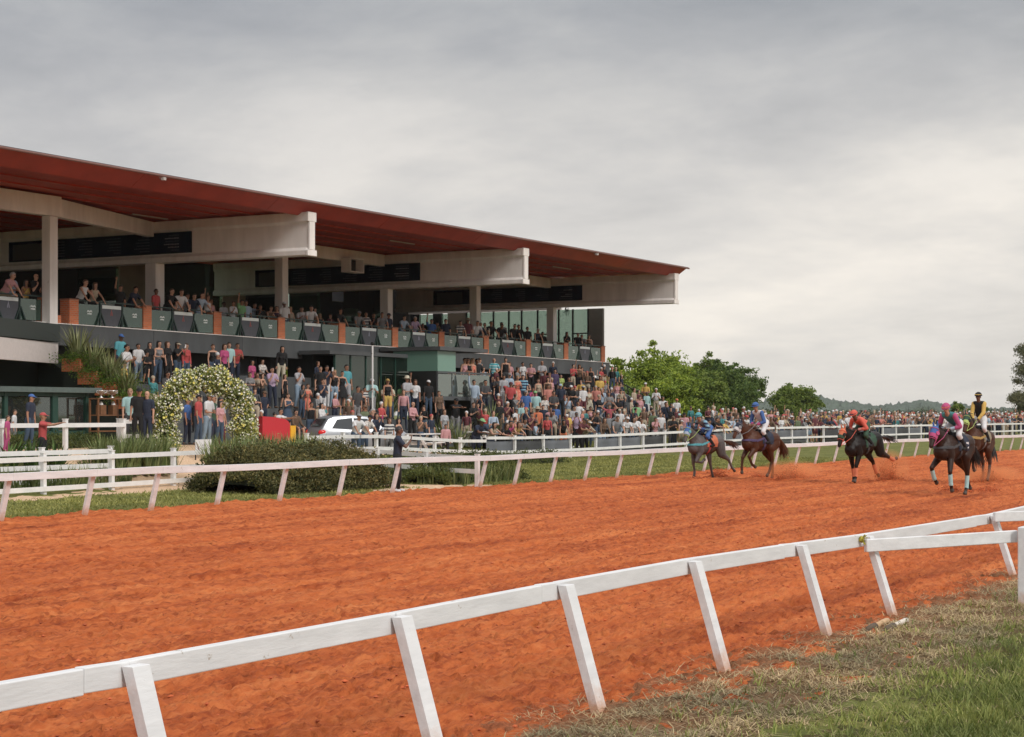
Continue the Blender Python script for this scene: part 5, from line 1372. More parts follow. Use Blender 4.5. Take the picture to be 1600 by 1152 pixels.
# the line of people behind the crowd fence on the right
rc = random.Random(21); SH = ['white']*6+['black']*7+['grey']*4+['navy']*4+['red']*3+['light blue']*2+['beige']*3+['maroon']*3+['pink']*2+['olive', 'teal', 'yellow', 'coral', 'brown', 'brown', 'purple', 'lilac', 'dark grey', 'dark grey', 'light grey', 'light grey']
SH2 = ['black']*9+['white']*6+['grey']*4+['navy']*5+['dark grey']*4+['maroon']*3+['red']*2+['beige']*3+['brown']*3+['light grey']*2+['pink', 'olive', 'light blue', 'teal', 'lilac', 'purple', 'cream']
def rspec():
    f = rc.random() < .42
    return dict(g='f' if f else ('c' if rc.random() < .05 else 'm'), sk=rc.choice(['tee', 'tee', 'tank', 'longs'] if f else ['tee', 'tee', 'tee', 'longs']), shirt=rc.choice(SH), lk='pants' if rc.random() < .8 else 'shorts', legs=rc.choice(['jeans', 'black', 'navy', 'khaki', 'light jeans', 'dark grey', 'maroon']),
                hair=('long' if rc.random() < .75 else 'short') if f else 'short', hc=rc.choice('kkkbbyg'), skin=rc.choice('llmmd'), pose=rc.choice(['stand', 'stand', 'phone', 'cross', 'raise', 'clap', 'face', 'hip', 'phone']),
                hat=('cap', rc.choice(['white', 'black', 'red', 'navy', 'beige', 'white'])) if rc.random() < .3 else None, ph=None)
def fy(X): return 38.0
def zoneR(u):
    for lim, nm in ((1150, 'behind the grey horse'), (1225, 'behind the chestnut horse'), (1300, 'left of the black horse'), (1385, 'behind the black horse'), (1440, 'right of the black horse'), (1560, 'behind the two leading horses')):
        if u < lim: return nm
    return 'at the right edge'
# further spectators filling the steps and the strip behind the fence
FILL = []
ZN = [((53, 66.5), (39.8, 41.8), 8), ((52, 66.5), (42.1, 47.2), 16), ((67, 78), (39.5, 43.5), 10), ((70, 99), (38.6, 41.8), 26), ((78.6, 98), (42.1, 47.9), 34)]
for (xa, xb), (ya, yb_), cnt_ in ZN:
    k = 0; tries = 0
    while k < cnt_ and tries < 900:
        tries += 1; X = rc.uniform(xa, xb); Y = rc.uniform(ya, yb_)
        if Y >= 42: q = int((Y-42)/.95); Y = 42+.95*q+rc.uniform(.3, .7)
        if any((a-X)**2+(b-Y)**2 < .27 for a, b in used): continue
        if 49 < X < 60 and 36 < Y < 40.3: continue
        used.append((X, Y)); d = rspec(); d['shirt'] = rc.choice(SH2); d['u'] = upx(X, Y); d['v'] = 0; fl = floor_at(X, Y)
        if d['pose'] in ('raise', 'phone') and rc.random() < .5: d['pose'] = rc.choice(['cross', 'face', 'stand'])
        FILL.append((X, Y, fl)); k += 1
cand = []
X = 87.5
while X < 160:
    cand.append((X+rc.uniform(-.2, .2), .42, 0)); X += rc.uniform(.62, .95)*(1 if X < 130 else 1.25)
X = 99.5
while X < 140:
    cand.append((X+rc.uniform(-.3, .3), 1.25, 1)); X += rc.uniform(.9, 1.5)
n0 = len(PEOPLE); cand.sort(key=lambda c: c[0]); lim = max(0, 296-n0); print('named', n0)
front = [c for c in cand if c[2] == 0]; back = [c for c in cand if c[2] == 1]; cand = (front+back)[:lim]
RESTC = (front+back)[lim:]
for X, off, row in cand:
    d = rspec(); Y = fy(X)+off+rc.uniform(-.05, .15); d['u'] = upx(X, Y); d['v'] = 645
    if row == 0 and rc.random() < .45: d['pose'] = rc.choice(['lean', 'rest', 'lean'])
    yw = R(-112)+rc.uniform(-.4, .4)
    if d['u'] > 1615: continue
    put(d, X, Y, gz(X, Y)+.03, hfac(d)*rc.uniform(.94, 1.05), yw, ('at fence ' if row == 0 else 'second row ')+zoneR(d['u']))
# labels: describe, then tell doubles apart by order from the left
def lab(d, zone, lvl=0):
    hat = (' and %s %s' % (d['hat'][1], 'brimmed hat' if d['hat'][0] == 'hat' else 'cap')) if d['hat'] else ''
    s_ = 'person in '+KD[d['sk']] % d['shirt']+hat
    if d['g'] == 'c': s_ = 'child'+s_[6:]
    if not hat and d['hair'] == 'long' and lvl < 2: s_ += ' with long %s hair' % HN[d['hc']]
    elif not hat and d['sk'] != 'dress' and lvl < 1: s_ += ' and %s %s' % (d['legs'].replace('light jeans', 'pale').replace('jeans', 'blue'), 'trousers' if d['lk'] == 'pants' else 'shorts')
    return s_+', '+PD[d['pose']]+', '+zone
def nw(s_): return len(re.findall(r"[\w'-]+", s_))
byl = {}
for o, d, z in PEOPLE:
    for lv in (0, 1, 2):
        L = lab(d, z, lv)
        if nw(L) <= 12: break
    byl.setdefault(L, []).append((d['u'], o))
for L, lst in byl.items():
    lst.sort(key=lambda t: t[0])
    for i, (u, o) in enumerate(lst):
        if nw(L) > 13 and len(lst) > 1 or nw(L) > 16: L = re.sub(r' with long \w+ hair|, standing| T-shirt', lambda m: ' shirt' if 'T-' in m.group() else '', L)
        if len(lst) == 1: s_ = L
        elif len(lst) == 2: s_ = L+(', left one' if i == 0 else ', right one')
        else: s_ = L+', %s from left' % ORD[i]
        if nw(s_) > 16: s_ = s_.replace('person in', 'person,').replace(' on balcony behind', ' behind').replace(' sleeveless', '').replace('long-sleeved ', '')
        if nw(s_) > 16: print('LONG', s_)
        tag(o, s_, 'person', 'spectators watching the race')
# the far crowd: too many and too small to count
acc = []; MIX = []
def lowpoly(pose, fem):
    T = template(pose, fem); B = T['B']
    mb = MB()
    sg = B.segs
    for s_ in sg:
        if s_['g'][2] < .025: continue
        mi = {'head': 0, 'farm': 0, 'neck': 0, 'hand': 0, 'torso': 1, 'uarm': 1, 'pelvis': 2, 'thigh': 2, 'shin': 2, 'foot': 2}[s_['n']]
        g = s_['g']; m2 = MB(); seg_mesh(m2, *g[:6], side=g[6], n=8); mb.add(m2.v, m2.f, mi)
    c, f, u = T['head']; mb.ell(c+u*.045-f*.02, (.10, .09, .09), 8, 3)
    return mb
LP = [lowpoly(p, f) for p, f in (('stand', 0), ('cross', 0), ('cross', 1), ('face', 1), ('stand', 1), ('phone', 0), ('raise', 1), ('clap', 0))]
LPn = [(np.array(m.v), m.f, m.m) for m in LP]
cols = ['white', 'black', 'grey', 'navy', 'red', 'light blue', 'beige', 'maroon', 'pink', 'teal', 'yellow', 'dark grey', 'brown', 'coral']
mats_ = [SK['m'], SK['l']]+[cloth(c) for c in cols]+[HC['k'], HC['b'], cloth('jeans')]
ci = {c: i+2 for i, c in enumerate(cols)}; nC = len(cols)
mb = MB()
spots = [(X, fy(X)+off+rc.uniform(-.1, .2)) for X, off, r_ in RESTC]
for row, (x0, x1, st) in enumerate(((99, 185, 1.5), (99, 190, 1.3), (99, 200, 1.3), (99, 200, 1.4), (100, 200, 1.6))):
    X = x0+rc.random()
    while X < x1:
        if row > 0 or X > 150: spots.append((X, fy(X)+1.3+row*.85+rc.uniform(-.3, .3)))
        X += rc.uniform(.7, 1.4)*st
for X, Y, gg in [(x, y, gz(x, y)) for x, y in spots if not (x < 99.1 and y > 41.8)]+FILL:
    V, F, Mi = LPn[rc.randrange(8)]; a = R(-122)+rc.uniform(-.8, .8); c, s_ = math.cos(a), math.sin(a); k = rc.uniform(.90, 1.04)
    W_ = np.stack([(V[:, 0]*c-V[:, 1]*s_)*k+X, (V[:, 0]*s_+V[:, 1]*c)*k+Y, V[:, 2]*k+gg], -1)
    sk1 = rc.choice([0, 1, 1]); sh = ci[rc.choice(cols+['black', 'black', 'navy', 'dark grey', 'maroon', 'brown', 'grey'])]; lg = rc.choice([ci['black'], ci['navy'], ci['beige'], nC+4]); hr = rc.choice([nC+2, nC+3, nC+2, ci['white'], ci['red'], ci['beige']]) if rc.random() < .8 else ci['white']
    mp_ = [sk1, sh, lg, hr]; n0 = mb.n; mb.v.extend(map(tuple, W_)); mb.f.extend([tuple(i+n0 for i in f) for f in F]); mb.m.extend([mp_[m] for m in Mi]); mb.n += len(V)
o = mb.build('crowd', mats_, None, True); tag(o, 'dense crowd standing in rows behind the front line at the fence', 'crowd', kind='stuff')
# ------------------------------------------------------------------ race horses and jockeys (horse frame: +x forward, z up)
def polar(p, L, a): return Vector(p)+Vector((math.sin(R(a))*L, 0, -math.cos(R(a))*L))
def horse(spec):
    segs = []; Y = (0, 1, 0); ex = MB()
    def S_(n, p0, p1, a0, b0, a1, b1, side=Y): segs.append({'n': n, 'g': (Vector(p0), Vector(p1), a0, b0, a1, b1, side)})
    S_('trunk', (.50, 0, 1.20), (.16, 0, 1.18), .245, .345, .295, .335); S_('trunk', (.16, 0, 1.18), (-.32, 0, 1.25), .295, .33, .265, .285)
    S_('trunk', (-.30, 0, 1.27), (-.62, 0, 1.28), .265, .27, .27, .265); S_('trunk', (-.60, 0, 1.24), (-.80, 0, 1.17), .255, .25, .15, .18)
    S_('trunk', (.56, 0, 1.16), (.68, 0, 1.08), .235, .28, .20, .22); S_('trunk', (.42, 0, 1.44), (.10, 0, 1.42), .07, .10, .09, .08)
    hy = spec.get('hturn', 0); nz = spec.get('neck', 0)
    n0 = Vector((.55, 0, 1.34)); n1 = Vector((.88, hy*.35, 1.66+nz)); poll = Vector((1.04, hy*.8, 1.83+nz))
    S_('neck', n0, n1, .145, .265, .105, .185); S_('neck', n1, poll-Vector((.01, 0, .05)), .105, .18, .082, .125); S_('neck', (.66, 0, 1.18), n1-Vector((0, 0, .08)), .14, .16, .07, .09)
    hd = Vector((.50, hy*1.2, -.86+spec.get('nose', 0))).normalized(); hl = Vector((0, 1, 0)) if hy == 0 else Vector((-hy*1.2, .5, 0)).normalized(); hl = tuple(hl)
    m = poll+hd*.26; mz = poll+hd*.50
    S_('head', poll+hd*.06, m, .092, .122, .086, .115, hl); S_('head', m, mz, .080, .104, .056, .064, hl); S_('head', mz-hd*.05, mz+hd*.03, .062, .067, .054, .055, hl)
    S_('head', poll+hd*.16+Vector((-.05, 0, -.05)), poll+hd*.24+Vector((-.06, 0, -.02)), .064, .07, .05, .06, hl)
    hlv = Vector(hl)
    for s_ in (-1, 1):
        S_('ear', poll+hlv*(s_*.045)+Vector((-.01, 0, .03)), poll+hlv*(s_*.065)+Vector((.02, 0, .17)), .028, .018, .008, .008, hl)
        fw = hlv.cross(hd); fw = fw if fw.x > 0 else -fw
        ex.ell(poll+hd*.17+hlv*(s_*.088)+fw*.035, (.020, .020, .020), 8, 1); ex.ell(mz+hlv*(s_*.036)+fw*.03, (.012, .012, .012), 6, 1)
    LEG = {}
    for k, (s_, an) in enumerate(zip((1, -1), spec['fore'])):
        sh = Vector((.56, s_*.13, 1.12)); el = Vector((.47, s_*.155, .96)); kn = polar(el, .41, an[0]); kn.y = s_*(.14+spec.get('spread', 0)); ft = polar(kn, .30, an[1]); hf = polar(ft, .13, an[2])
        S_('shoulder', sh+Vector((-.03, 0, .1)), el, .12, .22, .10, .15); S_('fore', el, kn, .092, .12, .056, .064); S_('knee', kn+(kn-el).normalized()*-.03, kn+(ft-kn).normalized()*.03, .058, .062, .052, .056)
        S_('cannonF%d' % k, kn, ft, .045, .050, .040, .045); S_('pastern', ft, hf, .046, .050, .042, .045); S_('hoof', hf, hf+(hf-ft).normalized()*.055+Vector((0, 0, -.005)), .042, .05, .054, .062)
        LEG['F%d' % k] = (kn, ft, hf)
    for k, (s_, an) in enumerate(zip((1, -1), spec['hind'])):
        hp = Vector((-.60, s_*.12, 1.20)); st = polar(hp, .36, an[0]); st.y = s_*.155; hk = polar(st, .43, an[1]); hk.y = s_*.14; ft = polar(hk, .37, an[2]); hf = polar(ft, .13, an[3])
        S_('haunch', hp, st, .155, .255, .125, .18); S_('gaskin', st, hk, .105, .14, .056, .068); S_('hock', hk+(st-hk).normalized()*.04, hk+(ft-hk).normalized()*.05, .056, .074, .05, .06)
        S_('cannonH%d' % k, hk, ft, .046, .053, .041, .047); S_('pastern', ft, hf, .046, .050, .042, .045); S_('hoof', hf, hf+(hf-ft).normalized()*.055, .042, .05, .054, .062)
        LEG['H%d' % k] = (hk, ft, hf)
    B = Body(segs, .017, .8, ex)
    c = spec['coat']; root = bpy.data.objects.new('horse', None)
    mb = MB(); hoofi = [i for i, f in enumerate(B.F) if B.names[B.lab[i]] == 'hoof']; legd = spec.get('legdark')
    mb.add(B.V, B.F, 0)
    for i in range(len(B.F)):
        n = B.names[B.lab[i]]
        if n == 'hoof': mb.m[i] = 2
        elif legd and (n in ('pastern', 'knee') or n.startswith('cannon') or (n in ('fore', 'gaskin') and B.par[i] > .6)): mb.m[i] = 3
        elif n == 'head' and B.C[i][2] < 1.50+nz and spec.get('muzzle'): mb.m[i] = 3
    k = len(ex.f); mb.add(ex.v, ex.f, 1)
    o = bpy.data.objects.new('horse', mb.mesh('horse', [c, M_face, mat('hoof', (.06, .045, .035), .6), legd or c], True)); COL.objects.link(o)
    bpy.data.objects.remove(root)
    def sh(nm, pred, off, m, grow=None):
        me = B.shell(nm, pred, off, grow)
        if me: return child(me, o, nm, m)
    # mane and tail
    mb = MB(); rr = random.Random(spec['seed'])
    for i in range(90):
        t = rr.random(); p = n0.lerp(n1, t*1.4 if t < .7 else 1) if t < .6 else n1.lerp(poll, (t-.6)/.4)
        p = p+Vector((-.10-.10*(1-t), rr.uniform(-.02, .02), .16*(1-t)+.09)) if t < .6 else p+Vector((-.07, rr.uniform(-.02, .02), .08))
        q = p+Vector((-rr.uniform(.08, .2), rr.choice((-1, 1))*rr.uniform(.02, .09), rr.uniform(-.10, .06))); mb.tube([p, p.lerp(q, .5)+Vector((0, 0, .02)), q], [.014, .011, .003], 4)
    mb.build('mane', spec['mane'], o)
    mb = MB(); ta = spec.get('tail', 35); t0 = Vector((-.86, 0, 1.30))
    for i in range(70):
        L = rr.uniform(.45, .80); a = R(ta+rr.uniform(-9, 9)); dy = rr.uniform(-.10, .10); p1 = t0+Vector((-.14, dy*.2, .02)); p2 = p1+Vector((-math.sin(a)*L*.5, dy*.7, -math.cos(a)*L*.5)); a2 = a-R(18); p3 = p2+Vector((-math.sin(a2)*L*.5, dy*1.2, -math.cos(a2)*L*.5))
        mb.tube([t0+Vector((.04, dy*.1, 0)), p1, p2, p3], [.030, .026, .017, .004], 4)
    mb.build('tail', spec['tailm'], o)
    # tack
    if spec.get('mask'):
        mk = sh('blinker_mask', lambda n, t, c: (n in ('head', 'ear') and (Vector(c)-poll).dot(hd) < .24), .012, cloth(spec['mask'][0]))
        if len(spec['mask']) > 1: sh('mask_trim', lambda n, t, c: n == 'head' and .20 < (Vector(c)-poll).dot(hd) < .30, .017, cloth(spec['mask'][1]))
        mb = MB(); fw = hlv.cross(hd); fw = fw if fw.x > 0 else -fw
        for s_ in (-1, 1): mb.lathe(poll+hd*.17+hlv*(s_*.098)+fw*.03, [(.052, 0), (.054, .028), (.044, .03)], 12, 0, hlv*s_*.8+fw*.5)
        mb.build('eye_cup', cloth(spec['mask'][2] if len(spec['mask']) > 2 else 'white'), o)
    mb = MB()
    def hoop(p, dirv, a, b, r):
        lat = hlv; u = Vector(dirv).cross(lat).normalized(); mb.tube([p+lat*math.cos(i*math.pi/8)*a+u*math.sin(i*math.pi/8)*b for i in range(17)], r, 5, caps=False)
    hoop(poll+hd*.34, hd, .090, .108, .011); hoop(poll+hd*.06, hd, .108, .136, .010)
    for s_ in (-1, 1): mb.tube([poll+hd*.06+hlv*s_*.106, poll+hd*.34+hlv*s_*.088, mz+hlv*s_*.055+Vector((-.02, 0, -.02))], .008, 5)
    mb.build('bridle', cloth(spec['bridle']), o)
    rh = Vector(spec['hands']); mb = MB()
    for s_ in (-1, 1): mb.tube([mz+hlv*s_*.055+Vector((-.02, 0, -.02)), Vector((.85, s_*.14+hy*.2, 1.52+nz*.5)), rh+Vector((0, s_*.06, 0))], .009, 5)
    mb.build('rein', cloth(spec['bridle']), o)
    tr = ('trunk', 'haunch', 'shoulder')
    sh('saddle_cloth', lambda n, t, c: n in tr and -.34 < c[0] < .26 and c[2] > 1.12, .016, cloth(spec['cloth']))
    sh('girth', lambda n, t, c: n in tr and .08 < c[0] < .18, .022, cloth(spec['girth']))
    if spec.get('breast'):
        sh('breast_band', lambda n, t, c: n in ('trunk', 'shoulder', 'neck') and c[0] > .1 and abs(c[2]-(1.20+.28*(.5-min(.5, c[0])))) < .035, .026, cloth(spec['breast']))
    mb = MB(); mb.ell((-.03, 0, 1.535), (.26, .17, .05), 14); mb.ell((.18, 0, 1.54), (.05, .08, .06), 10); mb.ell((-.27, 0, 1.55), (.05, .13, .05), 10)
    for s_ in (-1, 1): mb.box(-.10, .10, s_*.20-.02, s_*.20+.02, 1.28, 1.50)
    mb.build('saddle', cloth('black'), o, True)
    for s_ in (-1, 1):
        mb = MB()
        mb.beam((.05, s_*.27, 1.45), (.05, s_*.30, 1.20), .012, .02); mb.tube([(.05, s_*.31+dy, 1.19-.05*abs(math.sin(i*.8)) if i % 2 else 1.14) for i, dy in ((0, -.05), (1, -.05), (2, .05), (3, .05), (4, -.05))], .008, 5)
        mb.build('stirrup', M_silver, o)
    if spec.get('number'):
        for s_ in (1, -1):
            if s_ == 1: 
                pn = [(Vector((-.27, s_*.30, 1.26)))]; mb = MB(); mb.box(-.29, -.15, .272, .278, 1.17, 1.33); oo = mb.build('number_patch', cloth('white'), o)
    if spec.get('wraps'):
        for L in spec['wraps'][1]: sh('leg_wrap', lambda n, t, c, L=L: n == 'cannon'+L and .15 < t < .98 or (n == 'pastern' and t < .3 and np.linalg.norm(c-np.array(LEG[L][1])) < .07), .012, cloth(spec['wraps'][0]))
    o.location = spec['loc']; o.rotation_euler = (0, R(spec.get('pitch', 0)), R(spec['yaw']))
    bpy.context.view_layer.update(); mzv = min((o.matrix_world @ v.co).z for v in o.data.vertices); o.scale = (spec['scale'],)*3
    bpy.context.view_layer.update(); mzv = min((o.matrix_world @ v.co).z for v in o.data.vertices); o.location.z -= mzv-spec.get('lift', -.015)
    tag(o, spec['label'], 'horse', 'racing horses galloping along the track'); return o
def jockey(h, spec):
    segs = []; ex = MB(); Y = (0, 1, 0)
    def S_(n, p0, p1, a0, b0, a1, b1, side=Y): segs.append({'n': n, 'g': (Vector(p0), Vector(p1), a0, b0, a1, b1, side)})
    ln = R(spec['lean']); pel = Vector((-.14, 0, 1.84+spec.get('rise', 0))); d = Vector((math.sin(ln), 0, math.cos(ln)))
    b = Vector((-math.cos(ln), 0, math.sin(ln)))
    ch = pel+d*.27; sh = pel+d*.46+b*-.01
    S_('pelvis', pel-d*.04, pel+d*.07, .145, .11, .13, .10); S_('torso', pel+d*.08, ch, .125, .10, .145, .115); S_('torso', ch, sh-d*.04, .15, .115, .13, .095)
    S_('torso', sh+Vector((0, -.13, 0)), sh+Vector((0, .13, 0)), .055, .06, .055, .06, tuple(d))
    hl = ln*.35; up = Vector((math.sin(hl), 0, math.cos(hl))); fw = Vector((math.cos(hl), spec.get('look', 0), -math.sin(hl))).normalized()
    hc = sh+d*.03+up*.155+Vector((.045, 0, 0)); head_geo(segs, ex, sh+d*.03, hc, fw, up, .95)
    hands = Vector(spec['hands'])
    for s_ in (-1, 1):
        s0 = sh+Vector((0, s_*.165, -.01)); wr = hands+Vector((-.07, s_*.075, .02)); mid = s0.lerp(wr, .5)
        dist = (wr-s0).length; off = math.sqrt(max(.0005, .29**2-(dist/2)**2)) if dist < .56 else .02
        el = mid+(Vector((-.45, s_*.75, -.5)).normalized())*off
        S_('uarm', s0, el, .052, .054, .041, .042); S_('farm', el, wr, .040, .041, .027, .029); hand_geo(ex, segs, wr, (wr-el).normalized()*.6+Vector((.5, -s_*.2, 0)), s_, 1.0, .95)
        hip = pel+Vector((0, s_*.09, -.02)); kn = Vector((.25, s_*.27, 1.50+spec.get('rise', 0)*.35)); an = Vector((-.02, s_*.31, 1.20))
        S_('thigh', hip, kn, .092, .095, .060, .062); S_('shin', kn, an, .056, .06, .040, .042); S_('foot', an+Vector((-.04, 0, -.03)), an+Vector((.14, s_*.01, -.045)), .038, .034, .034, .024)
    B = Body(segs, .016, .8, ex); o = bpy.data.objects.new('person', B.mesh('jockey_body')); COL.objects.link(o)
    for q in o.material_slots: q.link = 'OBJECT'
    o.material_slots[0].material = SK[spec['skin']]; o.material_slots[1].material = M_face
    def sh_(nm, pred, off, m):
        me = B.shell(nm, pred, off)
        if me: child(me, o, nm, m)
    sh_('silks_body', lambda n, t, c: n == 'torso' or (n == 'pelvis' and (Vector(c)-pel).dot(d) > .02), .017, spec['body'])
    for q in (-1, 1):
        sh_('silks_sleeve', lambda n, t, c: (n == 'uarm' or (n == 'farm' and t < .55)) and c[1]*q > 0, .018, spec['sleeve'])
        sh_('silks_cuff', lambda n, t, c: n == 'farm' and .5 <= t < .95 and c[1]*q > 0, .018, spec['cuff'])
        sh_('riding_boot', lambda n, t, c: ((n == 'shin' and t >= .22) or n == 'foot') and c[1]*q > 0, .014, cloth('black'))
    sh_('breeches', lambda n, t, c: (n == 'pelvis' and (Vector(c)-pel).dot(d) <= .04) or n == 'thigh' or (n == 'shin' and t < .25), .014, spec['breech'])
    T = {'head': (hc, fw, up)}; c, e = headrot(T)
    child(HM['helmet'], o, 'helmet', cloth(spec['helmet']), c, e); child(HM['goggles'], o, 'goggles', cloth(spec['goggles']), c+up*(.06 if spec.get('gup', 1) else 0)+fw*.012, e)
    mb = MB(); w = hands+Vector((0, .08, .03)); mb.tube([w, w+Vector((-.15, .12, -.22)), w+Vector((-.3, .2, -.42))], [.010, .007, .004], 5); mb.build('whip', cloth('black'), o)
    o.location = h.location; o.rotation_euler = h.rotation_euler; o.scale = h.scale
    tag(o, spec['label'], 'person', 'jockeys riding the racing horses')
M_gh = mat('grey_coat', (.115, .10, .098), .6, noise=.35, nscale=2.2, bump=.1, spec=.25); M_ch = mat('chestnut_coat', (.075, .026, .012), .5, noise=.3, nscale=2, spec=.25); M_bk = mat('black_coat', (.010, .007, .006), .5, noise=.2, nscale=2, spec=.25)
M_db = mat('dark_brown_coat', (.032, .015, .010), .5, noise=.35, nscale=2.2, spec=.28); M_by = mat('bay_coat', (.065, .026, .014), .55, noise=.3, nscale=2, spec=.25); M_ld = mat('dark_leg', (.05, .035, .03), .5); M_gld = mat('grey_leg', (.10, .085, .08), .5)
M_hb = mat('hair_black_tail', (.02, .014, .012), .5); M_hr = mat('hair_red_tail', (.12, .045, .02), .5); M_hbr = mat('hair_brown_tail', (.09, .045, .03), .5)
def gp0(u, v):
    dx, dy, dz = ray(u, v); t = CAMH/-dz; return Vector((dx*t, dy*t, 0))
def hp_(u, v, dx=0): p = gp0(u, v); return (p.x+dx, p.y, 0)
H1 = horse(dict(seed=1, loc=hp_(1098, 749, .25), yaw=164, scale=.90, coat=M_gh, legdark=M_gld, mane=M_hb, tailm=M_hbr, tail=80, hturn=.10, neck=-.05, mask=('blue', 'light blue', 'turquoise'), bridle='lime', cloth='orange', girth='red', breast='turquoise', hands=(.42, 0, 1.72),
        fore=[(34, -82, -125), (6, -14, 12)], hind=[(-14, -66, -34, -50), (52, -12, -16, -20)], pitch=0, z=-.06, label='grey horse with blue mask galloping behind the far left of the race field'))
jockey(H1, dict(lean=62, skin='m', body=cloth('grey'), sleeve=cm('blue striped'), cuff=cloth('blue'), breech=cloth('blue'), helmet='turquoise', goggles='black', hands=(.42, 0, 1.72), rise=-.04, label='jockey in turquoise helmet and grey and blue silks crouched on the grey horse'))
H2 = horse(dict(seed=2, loc=hp_(1183, 751, .2), yaw=164, scale=.95, coat=M_ch, mane=M_hr, tailm=M_hr, tail=38, hturn=-.05, neck=-.10, mask=('navy', 'white', 'grey'), bridle='grey', cloth='navy', girth='purple', breast='purple', hands=(.40, 0, 1.70),
        fore=[(46, -34, -70), (40, 6, -6)], hind=[(54, -20, 20, 40), (14, -48, -8, 10)], pitch=-3, z=-.05, label='chestnut horse with dark blue hood second from left in the race'))
jockey(H2, dict(lean=50, skin='m', body=cloth('white'), sleeve=cloth('blue'), cuff=cloth('magenta'), breech=cloth('white'), helmet='blue', goggles='navy', gup=1, hands=(.40, 0, 1.70), rise=0, label='jockey in blue helmet and white vest with blue sleeves on the chestnut horse'))
H3 = horse(dict(seed=3, loc=hp_(1345, 755, .4), yaw=165, scale=.96, coat=M_bk, mane=M_hb, tailm=M_hb, tail=85, hturn=.0, neck=-.10, mask=('orange', 'dark green', 'black'), bridle='scarlet', cloth='dark green', girth='dark grey', hands=(.44, 0, 1.66), wraps=('orange', ('F0', 'F1', 'H0', 'H1')),
        fore=[(26, 8, 26), (-6, -8, 14)], hind=[(-16, -70, -66, -100), (30, -42, -24, -46)], pitch=5, z=-.04, label='black horse with orange leg wraps in the middle of the race'))
jockey(H3, dict(lean=68, skin='d', body=cloth('scarlet'), sleeve=cloth('scarlet'), cuff=cloth('coral'), breech=cloth('dark green'), helmet='scarlet', goggles='navy', hands=(.44, 0, 1.66), rise=-.02, label='jockey in orange-red helmet and silks with green breeches on the black horse'))
H4 = horse(dict(seed=4, loc=hp_(1484, 775, .35), yaw=169, scale=.98, coat=M_db, mane=M_hb, tailm=M_hb, tail=30, hturn=.03, neck=-.14, nose=.04, mask=('blue', 'magenta', 'magenta'), bridle='magenta', cloth='navy', girth='dark grey', breast='dark grey', hands=(.42, 0, 1.64), number=1, spread=.08, wraps=('aqua', ('F0', 'F1', 'H0')),
        fore=[(24, -8, -20), (48, -28, -50)], hind=[(44, -20, 8, 28), (-4, -56, -20, -40)], z=-.04, label='dark brown horse with pink and blue mask leading the race'))
jockey(H4, dict(lean=66, skin='l', body=cloth('teal'), sleeve=cloth('magenta'), cuff=cloth('light blue'), breech=cloth('white'), helmet='magenta', goggles='orange', hands=(.42, 0, 1.64), rise=0, look=.1, label='jockey in pink helmet and teal silks with pink sleeves on the leading horse'))
H5 = horse(dict(seed=5, loc=hp_(1528, 754, -.1), yaw=173, scale=.99, coat=M_by, legdark=M_ld, mane=M_hb, tailm=M_hb, tail=15, hturn=.06, neck=-.02, mask=('dark green', 'lime', 'black'), bridle='lime', cloth='khaki', girth='grey', breast='mustard', hands=(.34, 0, 1.76),
        fore=[(48, -14, -36), (62, -44, -80)], hind=[(36, -34, 10, 30), (20, -46, -4, 10)], pitch=-5, z=-.03, label='bay horse with yellow breast strap just behind the leading horse'))
jockey(H5, dict(lean=22, skin='d', body=cloth('black'), sleeve=cloth('yellow'), cuff=cloth('yellow'), breech=cloth('white'), helmet='black', goggles='yellow', hands=(.34, 0, 1.76), rise=.03, label='jockey in black helmet and black vest with yellow sleeves sitting upright'))
# kicked-up dirt
def dust(u, v, du, hgt, n, lbl, cloud=0):
    p = gp0(u, v); P = []
    for i in range(int(n*4)):
        a = rnd.gauss(0, .38); P.append((p.x+a*du*.5+rnd.gauss(0, .05), p.y+rnd.gauss(0, .12)-a*.1, abs(rnd.gauss(0, 1))*hgt*.35*max(.15, 1-abs(a))))
    P = np.array(P)-np.array([p.x, p.y, 0]); o = clods('kicked_dirt', P, .005+.024*rs.rand(len(P))**3, mat('kicked_orange_dirt', (.50, .125, .04), .95, island=.4)); o.location = (p.x, p.y, .02)
    tag(o, lbl, 'dirt clods', 'dirt kicked up by hooves', kind='stuff')
    if cloud:
        mb = MB(); mb.ell((0, 0, hgt*.4), (cloud, cloud*.5, hgt*.62), 14); q = mb.build('dust_haze', dustm(), o)
def dustm():
    if 'dustv' in MATS: return MATS['dustv']
    m = bpy.data.materials.new('dust_volume'); m.use_nodes = True; nt = m.node_tree; nt.nodes.clear(); o = nt.nodes.new('ShaderNodeOutputMaterial')
    v = nt.nodes.new('ShaderNodeVolumePrincipled'); v.inputs['Color'].default_value = (1.0, .47, .22, 1); v.inputs['Anisotropy'].default_value = .2
    tc = nt.nodes.new('ShaderNodeTexCoord'); g = nn(nt, 'ShaderNodeTexNoise', Scale=2.6, Detail=3.0); lk(nt, tc.outputs['Object'], g.inputs[0])
    gr = nt.nodes.new('ShaderNodeVectorMath'); gr.operation = 'LENGTH'; mp = nt.nodes.new('ShaderNodeMapping'); lk(nt, tc.outputs['Generated'], mp.inputs[0]); mp.inputs['Location'].default_value = (-1, -1, -1); mp.inputs['Scale'].default_value = (2, 2, 2); lk(nt, mp.outputs[0], gr.inputs[0])
    f = math_(nt, 'SUBTRACT', 1.0, gr.outputs['Value'], True); f = math_(nt, 'MULTIPLY', f, math_(nt, 'SUBTRACT', g.outputs[0], .36, True)); lk(nt, math_(nt, 'MULTIPLY', f, 11.0), v.inputs['Density'])
    lk(nt, v.outputs[0], o.inputs['Volume']); MATS['dustv'] = m; return m
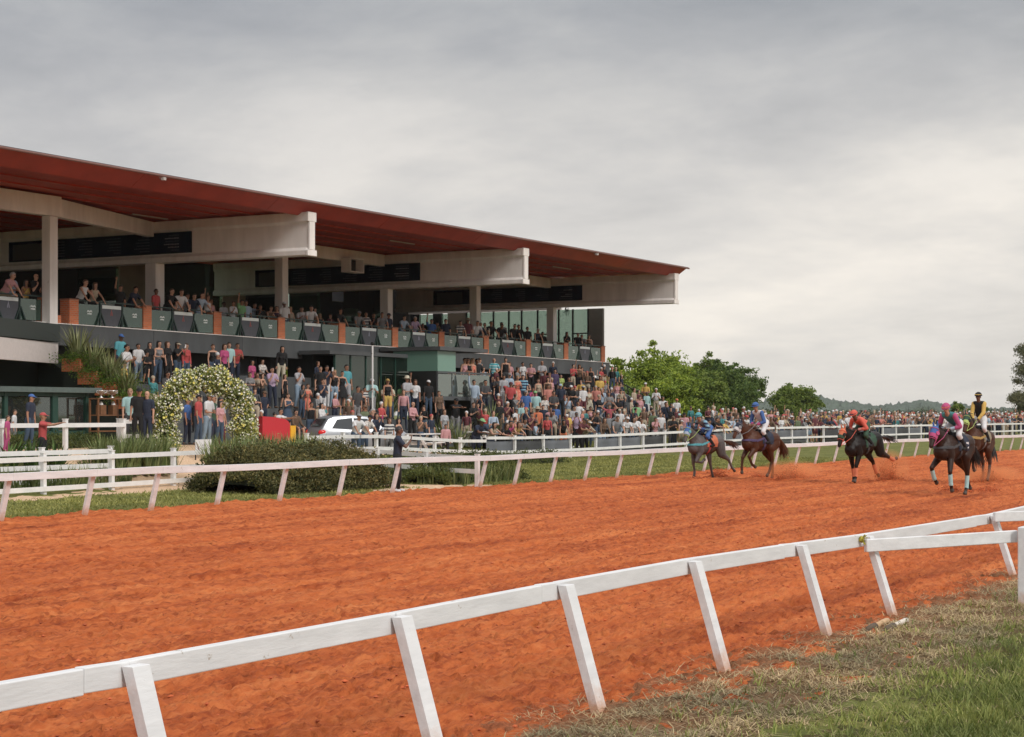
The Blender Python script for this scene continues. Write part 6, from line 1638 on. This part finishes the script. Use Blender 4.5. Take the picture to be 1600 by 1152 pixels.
dust(1092, 751, .9, .16, 220, 'small spray of dirt under the grey horse')
dust(1122, 747, 1.2, .45, 260, 'spray of dirt thrown back by the grey horse')
dust(1236, 749, 3.6, .6, 620, 'wide spray of dirt thrown up behind the chestnut horse', 1.9)
dust(1186, 747, 1.0, .2, 160, 'dirt spray under the chestnut horse')
dust(1388, 752, 1.6, .95, 560, 'tall plume of dirt behind the black horse', 1.3)
dust(1488, 769, .8, .22, 220, 'low spray of dirt behind the leading horse')
dust(1545, 752, 2.4, .5, 420, 'spray of dirt under the bay horse', 2.0)
dust(1540, 768, 2.0, .15, 200, 'low scatter of dirt right of the leading horse')
# ------------------------------------------------------------------ leaves, hedges, trees, flowers
def leaves(name, P, size, m, parent=None, mi=None, droop=0.0):
    n = len(P); a = rs.randn(n, 3); a /= np.linalg.norm(a, axis=1)[:, None]; b = rs.randn(n, 3); b -= (b*a).sum(1)[:, None]*a; b /= np.linalg.norm(b, axis=1)[:, None]
    s_ = (size if hasattr(size, '__len__') else np.full(n, size))*(.7+.6*rs.rand(n)); A = a*s_[:, None]; Bv = b*(s_*.48)[:, None]
    fold = np.cross(a, b)*(s_*.18)[:, None]
    V = np.stack([P-A*.5, P+Bv*.5+fold, P+A*.5, P-Bv*.5+fold], 1); F = np.arange(n*4).reshape(-1, 4)
    return npmesh(name, V, F, m, mi=mi, parent=parent)
def hedge(name, x0, x1, y0, y1, h, n, size, m, label, cat='hedge', zf=lambda x, y: 0*x, wob=.18, core=None):
    root = empty(name, ((x0+x1)/2, (y0+y1)/2, 0), label, cat)
    X = x0+(x1-x0)*rs.rand(n); s_ = rs.rand(n)*math.pi; rr = .72+.34*rs.rand(n)**.7
    yc = (y0+y1)/2; hw = (y1-y0)/2
    top = h*(.82+wob*samp(T1, X, X*0+y0, 6.0)+.10*samp(T2, X, s_, 5.0)); edge = np.clip(np.minimum(X-x0, x1-X)/.5, .25, 1)**.5
    Yp = yc+hw*np.cos(s_)*rr*(.9+.12*samp(T1, X, s_, 5.)); Z = np.sign(np.sin(s_))*np.abs(np.sin(s_))**.6*rr*top*edge
    P = np.stack([X, Yp, Z+zf(X, Yp)], -1)-np.array([(x0+x1)/2, yc, 0]); leaves('foliage', P, size, m, root)
    mb = MB(); k = 16; vs = []
    for i in range(k+1):
        x = x0+.15+(x1-x0-.3)*i/k
        for j in range(9):
            t = math.pi*j/8; e = .62; vs.append((x-(x0+x1)/2, hw*math.cos(t)*e*rnd.uniform(.9, 1.05), max(0, math.sin(t))**.6*h*e*rnd.uniform(.9, 1.1)*(.4 if i in (0, k) else 1)+float(zf(x, yc))))
    mb.add(vs, [(i*9+j, (i+1)*9+j, (i+1)*9+j+1, i*9+j+1) for i in range(k) for j in range(8)]); mb.build('inner_twigs', core or mat('hedge_core', (.022, .026, .010), .95, noise=.4, nscale=12), root)  # solid dark core; the hedge's inner shade is put into its colour
    return root
M_hed = leafmat('hedge_leaf', (.045, .06, .018), (.22, .19, .075), trans=.12); M_hed2 = leafmat('low_hedge_leaf', (.05, .075, .018), (.15, .17, .05), trans=.15)
M_strap = leafmat('strap_leaf', (.09, .14, .04), (.30, .33, .15), trans=.15); M_palm = leafmat('palm_leaf', (.03, .07, .015), (.10, .17, .04), trans=.15); M_yuc = leafmat('yucca_leaf', (.14, .17, .07), (.34, .36, .19), trans=.1)
hedge('clipped_hedge', 36.1, 41.5, 26.6, 29.6, 1.22, 52000, .085, M_hed, 'big dark clipped hedge beside the far rail', wob=.09)
hedge('low_hedge', 43.9, 48.7, 26.4, 28.2, .78, 22000, .075, M_hed2, 'lower green hedge right of the sandy gap in the far rail')
hedge('low_hedge', 44.6, 49.5, 29.5, 31.5, .7, 9000, .08, M_hed2, 'low green bush behind the plank fence by the lawn')
hedge('ground_cover_bed', 36.4, 42.4, 37.0, 38.6, .45, 9000, .07, M_hed2, 'low green plant bed behind the single-board fence', 'plants', zf=lambda x, y: 1.0+0*x)
hedge('low_hedge', 24, 40, 33.4, 34.4, .5, 9000, .09, M_hed2, 'green planting along the lower white fences', 'hedge', zf=lambda x, y: .2+0*x)
hedge('low_hedge', 52, 65, 33.4, 34.6, .5, 10000, .08, M_hed2, 'low green planting in front of the hatchback fence', 'hedge', zf=lambda x, y: .1+0*x)
def straps(name, base, r, n, L, w, m, label=None, cat='plant', group=None, spread=.5, parent=None, up=1.0):
    """rosette of curved sword leaves"""
    mb = MB()
    for i in range(n):
        a = rnd.uniform(0, 6.283); rr = r*math.sqrt(rnd.random()); p = Vector((math.cos(a)*rr, math.sin(a)*rr, 0)); b = rnd.uniform(0, 6.283) if r > .3 else a+rnd.uniform(-.6, .6)
        l = L*rnd.uniform(.6, 1.1); t = rnd.uniform(.1, 1)*spread; d = Vector((math.cos(b), math.sin(b), 0)); sd_ = Vector((-d.y, d.x, 0)); pts = []
        ang = t*.5; q = p.copy()
        for k in range(5):
            pts.append(q.copy()); q = q+(d*math.sin(ang)+Vector((0, 0, math.cos(ang)*up)))*(l/4); ang += t*.42
        ws = [w*.8, w, w*.9, w*.6, w*.06]; vs = []
        for k, q in enumerate(pts): vs += [q-sd_*ws[k]/2, q+sd_*ws[k]/2]
        mb.add(vs, [(2*k, 2*k+1, 2*k+3, 2*k+2) for k in range(4)])
    o = mb.build(name, m, parent); o.location = base
    if label: tag(o, label, cat, group)
    return o
def bed(name, x0, x1, y0, y1, n, L, w, m, label, zf=gz):
    mb = MB()
    for i in range(n):
        x = rnd.uniform(x0, x1); y = rnd.uniform(y0, y1); z = zf(x, y)
        for j in range(7):
            b = rnd.uniform(0, 6.283); d = Vector((math.cos(b), math.sin(b), 0)); sd_ = Vector((-d.y, d.x, 0)); l = L*rnd.uniform(.55, 1.1); t = rnd.uniform(.1, .8); q = Vector((x-x0, y-y0, z))+d*.03; ang = t*.4; vs = []
            for k, ww in enumerate((w, w, w*.6, w*.05)): vs += [q-sd_*ww/2, q+sd_*ww/2]; q = q+(d*math.sin(ang)+Vector((0, 0, math.cos(ang))))*(l/3); ang += t*.4
            mb.add(vs, [(2*k, 2*k+1, 2*k+3, 2*k+2) for k in range(3)])
    o = mb.build(name, m); o.location = (x0, y0, 0); tag(o, label, 'plants', kind='stuff')
bed('strap_leaf_bed', 38.9, 43.2, 29.9, 31.2, 330, 1.22, .055, M_strap, 'tall sword-leaved plants growing behind the clipped hedge', lambda x, y: .25)
bed('strap_leaf_bed', 37.6, 40.2, 33.0, 34.2, 200, 1.15, .055, M_strap, 'sword-leaved plants in front of the left foot of the flower arch', lambda x, y: .35)
bed('strap_leaf_bed', 44.0, 47.6, 26.2, 27.6, 190, .62, .035, M_strap, 'sword-leaved plants along the low hedge', lambda x, y: 0)
bed('strap_leaf_bed', 26, 37.6, 32.5, 32.65, 160, .7, .04, M_strap, 'thin leaves between the lower white fences', lambda x, y: .05)
for i, (u, v, Y) in enumerate(((15, 700, 34.2), (50, 702, 34.0), (88, 704, 33.8))):
    p = at(u, v, Y); straps('palm_clump', (p.x, p.y, gz(p.x, Y)-.1), .15, 34, 1.0, .10, M_palm, 'dark green palm-like clump behind the left fence, %s from left' % ORD[i], 'plant', 'clumps behind the left fence', .8)
# planters stepping down the terrace side
for i, (u, v) in enumerate(((118, 566), (143, 586), (170, 603), (196, 624))):
    X = 50.4; dx, dy, dz = ray(u, v); Y = X*dy/dx; z = CAMH+dz*X/dx
    root = empty('brick_planter', (X, Y, z-.3), 'brick planter with spiky plant, %s step down from the top' % ORD[i], 'planter', 'brick planters stepping down the terrace side')
    mb = MB(); mb.box(-.35, .35, -.55, .35, -.05, .42); mb.build('box', M_brick, root)
    mb = MB(); mb.box(-.3, .3, -.5, .3, -1.6, -.053); mb.build('plinth', mat('very_dark_green', (.012, .02, .017), .7), root)
    o = straps('spiky_plant', (0, -.1, .35), .22, 70, 1.45, .055, M_yuc, parent=root, spread=.75)
    P = rs.randn(2600, 3)*np.array([.36, .42, .13])+np.array([0, -.25, .42]); leaves('trailing_fern', P, .075, leafmat('fern_leaf', (.06, .12, .015), (.16, .25, .04)), root)
for i, (u, v, Y, L, n) in enumerate(((252, 618, 41.2, 1.4, 60), (224, 628, 40.6, 1.2, 40), (692, 640, 41.4, 1.5, 60), (715, 650, 40.6, 1.5, 60), (769, 622, 42.0, 1.9, 80), (745, 640, 41.0, 1.0, 40), (595, 578, 46.4, 2.0, 50), (611, 586, 46.2, 1.6, 50), (832, 648, 41.5, .8, 20))):
    p = at(u, v, Y); z = floor_at(p.x, Y)
    straps('yucca', (p.x, p.y, z), .12, n, L, .06, M_yuc if i % 2 else M_strap, 'spiky yucca-like plant on the terrace side, %s from the left' % ORD[i], 'plant', 'spiky plants around the terraces', .9)
# flower arch
c0 = at(320, 704, 35.6); root = empty('flower_arch', (c0.x, c0.y, gz(c0.x, c0.y)), 'round arch covered in white and yellow flowers on the path', 'arch')
bx = Vector((.80, -.60, 0)); by = Vector((.6, .8, 0)); RA = 1.22; H0 = .95
def archp(t):      # t 0..1 from left foot over the top to right foot
    Ls = H0; Lc = math.pi*RA; T = (2*Ls+Lc)*t
    if T < Ls: return bx*-RA+Vector((0, 0, T))
    if T < Ls+Lc: a = math.pi-(T-Ls)/RA; return bx*(math.cos(a)*RA)+Vector((0, 0, H0+math.sin(a)*RA))
    return bx*RA+Vector((0, 0, 2*Ls+Lc-T))
mb = MB()
for s_ in (-.2, .2): mb.tube([archp(i/30)+by*s_ for i in range(31)], .025, 6)
mb.build('frame', M_green, root)
def archcloud(n, r0, r1, bias=0):
    P = []
    while len(P) < n:
        t = rnd.random(); c = archp(t); tn = (archp(min(1, t+.01))-archp(max(0, t-.01))).normalized(); nr = by.cross(tn); a = rnd.uniform(0, 6.283)
        r = rnd.uniform(r0, r1)*(1+.16*math.sin(t*37)+.1*math.sin(t*71+a)); P.append(c+by*(math.cos(a)*r)+nr*(math.sin(a)*r))
    return np.array([tuple(p) for p in P])
leaves('foliage', archcloud(11000, .06, .40), .11, leafmat('arch_leaf', (.12, .16, .04), (.40, .42, .15)), root)
def blossoms(name, P, size, m, par):
    n = len(P); V = []; F = []
    for i, p in enumerate(P):
        nrm = Vector((rnd.gauss(0, 1)-.6, rnd.gauss(0, 1)-.9, rnd.gauss(0, 1)+.5)).normalized(); a = nrm.orthogonal().normalized(); b = nrm.cross(a); s_ = size*rnd.uniform(.6, 1.2); k = len(V); V.append(tuple(Vector(p)))
        for j in range(10):
            t = j*math.pi/5; r = s_ if j % 2 == 0 else s_*.5; V.append(tuple(Vector(p)+a*math.cos(t)*r+b*math.sin(t)*r+nrm*(.25*s_ if j % 2 == 0 else .1*s_)))
        F += [(k, k+1+j, k+1+(j+1) % 10) for j in range(10)]
    npmesh(name, V, F, m, parent=par)
blossoms('white_blossoms', archcloud(2100, .30, .46), .036, mat('blossom_white', (.78, .75, .66), .7), root)
blossoms('yellow_blossoms', archcloud(560, .32, .47), .05, mat('blossom_yellow', (.68, .60, .14), .7), root)
blossoms('pale_green_blossoms', archcloud(1500, .30, .45), .04, mat('blossom_green', (.46, .50, .25), .7), root)
# rope barrier, white sign
M_rope = mat('orange_rope', (.75, .30, .04), .8, noise=.2)
root = empty('rope_barrier', c0, 'orange rope looped across the flower arch with a hanging bunch on its right side', 'rope')
a = at(275, 679, 34.9); b = at(363, 680, 34.9); mb = MB(); mb.tube([a.lerp(b, i/12)+Vector((0, 0, -.17*math.sin(math.pi*i/12))) for i in range(13)], .028, 8); mb.build('rope', M_rope, root, True)
mb = MB(); q = at(361, 668, 34.8)
for i in range(34): s_ = rnd.uniform(-.13, .13); mb.tube([q+Vector((s_*.4, s_*.3, .1)), q+Vector((s_, s_*.8, -.25)), q+Vector((s_*1.2+rnd.uniform(-.05, .05), s_, -.55-rnd.random()*.3))], [.012, .012, .004], 4)
mb.build('tassel', M_rope, root)
for p in (a, b): mb = MB(); mb.tube([(p.x, p.y, gz(p.x, p.y)), (p.x, p.y, p.z+.08)], .02, 6); mb.build('stake', M_black, root); rebase(root)
a = at(306, 687, 34.2); b = at(331, 704, 34.2); root = empty('white_sign', (a.x, 34.2, gz(a.x, 34.2)), 'white rectangular board standing under the flower arch', 'sign')
mb = MB(); mb.box(a.x, b.x, 34.2, 34.23, b.z, a.z); mb.build('board', mat('sign_white', (.66, .66, .68), .5), root)
mb = MB(); 
for k, w in enumerate((.08, .05)): mb.box((a.x+b.x)/2-w, (a.x+b.x)/2+w, 34.194, 34.199, (a.z+b.z)/2-.03*k, (a.z+b.z)/2-.03*k+.012)
mb.build('text_lines', mat('grey_text', (.3, .3, .32), .6), root)
mb = MB(); mb.add([(a.x+.01, 34.195, a.z-.08), (a.x+.04, 34.195, a.z-.08), (a.x+.17, 34.195, b.z+.01), (a.x+.13, 34.195, b.z+.01)], [(0, 3, 2, 1)]); mb.build('stripe', mat('maroon_stripe', (.15, .05, .05), .6), root)
mb = MB()
for x in (a.x+.05, b.x-.05): mb.box(x-.015, x+.015, 34.235, 34.26, gz(x, 34.2)-.05, b.z+.1)
mb.build('leg', M_black, root); rebase(root)
# red stall
pa = at(403, 652, 38.6); pb = at(446, 655, 38.0); g0 = gz(pa.x, 38.4)
root = empty('red_stall', (pa.x, 38.4, g0), 'low red stall front with a rounded corner and yellow end beside the flower arch', 'stall')
mb = MB(); d = (pb-pa); d.z = 0; L = d.length; d.normalize(); nr = Vector((-d.y, d.x, 0)); zt = pa.z-g0; out = [(0, -.3), (L, -.3), (L, zt-.30)]+[(L-.26+.26*math.cos(t), zt-.30+.24*math.sin(t)) for t in (.35, .7, 1.05, 1.4)]+[(L*.45, zt+.0), (0, zt+.03)]
vs = [d*x+Vector((0, 0, z)) for x, z in out]+[d*x+nr*.5+Vector((0, 0, z)) for x, z in out]; n = len(out)
mb.add(vs, [tuple(range(n)), tuple(range(n, 2*n))[::-1]]+[(i, n+i, n+(i+1) % n, (i+1) % n) for i in range(n)]); mb.build('red_panel', mat('stall_red', (.50, .02, .032), .5), root)
mb = MB(); mb.beam(d*(L+.10)+nr*.12+Vector((0, 0, -.2)), d*(L+.10)+nr*.12+Vector((0, 0, zt-.3)), .14, .3, up=(1, 0, 0)); mb.build('yellow_end', mat('stall_yellow', (.80, .42, .03), .4), root)
# picnic tables
def picnic(u, v, Y, lbl):
    p = at(u, v, Y); g = gz(p.x, Y)+.03; root = empty('picnic_table', (p.x, Y, g), lbl, 'table', 'white picnic tables', rz=R(4)); zt = min(.82, max(.70, p.z-g))
    mb = MB(); mb.box(-1.0, 1.0, -.38, .38, zt-.05, zt); mb.build('table_top', M_white, root)
    for s_ in (-1, 1): mb = MB(); mb.box(-1.0, 1.0, s_*.72-.14, s_*.72+.14, .42, .46); mb.build('bench', M_white, root)
    for x in (-.75, .75):
        for s_ in (-1, 1): mb = MB(); mb.beam((x, s_*.18, zt-.052), (x, s_*.68, 0), .05, .10); mb.build('leg', M_white, root)
        mb = MB(); mb.beam((x+.06, -.72, .38), (x+.06, .72, .38), .04, .08); mb.build('crossbar', M_white, root)
picnic(662, 667, 40.2, 'white picnic table left of the crowd fence, nearer the hatchback'); picnic(752, 666, 40.6, 'white picnic table behind the leaning women at the crowd fence'); picnic(1014, 668, 41.9, 'white picnic table behind the fence left of the grey horse')
# ------------------------------------------------------------------ hatchback
def car():
    p = at(502, 690, 39.2); X0 = p.x; g = gz(X0+1.2, 38)+.0; root = empty('parked_car', (X0, 39.6, g), 'silver white hatchback parked behind the hedge seen from its rear corner', 'car', rz=R(-36))
    M_car = mat('silver_car_paint', (.36, .38, .41), .3, metal=.35); M_gl2 = mat('car_glass', (.02, .025, .03), .08, spec=.8); M_ty = mat('tyre', (.015, .015, .015), .9); M_rl = mat('red_lamp', (.65, .02, .02), .15); M_al = mat('alloy', (.5, .5, .5), .35, metal=.8)
    top = [(0.05, .50), (.0, .82), (.05, 1.02), (.14, 1.12), (.38, 1.44), (.62, 1.53), (1.4, 1.57), (2.0, 1.52), (2.65, 1.14), (3.3, 1.02), (3.6, .82), (3.66, .40)]; hw = [.74, .80, .82, .81, .72, .67, .66, .66, .78, .80, .74, .66]
    mb = MB(); vs = []; n = len(top)
    for s_ in (-1, 1):
        for (x, z), w in zip(top, hw): vs.append((x, s_*w, z))
    belt = [(0.02, .80), (.0, .80), (.05, .90), (.14, .98), (.4, .99), (.6, .99), (1.4, .98), (2.0, .98), (2.65, 1.0), (3.3, .9), (3.6, .7), (3.66, .40)]
    sec = []
    for i, ((x, z), w) in enumerate(zip(top, hw)):
        zb_ = min(z-.01, belt[i][1]); wb = .84 if 0 < i < n-1 else .76
        sec.append([(x, -wb+.06, .22), (x, -wb, .45), (x, -wb, zb_-.08), (x, -(wb-.03), zb_), (x, -w, z-.03 if z-.03 > zb_ else zb_+.005), (x, -w+.10, z), (x, w-.10, z), (x, w, z-.03 if z-.03 > zb_ else zb_+.005), (x, (wb-.03), zb_), (x, wb, zb_-.08), (x, wb, .45), (x, wb-.06, .22)])
    k = 12; vs = [q for s_ in sec for q in s_]; mb.add(vs, [(i*k+j, (i+1)*k+j, (i+1)*k+(j+1) % k, i*k+(j+1) % k) for i in range(n-1) for j in range(k)]+[tuple(range(k)), tuple(range((n-1)*k, n*k))[::-1]])
    o = mb.build('body', M_car, root, True); o.data.polygons.foreach_set('use_smooth', [True]*len(o.data.polygons)); bv = o.modifiers.new('b', 'BEVEL'); bv.width = .04; bv.segments = 2
    for s_ in (-1, 1):
        for pts in ([(.50, 1.08), (.72, 1.40), (1.32, 1.46), (1.32, 1.03)], [(1.38, 1.03), (1.38, 1.46), (1.92, 1.42), (2.42, 1.07)]):
            mb = MB(); q = [(x, s_*(.815-.150*(z-.98)/.55)+s_*.014, z) for x, z in pts]; mb.add(q, [(0, 1, 2, 3) if s_ < 0 else (3, 2, 1, 0)]); mb.build('side_window', M_gl2, root)
        mb = MB(); mb.ell((.14, s_*.76, .92), (.18, .09, .12), 10); mb.build('tail_lamp', M_rl, root, True)
        mb = MB(); mb.box(1.55, 1.72, s_*.845-.012, s_*.845+.012, .86, .89); mb.box(.98, 1.12, s_*.845-.012, s_*.845+.012, .86, .89); mb.build('door_handle', M_car, root)
        mb = MB(); mb.ell((2.45, s_*.92, 1.02), (.07, .10, .07), 8); mb.build('mirror', M_car, root, True)
        for x in (.62, 2.88):
            w = MB(); w.lathe((x, s_*.70, .31), [(.20, 0), (.30, .01), (.31, .05), (.31, .15), (.30, .19), (.2, .2)], 20, 0, (0, s_, 0)); wo = w.build('wheel', M_ty, root, True); w = MB(); w.lathe((x, s_*.898, .31), [(.19, 0), (.19, .012), (.05, .02)], 14, 0, (0, s_, 0)); w.build('rim', M_al, wo)
    mb = MB(); mb.add([(.15, -.62, 1.16), (.15, .62, 1.16), (.38, .58, 1.43), (.38, -.58, 1.43)], [(0, 3, 2, 1)]); ob = mb.build('rear_window', M_gl2, root); ob.location = (-.03, 0, .01)
    mb = MB(); mb.box(-.02, .0, -.22, .22, .58, .70); mb.build('number_plate', M_white, root)
    mb = MB(); mb.box(3.60, 3.67, -.62, -.35, .58, .70); mb.box(3.60, 3.67, .35, .62, .58, .70); mb.build('headlight', mat('lamp_clear', (.7, .7, .7), .1), root)
car()
# ------------------------------------------------------------------ trees
def tree(base, h, blobs, n, size, m, label, trunk_r=.18, cat='tree', group=None, fill=.35, lean=0, trunk_h=None, sig=.17):
    root = empty('tree', base, label, cat, group); mb = MB(); th = trunk_h or h*.45
    mb.tube([(0, 0, -.2), (lean*.3, .02, th*.5), (lean, -.05, th)], [trunk_r, trunk_r*.75, trunk_r*.5], 8)
    for (cx, cy, cz, rx, ry, rz) in blobs: mb.tube([(lean*.6, 0, th*.7), (cx*.5, cy*.5, (th*.8+cz)/2), (cx, cy, cz)], [trunk_r*.5, trunk_r*.3, .03], 6)
    mb.build('trunk', M_trunk, root)
    P = []; w = np.array([b[3]*b[5] for b in blobs]); w = w/w.sum()
    for b, wi in zip(blobs, w):
        k = max(6, int(n*wi/70)); c = rs.randn(k, 3); c /= np.linalg.norm(c, axis=1)[:, None]; c *= (.62+.42*rs.rand(k, 1)); cc = np.array(b[:3])+c*np.array(b[3:])
        q = np.clip(rs.randn(k, 70, 3), -1.7, 1.7)*np.array([1, 1, .7])*(sig*(b[3]+b[5])/2)*(.6+.8*rs.rand(k, 1, 1)); P.append((cc[:, None]+q).reshape(-1, 3))
        kk = int(n*wi*fill); z = rs.randn(kk, 3); z /= np.linalg.norm(z, axis=1)[:, None]; P.append(np.array(b[:3])+z*np.array(b[3:])*(.75*rs.rand(kk, 1)**.5))
    P = np.concatenate(P); P = P[P[:, 2] > .15]; leaves('crown', P, size, m, root); return root
M_t1 = leafmat('bright_tree_leaf', (.12, .19, .02), (.36, .44, .07)); M_t2 = leafmat('dark_tree_leaf', (.055, .105, .025), (.17, .24, .065)); M_t3 = leafmat('mid_tree_leaf', (.08, .14, .025), (.24, .30, .07)); M_t4 = leafmat('dull_tree_leaf', (.10, .105, .06), (.24, .24, .14))
def blobset(w, h, n, seed, low=.15, spiky=0):
    r_ = random.Random(seed); out = []
    for i in range(n):
        x = r_.uniform(-.42, .42)*w; z = r_.uniform(low, .74 if spiky else .80)*h*(1-.35*abs(x)/(w*.5)); s_ = r_.uniform(.16, .26)
        out.append((x, r_.uniform(-.3, .3)*w*.6, z, w*s_*(.6 if spiky and z > .5*h else 1), w*s_*.9, h*s_*(1.1 if spiky else .85)))
    out.append((0, 0, h*.45, w*.33, w*.28, h*.36)); return out
def tr(u, vtop, Y, w, n, seed, m, lbl, size=.30, nb=9, spiky=0, zb_=None, grp='trees beyond the grandstand'):
    vtop -= 6
    p = at(u, vtop, Y); g = gz(p.x, Y); h = p.z-g; tree((p.x, Y, g), h, blobset(w, h*1.0, nb, seed, spiky=spiky), n, size, m, lbl, .2*h/8, 'tree', grp)
tr(962, 546, 62, 3.6, 6000, 1, M_t1, 'bright green tree right beside the end of the grandstand', spiky=1)
tr(1006, 540, 63, 6.5, 11000, 2, M_t1, 'tall bright green tree with the highest top behind the terrace end', nb=12, spiky=1)
tr(1050, 538, 66, 7.0, 12000, 3, M_t1, 'wide bright green tree in the middle of the grove', nb=12)
tr(1040, 578, 58, 6.5, 9000, 14, M_t1, 'lower bright green tree in front of the grove', nb=10)
tr(1092, 552, 66, 6.0, 10000, 4, M_t3, 'mid green tree between the bright trees and the dark tree', nb=10)
tr(1098, 585, 60, 6.0, 8000, 15, M_t3, 'lower round green tree in front of the dark tree', nb=9)
tr(1134, 552, 68, 6.0, 10000, 5, M_t2, 'dark green tree with pointed tops at the right of the grove', nb=10, spiky=1)
tr(1164, 560, 70, 5.4, 9000, 6, M_t2, 'darkest pointed tree at the right end of the grove', nb=10, spiky=1)
tr(1222, 598, 74, 4.6, 7000, 7, M_t3, 'small round green tree standing alone, its left half', nb=8)
tr(1255, 594, 76, 6.2, 9000, 8, M_t3, 'larger round green tree right of the gap in the trees', nb=9)
tr(1074, 546, 68, 6.0, 9000, 16, M_t1, 'bright green tree filling the gap left of the mid green tree', nb=10)
tr(1114, 550, 70, 6.0, 9000, 17, M_t3, 'mid green tree filling the gap beside the dark pointed tree', nb=10)
tr(990, 600, 55, 5, 5000, 21, M_t2, 'dark shrub mass behind the terrace handrail', nb=7)
# sparse tree at the right edge
p = at(1612, 540, 48); g = gz(p.x, 48); h = p.z-g
b = []; r_ = random.Random(4)
for i in range(58): x = r_.uniform(-4.6, 5.5); z = r_.uniform(.16, .97)*h; x = x*(1-.5*(z/h)**2) if x < 0 else x; b.append((x, r_.uniform(-1.5, 1.5), z, .62, .6, .55))
tree((p.x, 48, g), h, b, 3600, .23, M_t4, 'sparse airy tree with small dark leaves at the right edge', .17, fill=.05, sig=.55)
for i, (u, vt, w) in enumerate(((1498, 624, 3.0), (1516, 632, 2.2), (1538, 628, 2.6), (1576, 640, 5), (1600, 636, 5))):
    Y = 60; q = at(u, vt, Y); g = gz(q.x, Y); tree((q.x, Y, g), q.z-g, blobset(w, (q.z-g)*.95, 5, 30+i), 2200, .3, M_t3 if i < 3 else M_t4, 'small bushy tree behind the crowd at the right, %s from left' % ORD[i], .08, 'tree', 'small trees behind the right crowd')
# trees behind the hall windows
for i, (u, Y, h, w) in enumerate(((150, 74, 14, 10), (300, 74, 13.5, 10), (345, 84, 12, 10), (420, 80, 9.5, 9), (250, 86, 14, 10))):
    q = at(u, 600, Y); tree((q.x, Y, 1), h, blobset(w, h*.97, 10, 50+i), 7000, .32, M_t1 if i % 2 else M_t3, 'green tree seen through the hall windows, %s from left' % ORD[[0, 2, 3, 4, 1][i]], .25, 'tree', 'trees behind the grandstand')
# ------------------------------------------------------------------ far hills and wood
def ridge(pts, t, depth, name, m, lbl, amp, seed):
    """ridge line given as direction (u) and height; a real hill with depth"""
    k = 260; us = np.linspace(pts[0][0], pts[-1][0], k); hs = np.interp(us, [p[0] for p in pts], [p[1] for p in pts]); V = []
    rows = 16
    for j in range(rows):
        f = j/(rows-1); d = t*(1-depth*(1-f)*1.0)
        prof = math.sin(min(1, f/.72)*math.pi/2)**.8 if f < .72 else 1-.9*((f-.72)/.28)**2
        xx = us-800; X = (2482.4+.4857*xx)*d; Yv = (1379.4-.8741*xx)*d
        z = hs*prof+amp*np.abs(samp(T1, us*.06+seed, us*0+j*.23, 9.))*prof+amp*.6*np.abs(samp(T2, us*.05, us*0+j*.5+seed, 6.))*prof-2*(1-prof)
        V.append(np.stack([X, Yv, z], -1))
    V = np.stack(V, 0); i = np.arange(rows-1)[:, None]*k+np.arange(k-1)[None]; i = i.ravel(); F = np.stack([i, i+1, i+k+1, i+k], -1)
    o = npmesh(name, V.reshape(-1, 3), F, m, smooth=False); tag(o, lbl, 'hill', kind='structure')
M_hill = mat('wooded_hill', (.052, .078, .052), .95, noise=.55, nscale=.035, bump=0)
ridge([(1020, 0), (1120, 6), (1180, 10), (1222, 21), (1245, 26), (1268, 22), (1300, 15), (1330, 13), (1370, 9), (1410, 12), (1440, 15), (1465, 13), (1480, 9), (1505, 12), (1530, 6), (1580, 7), (1640, 11), (1720, 8), (1850, 2)], .72, .35, 'hill', M_hill, 'far wooded hills', 1.6, 2)
ridge([(1300, 0), (1340, 2.5), (1400, 2), (1432, 5.5), (1452, 6), (1476, 2), (1492, 5), (1520, 4), (1560, 2), (1620, 3), (1700, 4), (1800, 2)], .42, .2, 'hill', mat('nearer_wood', (.045, .07, .035), .95, noise=.5, nscale=.06), 'nearer wooded rise', .9, 7)
P = []
for i in range(240):
    u = rnd.uniform(1030, 1750); t = rnd.uniform(.20, .34); xx = u-800; X = (2482.4+.4857*xx)*t; Yv = (1379.4-.8741*xx)*t; r_ = rnd.uniform(1.2, 2.6)
    q = rs.randn(90, 3); q /= np.linalg.norm(q, axis=1)[:, None]; P.append(np.array([X, Yv, r_*.75])+q*np.array([r_*1.3, r_*1.3, r_])*(.7+.35*rs.rand(90, 1)))
o = leaves('distant_trees', np.concatenate(P), 1.0, leafmat('distant_leaf', (.045, .06, .035), (.10, .115, .06))); tag(o, 'distant belt of low trees and scrub beyond the crowd', 'trees', kind='stuff')
# ------------------------------------------------------------------ haze
HZ = True
if HZ:
    mb = MB(); mb.box(-60, 2600, -900, 2600, -1.2, 75)
    m = bpy.data.materials.new('haze_air'); m.use_nodes = True; nt = m.node_tree; nt.nodes.clear(); o = nt.nodes.new('ShaderNodeOutputMaterial')
    v = nt.nodes.new('ShaderNodeVolumePrincipled'); v.inputs['Color'].default_value = (.86, .89, .93, 1); v.inputs['Density'].default_value = .00008; v.inputs['Anisotropy'].default_value = .3
    lk(nt, v.outputs[0], o.inputs['Volume']); h = mb.build('haze', m); tag(h, kind='stuff')
    h['label'] = 'thin pale haze over the whole scene'; h['category'] = 'haze'
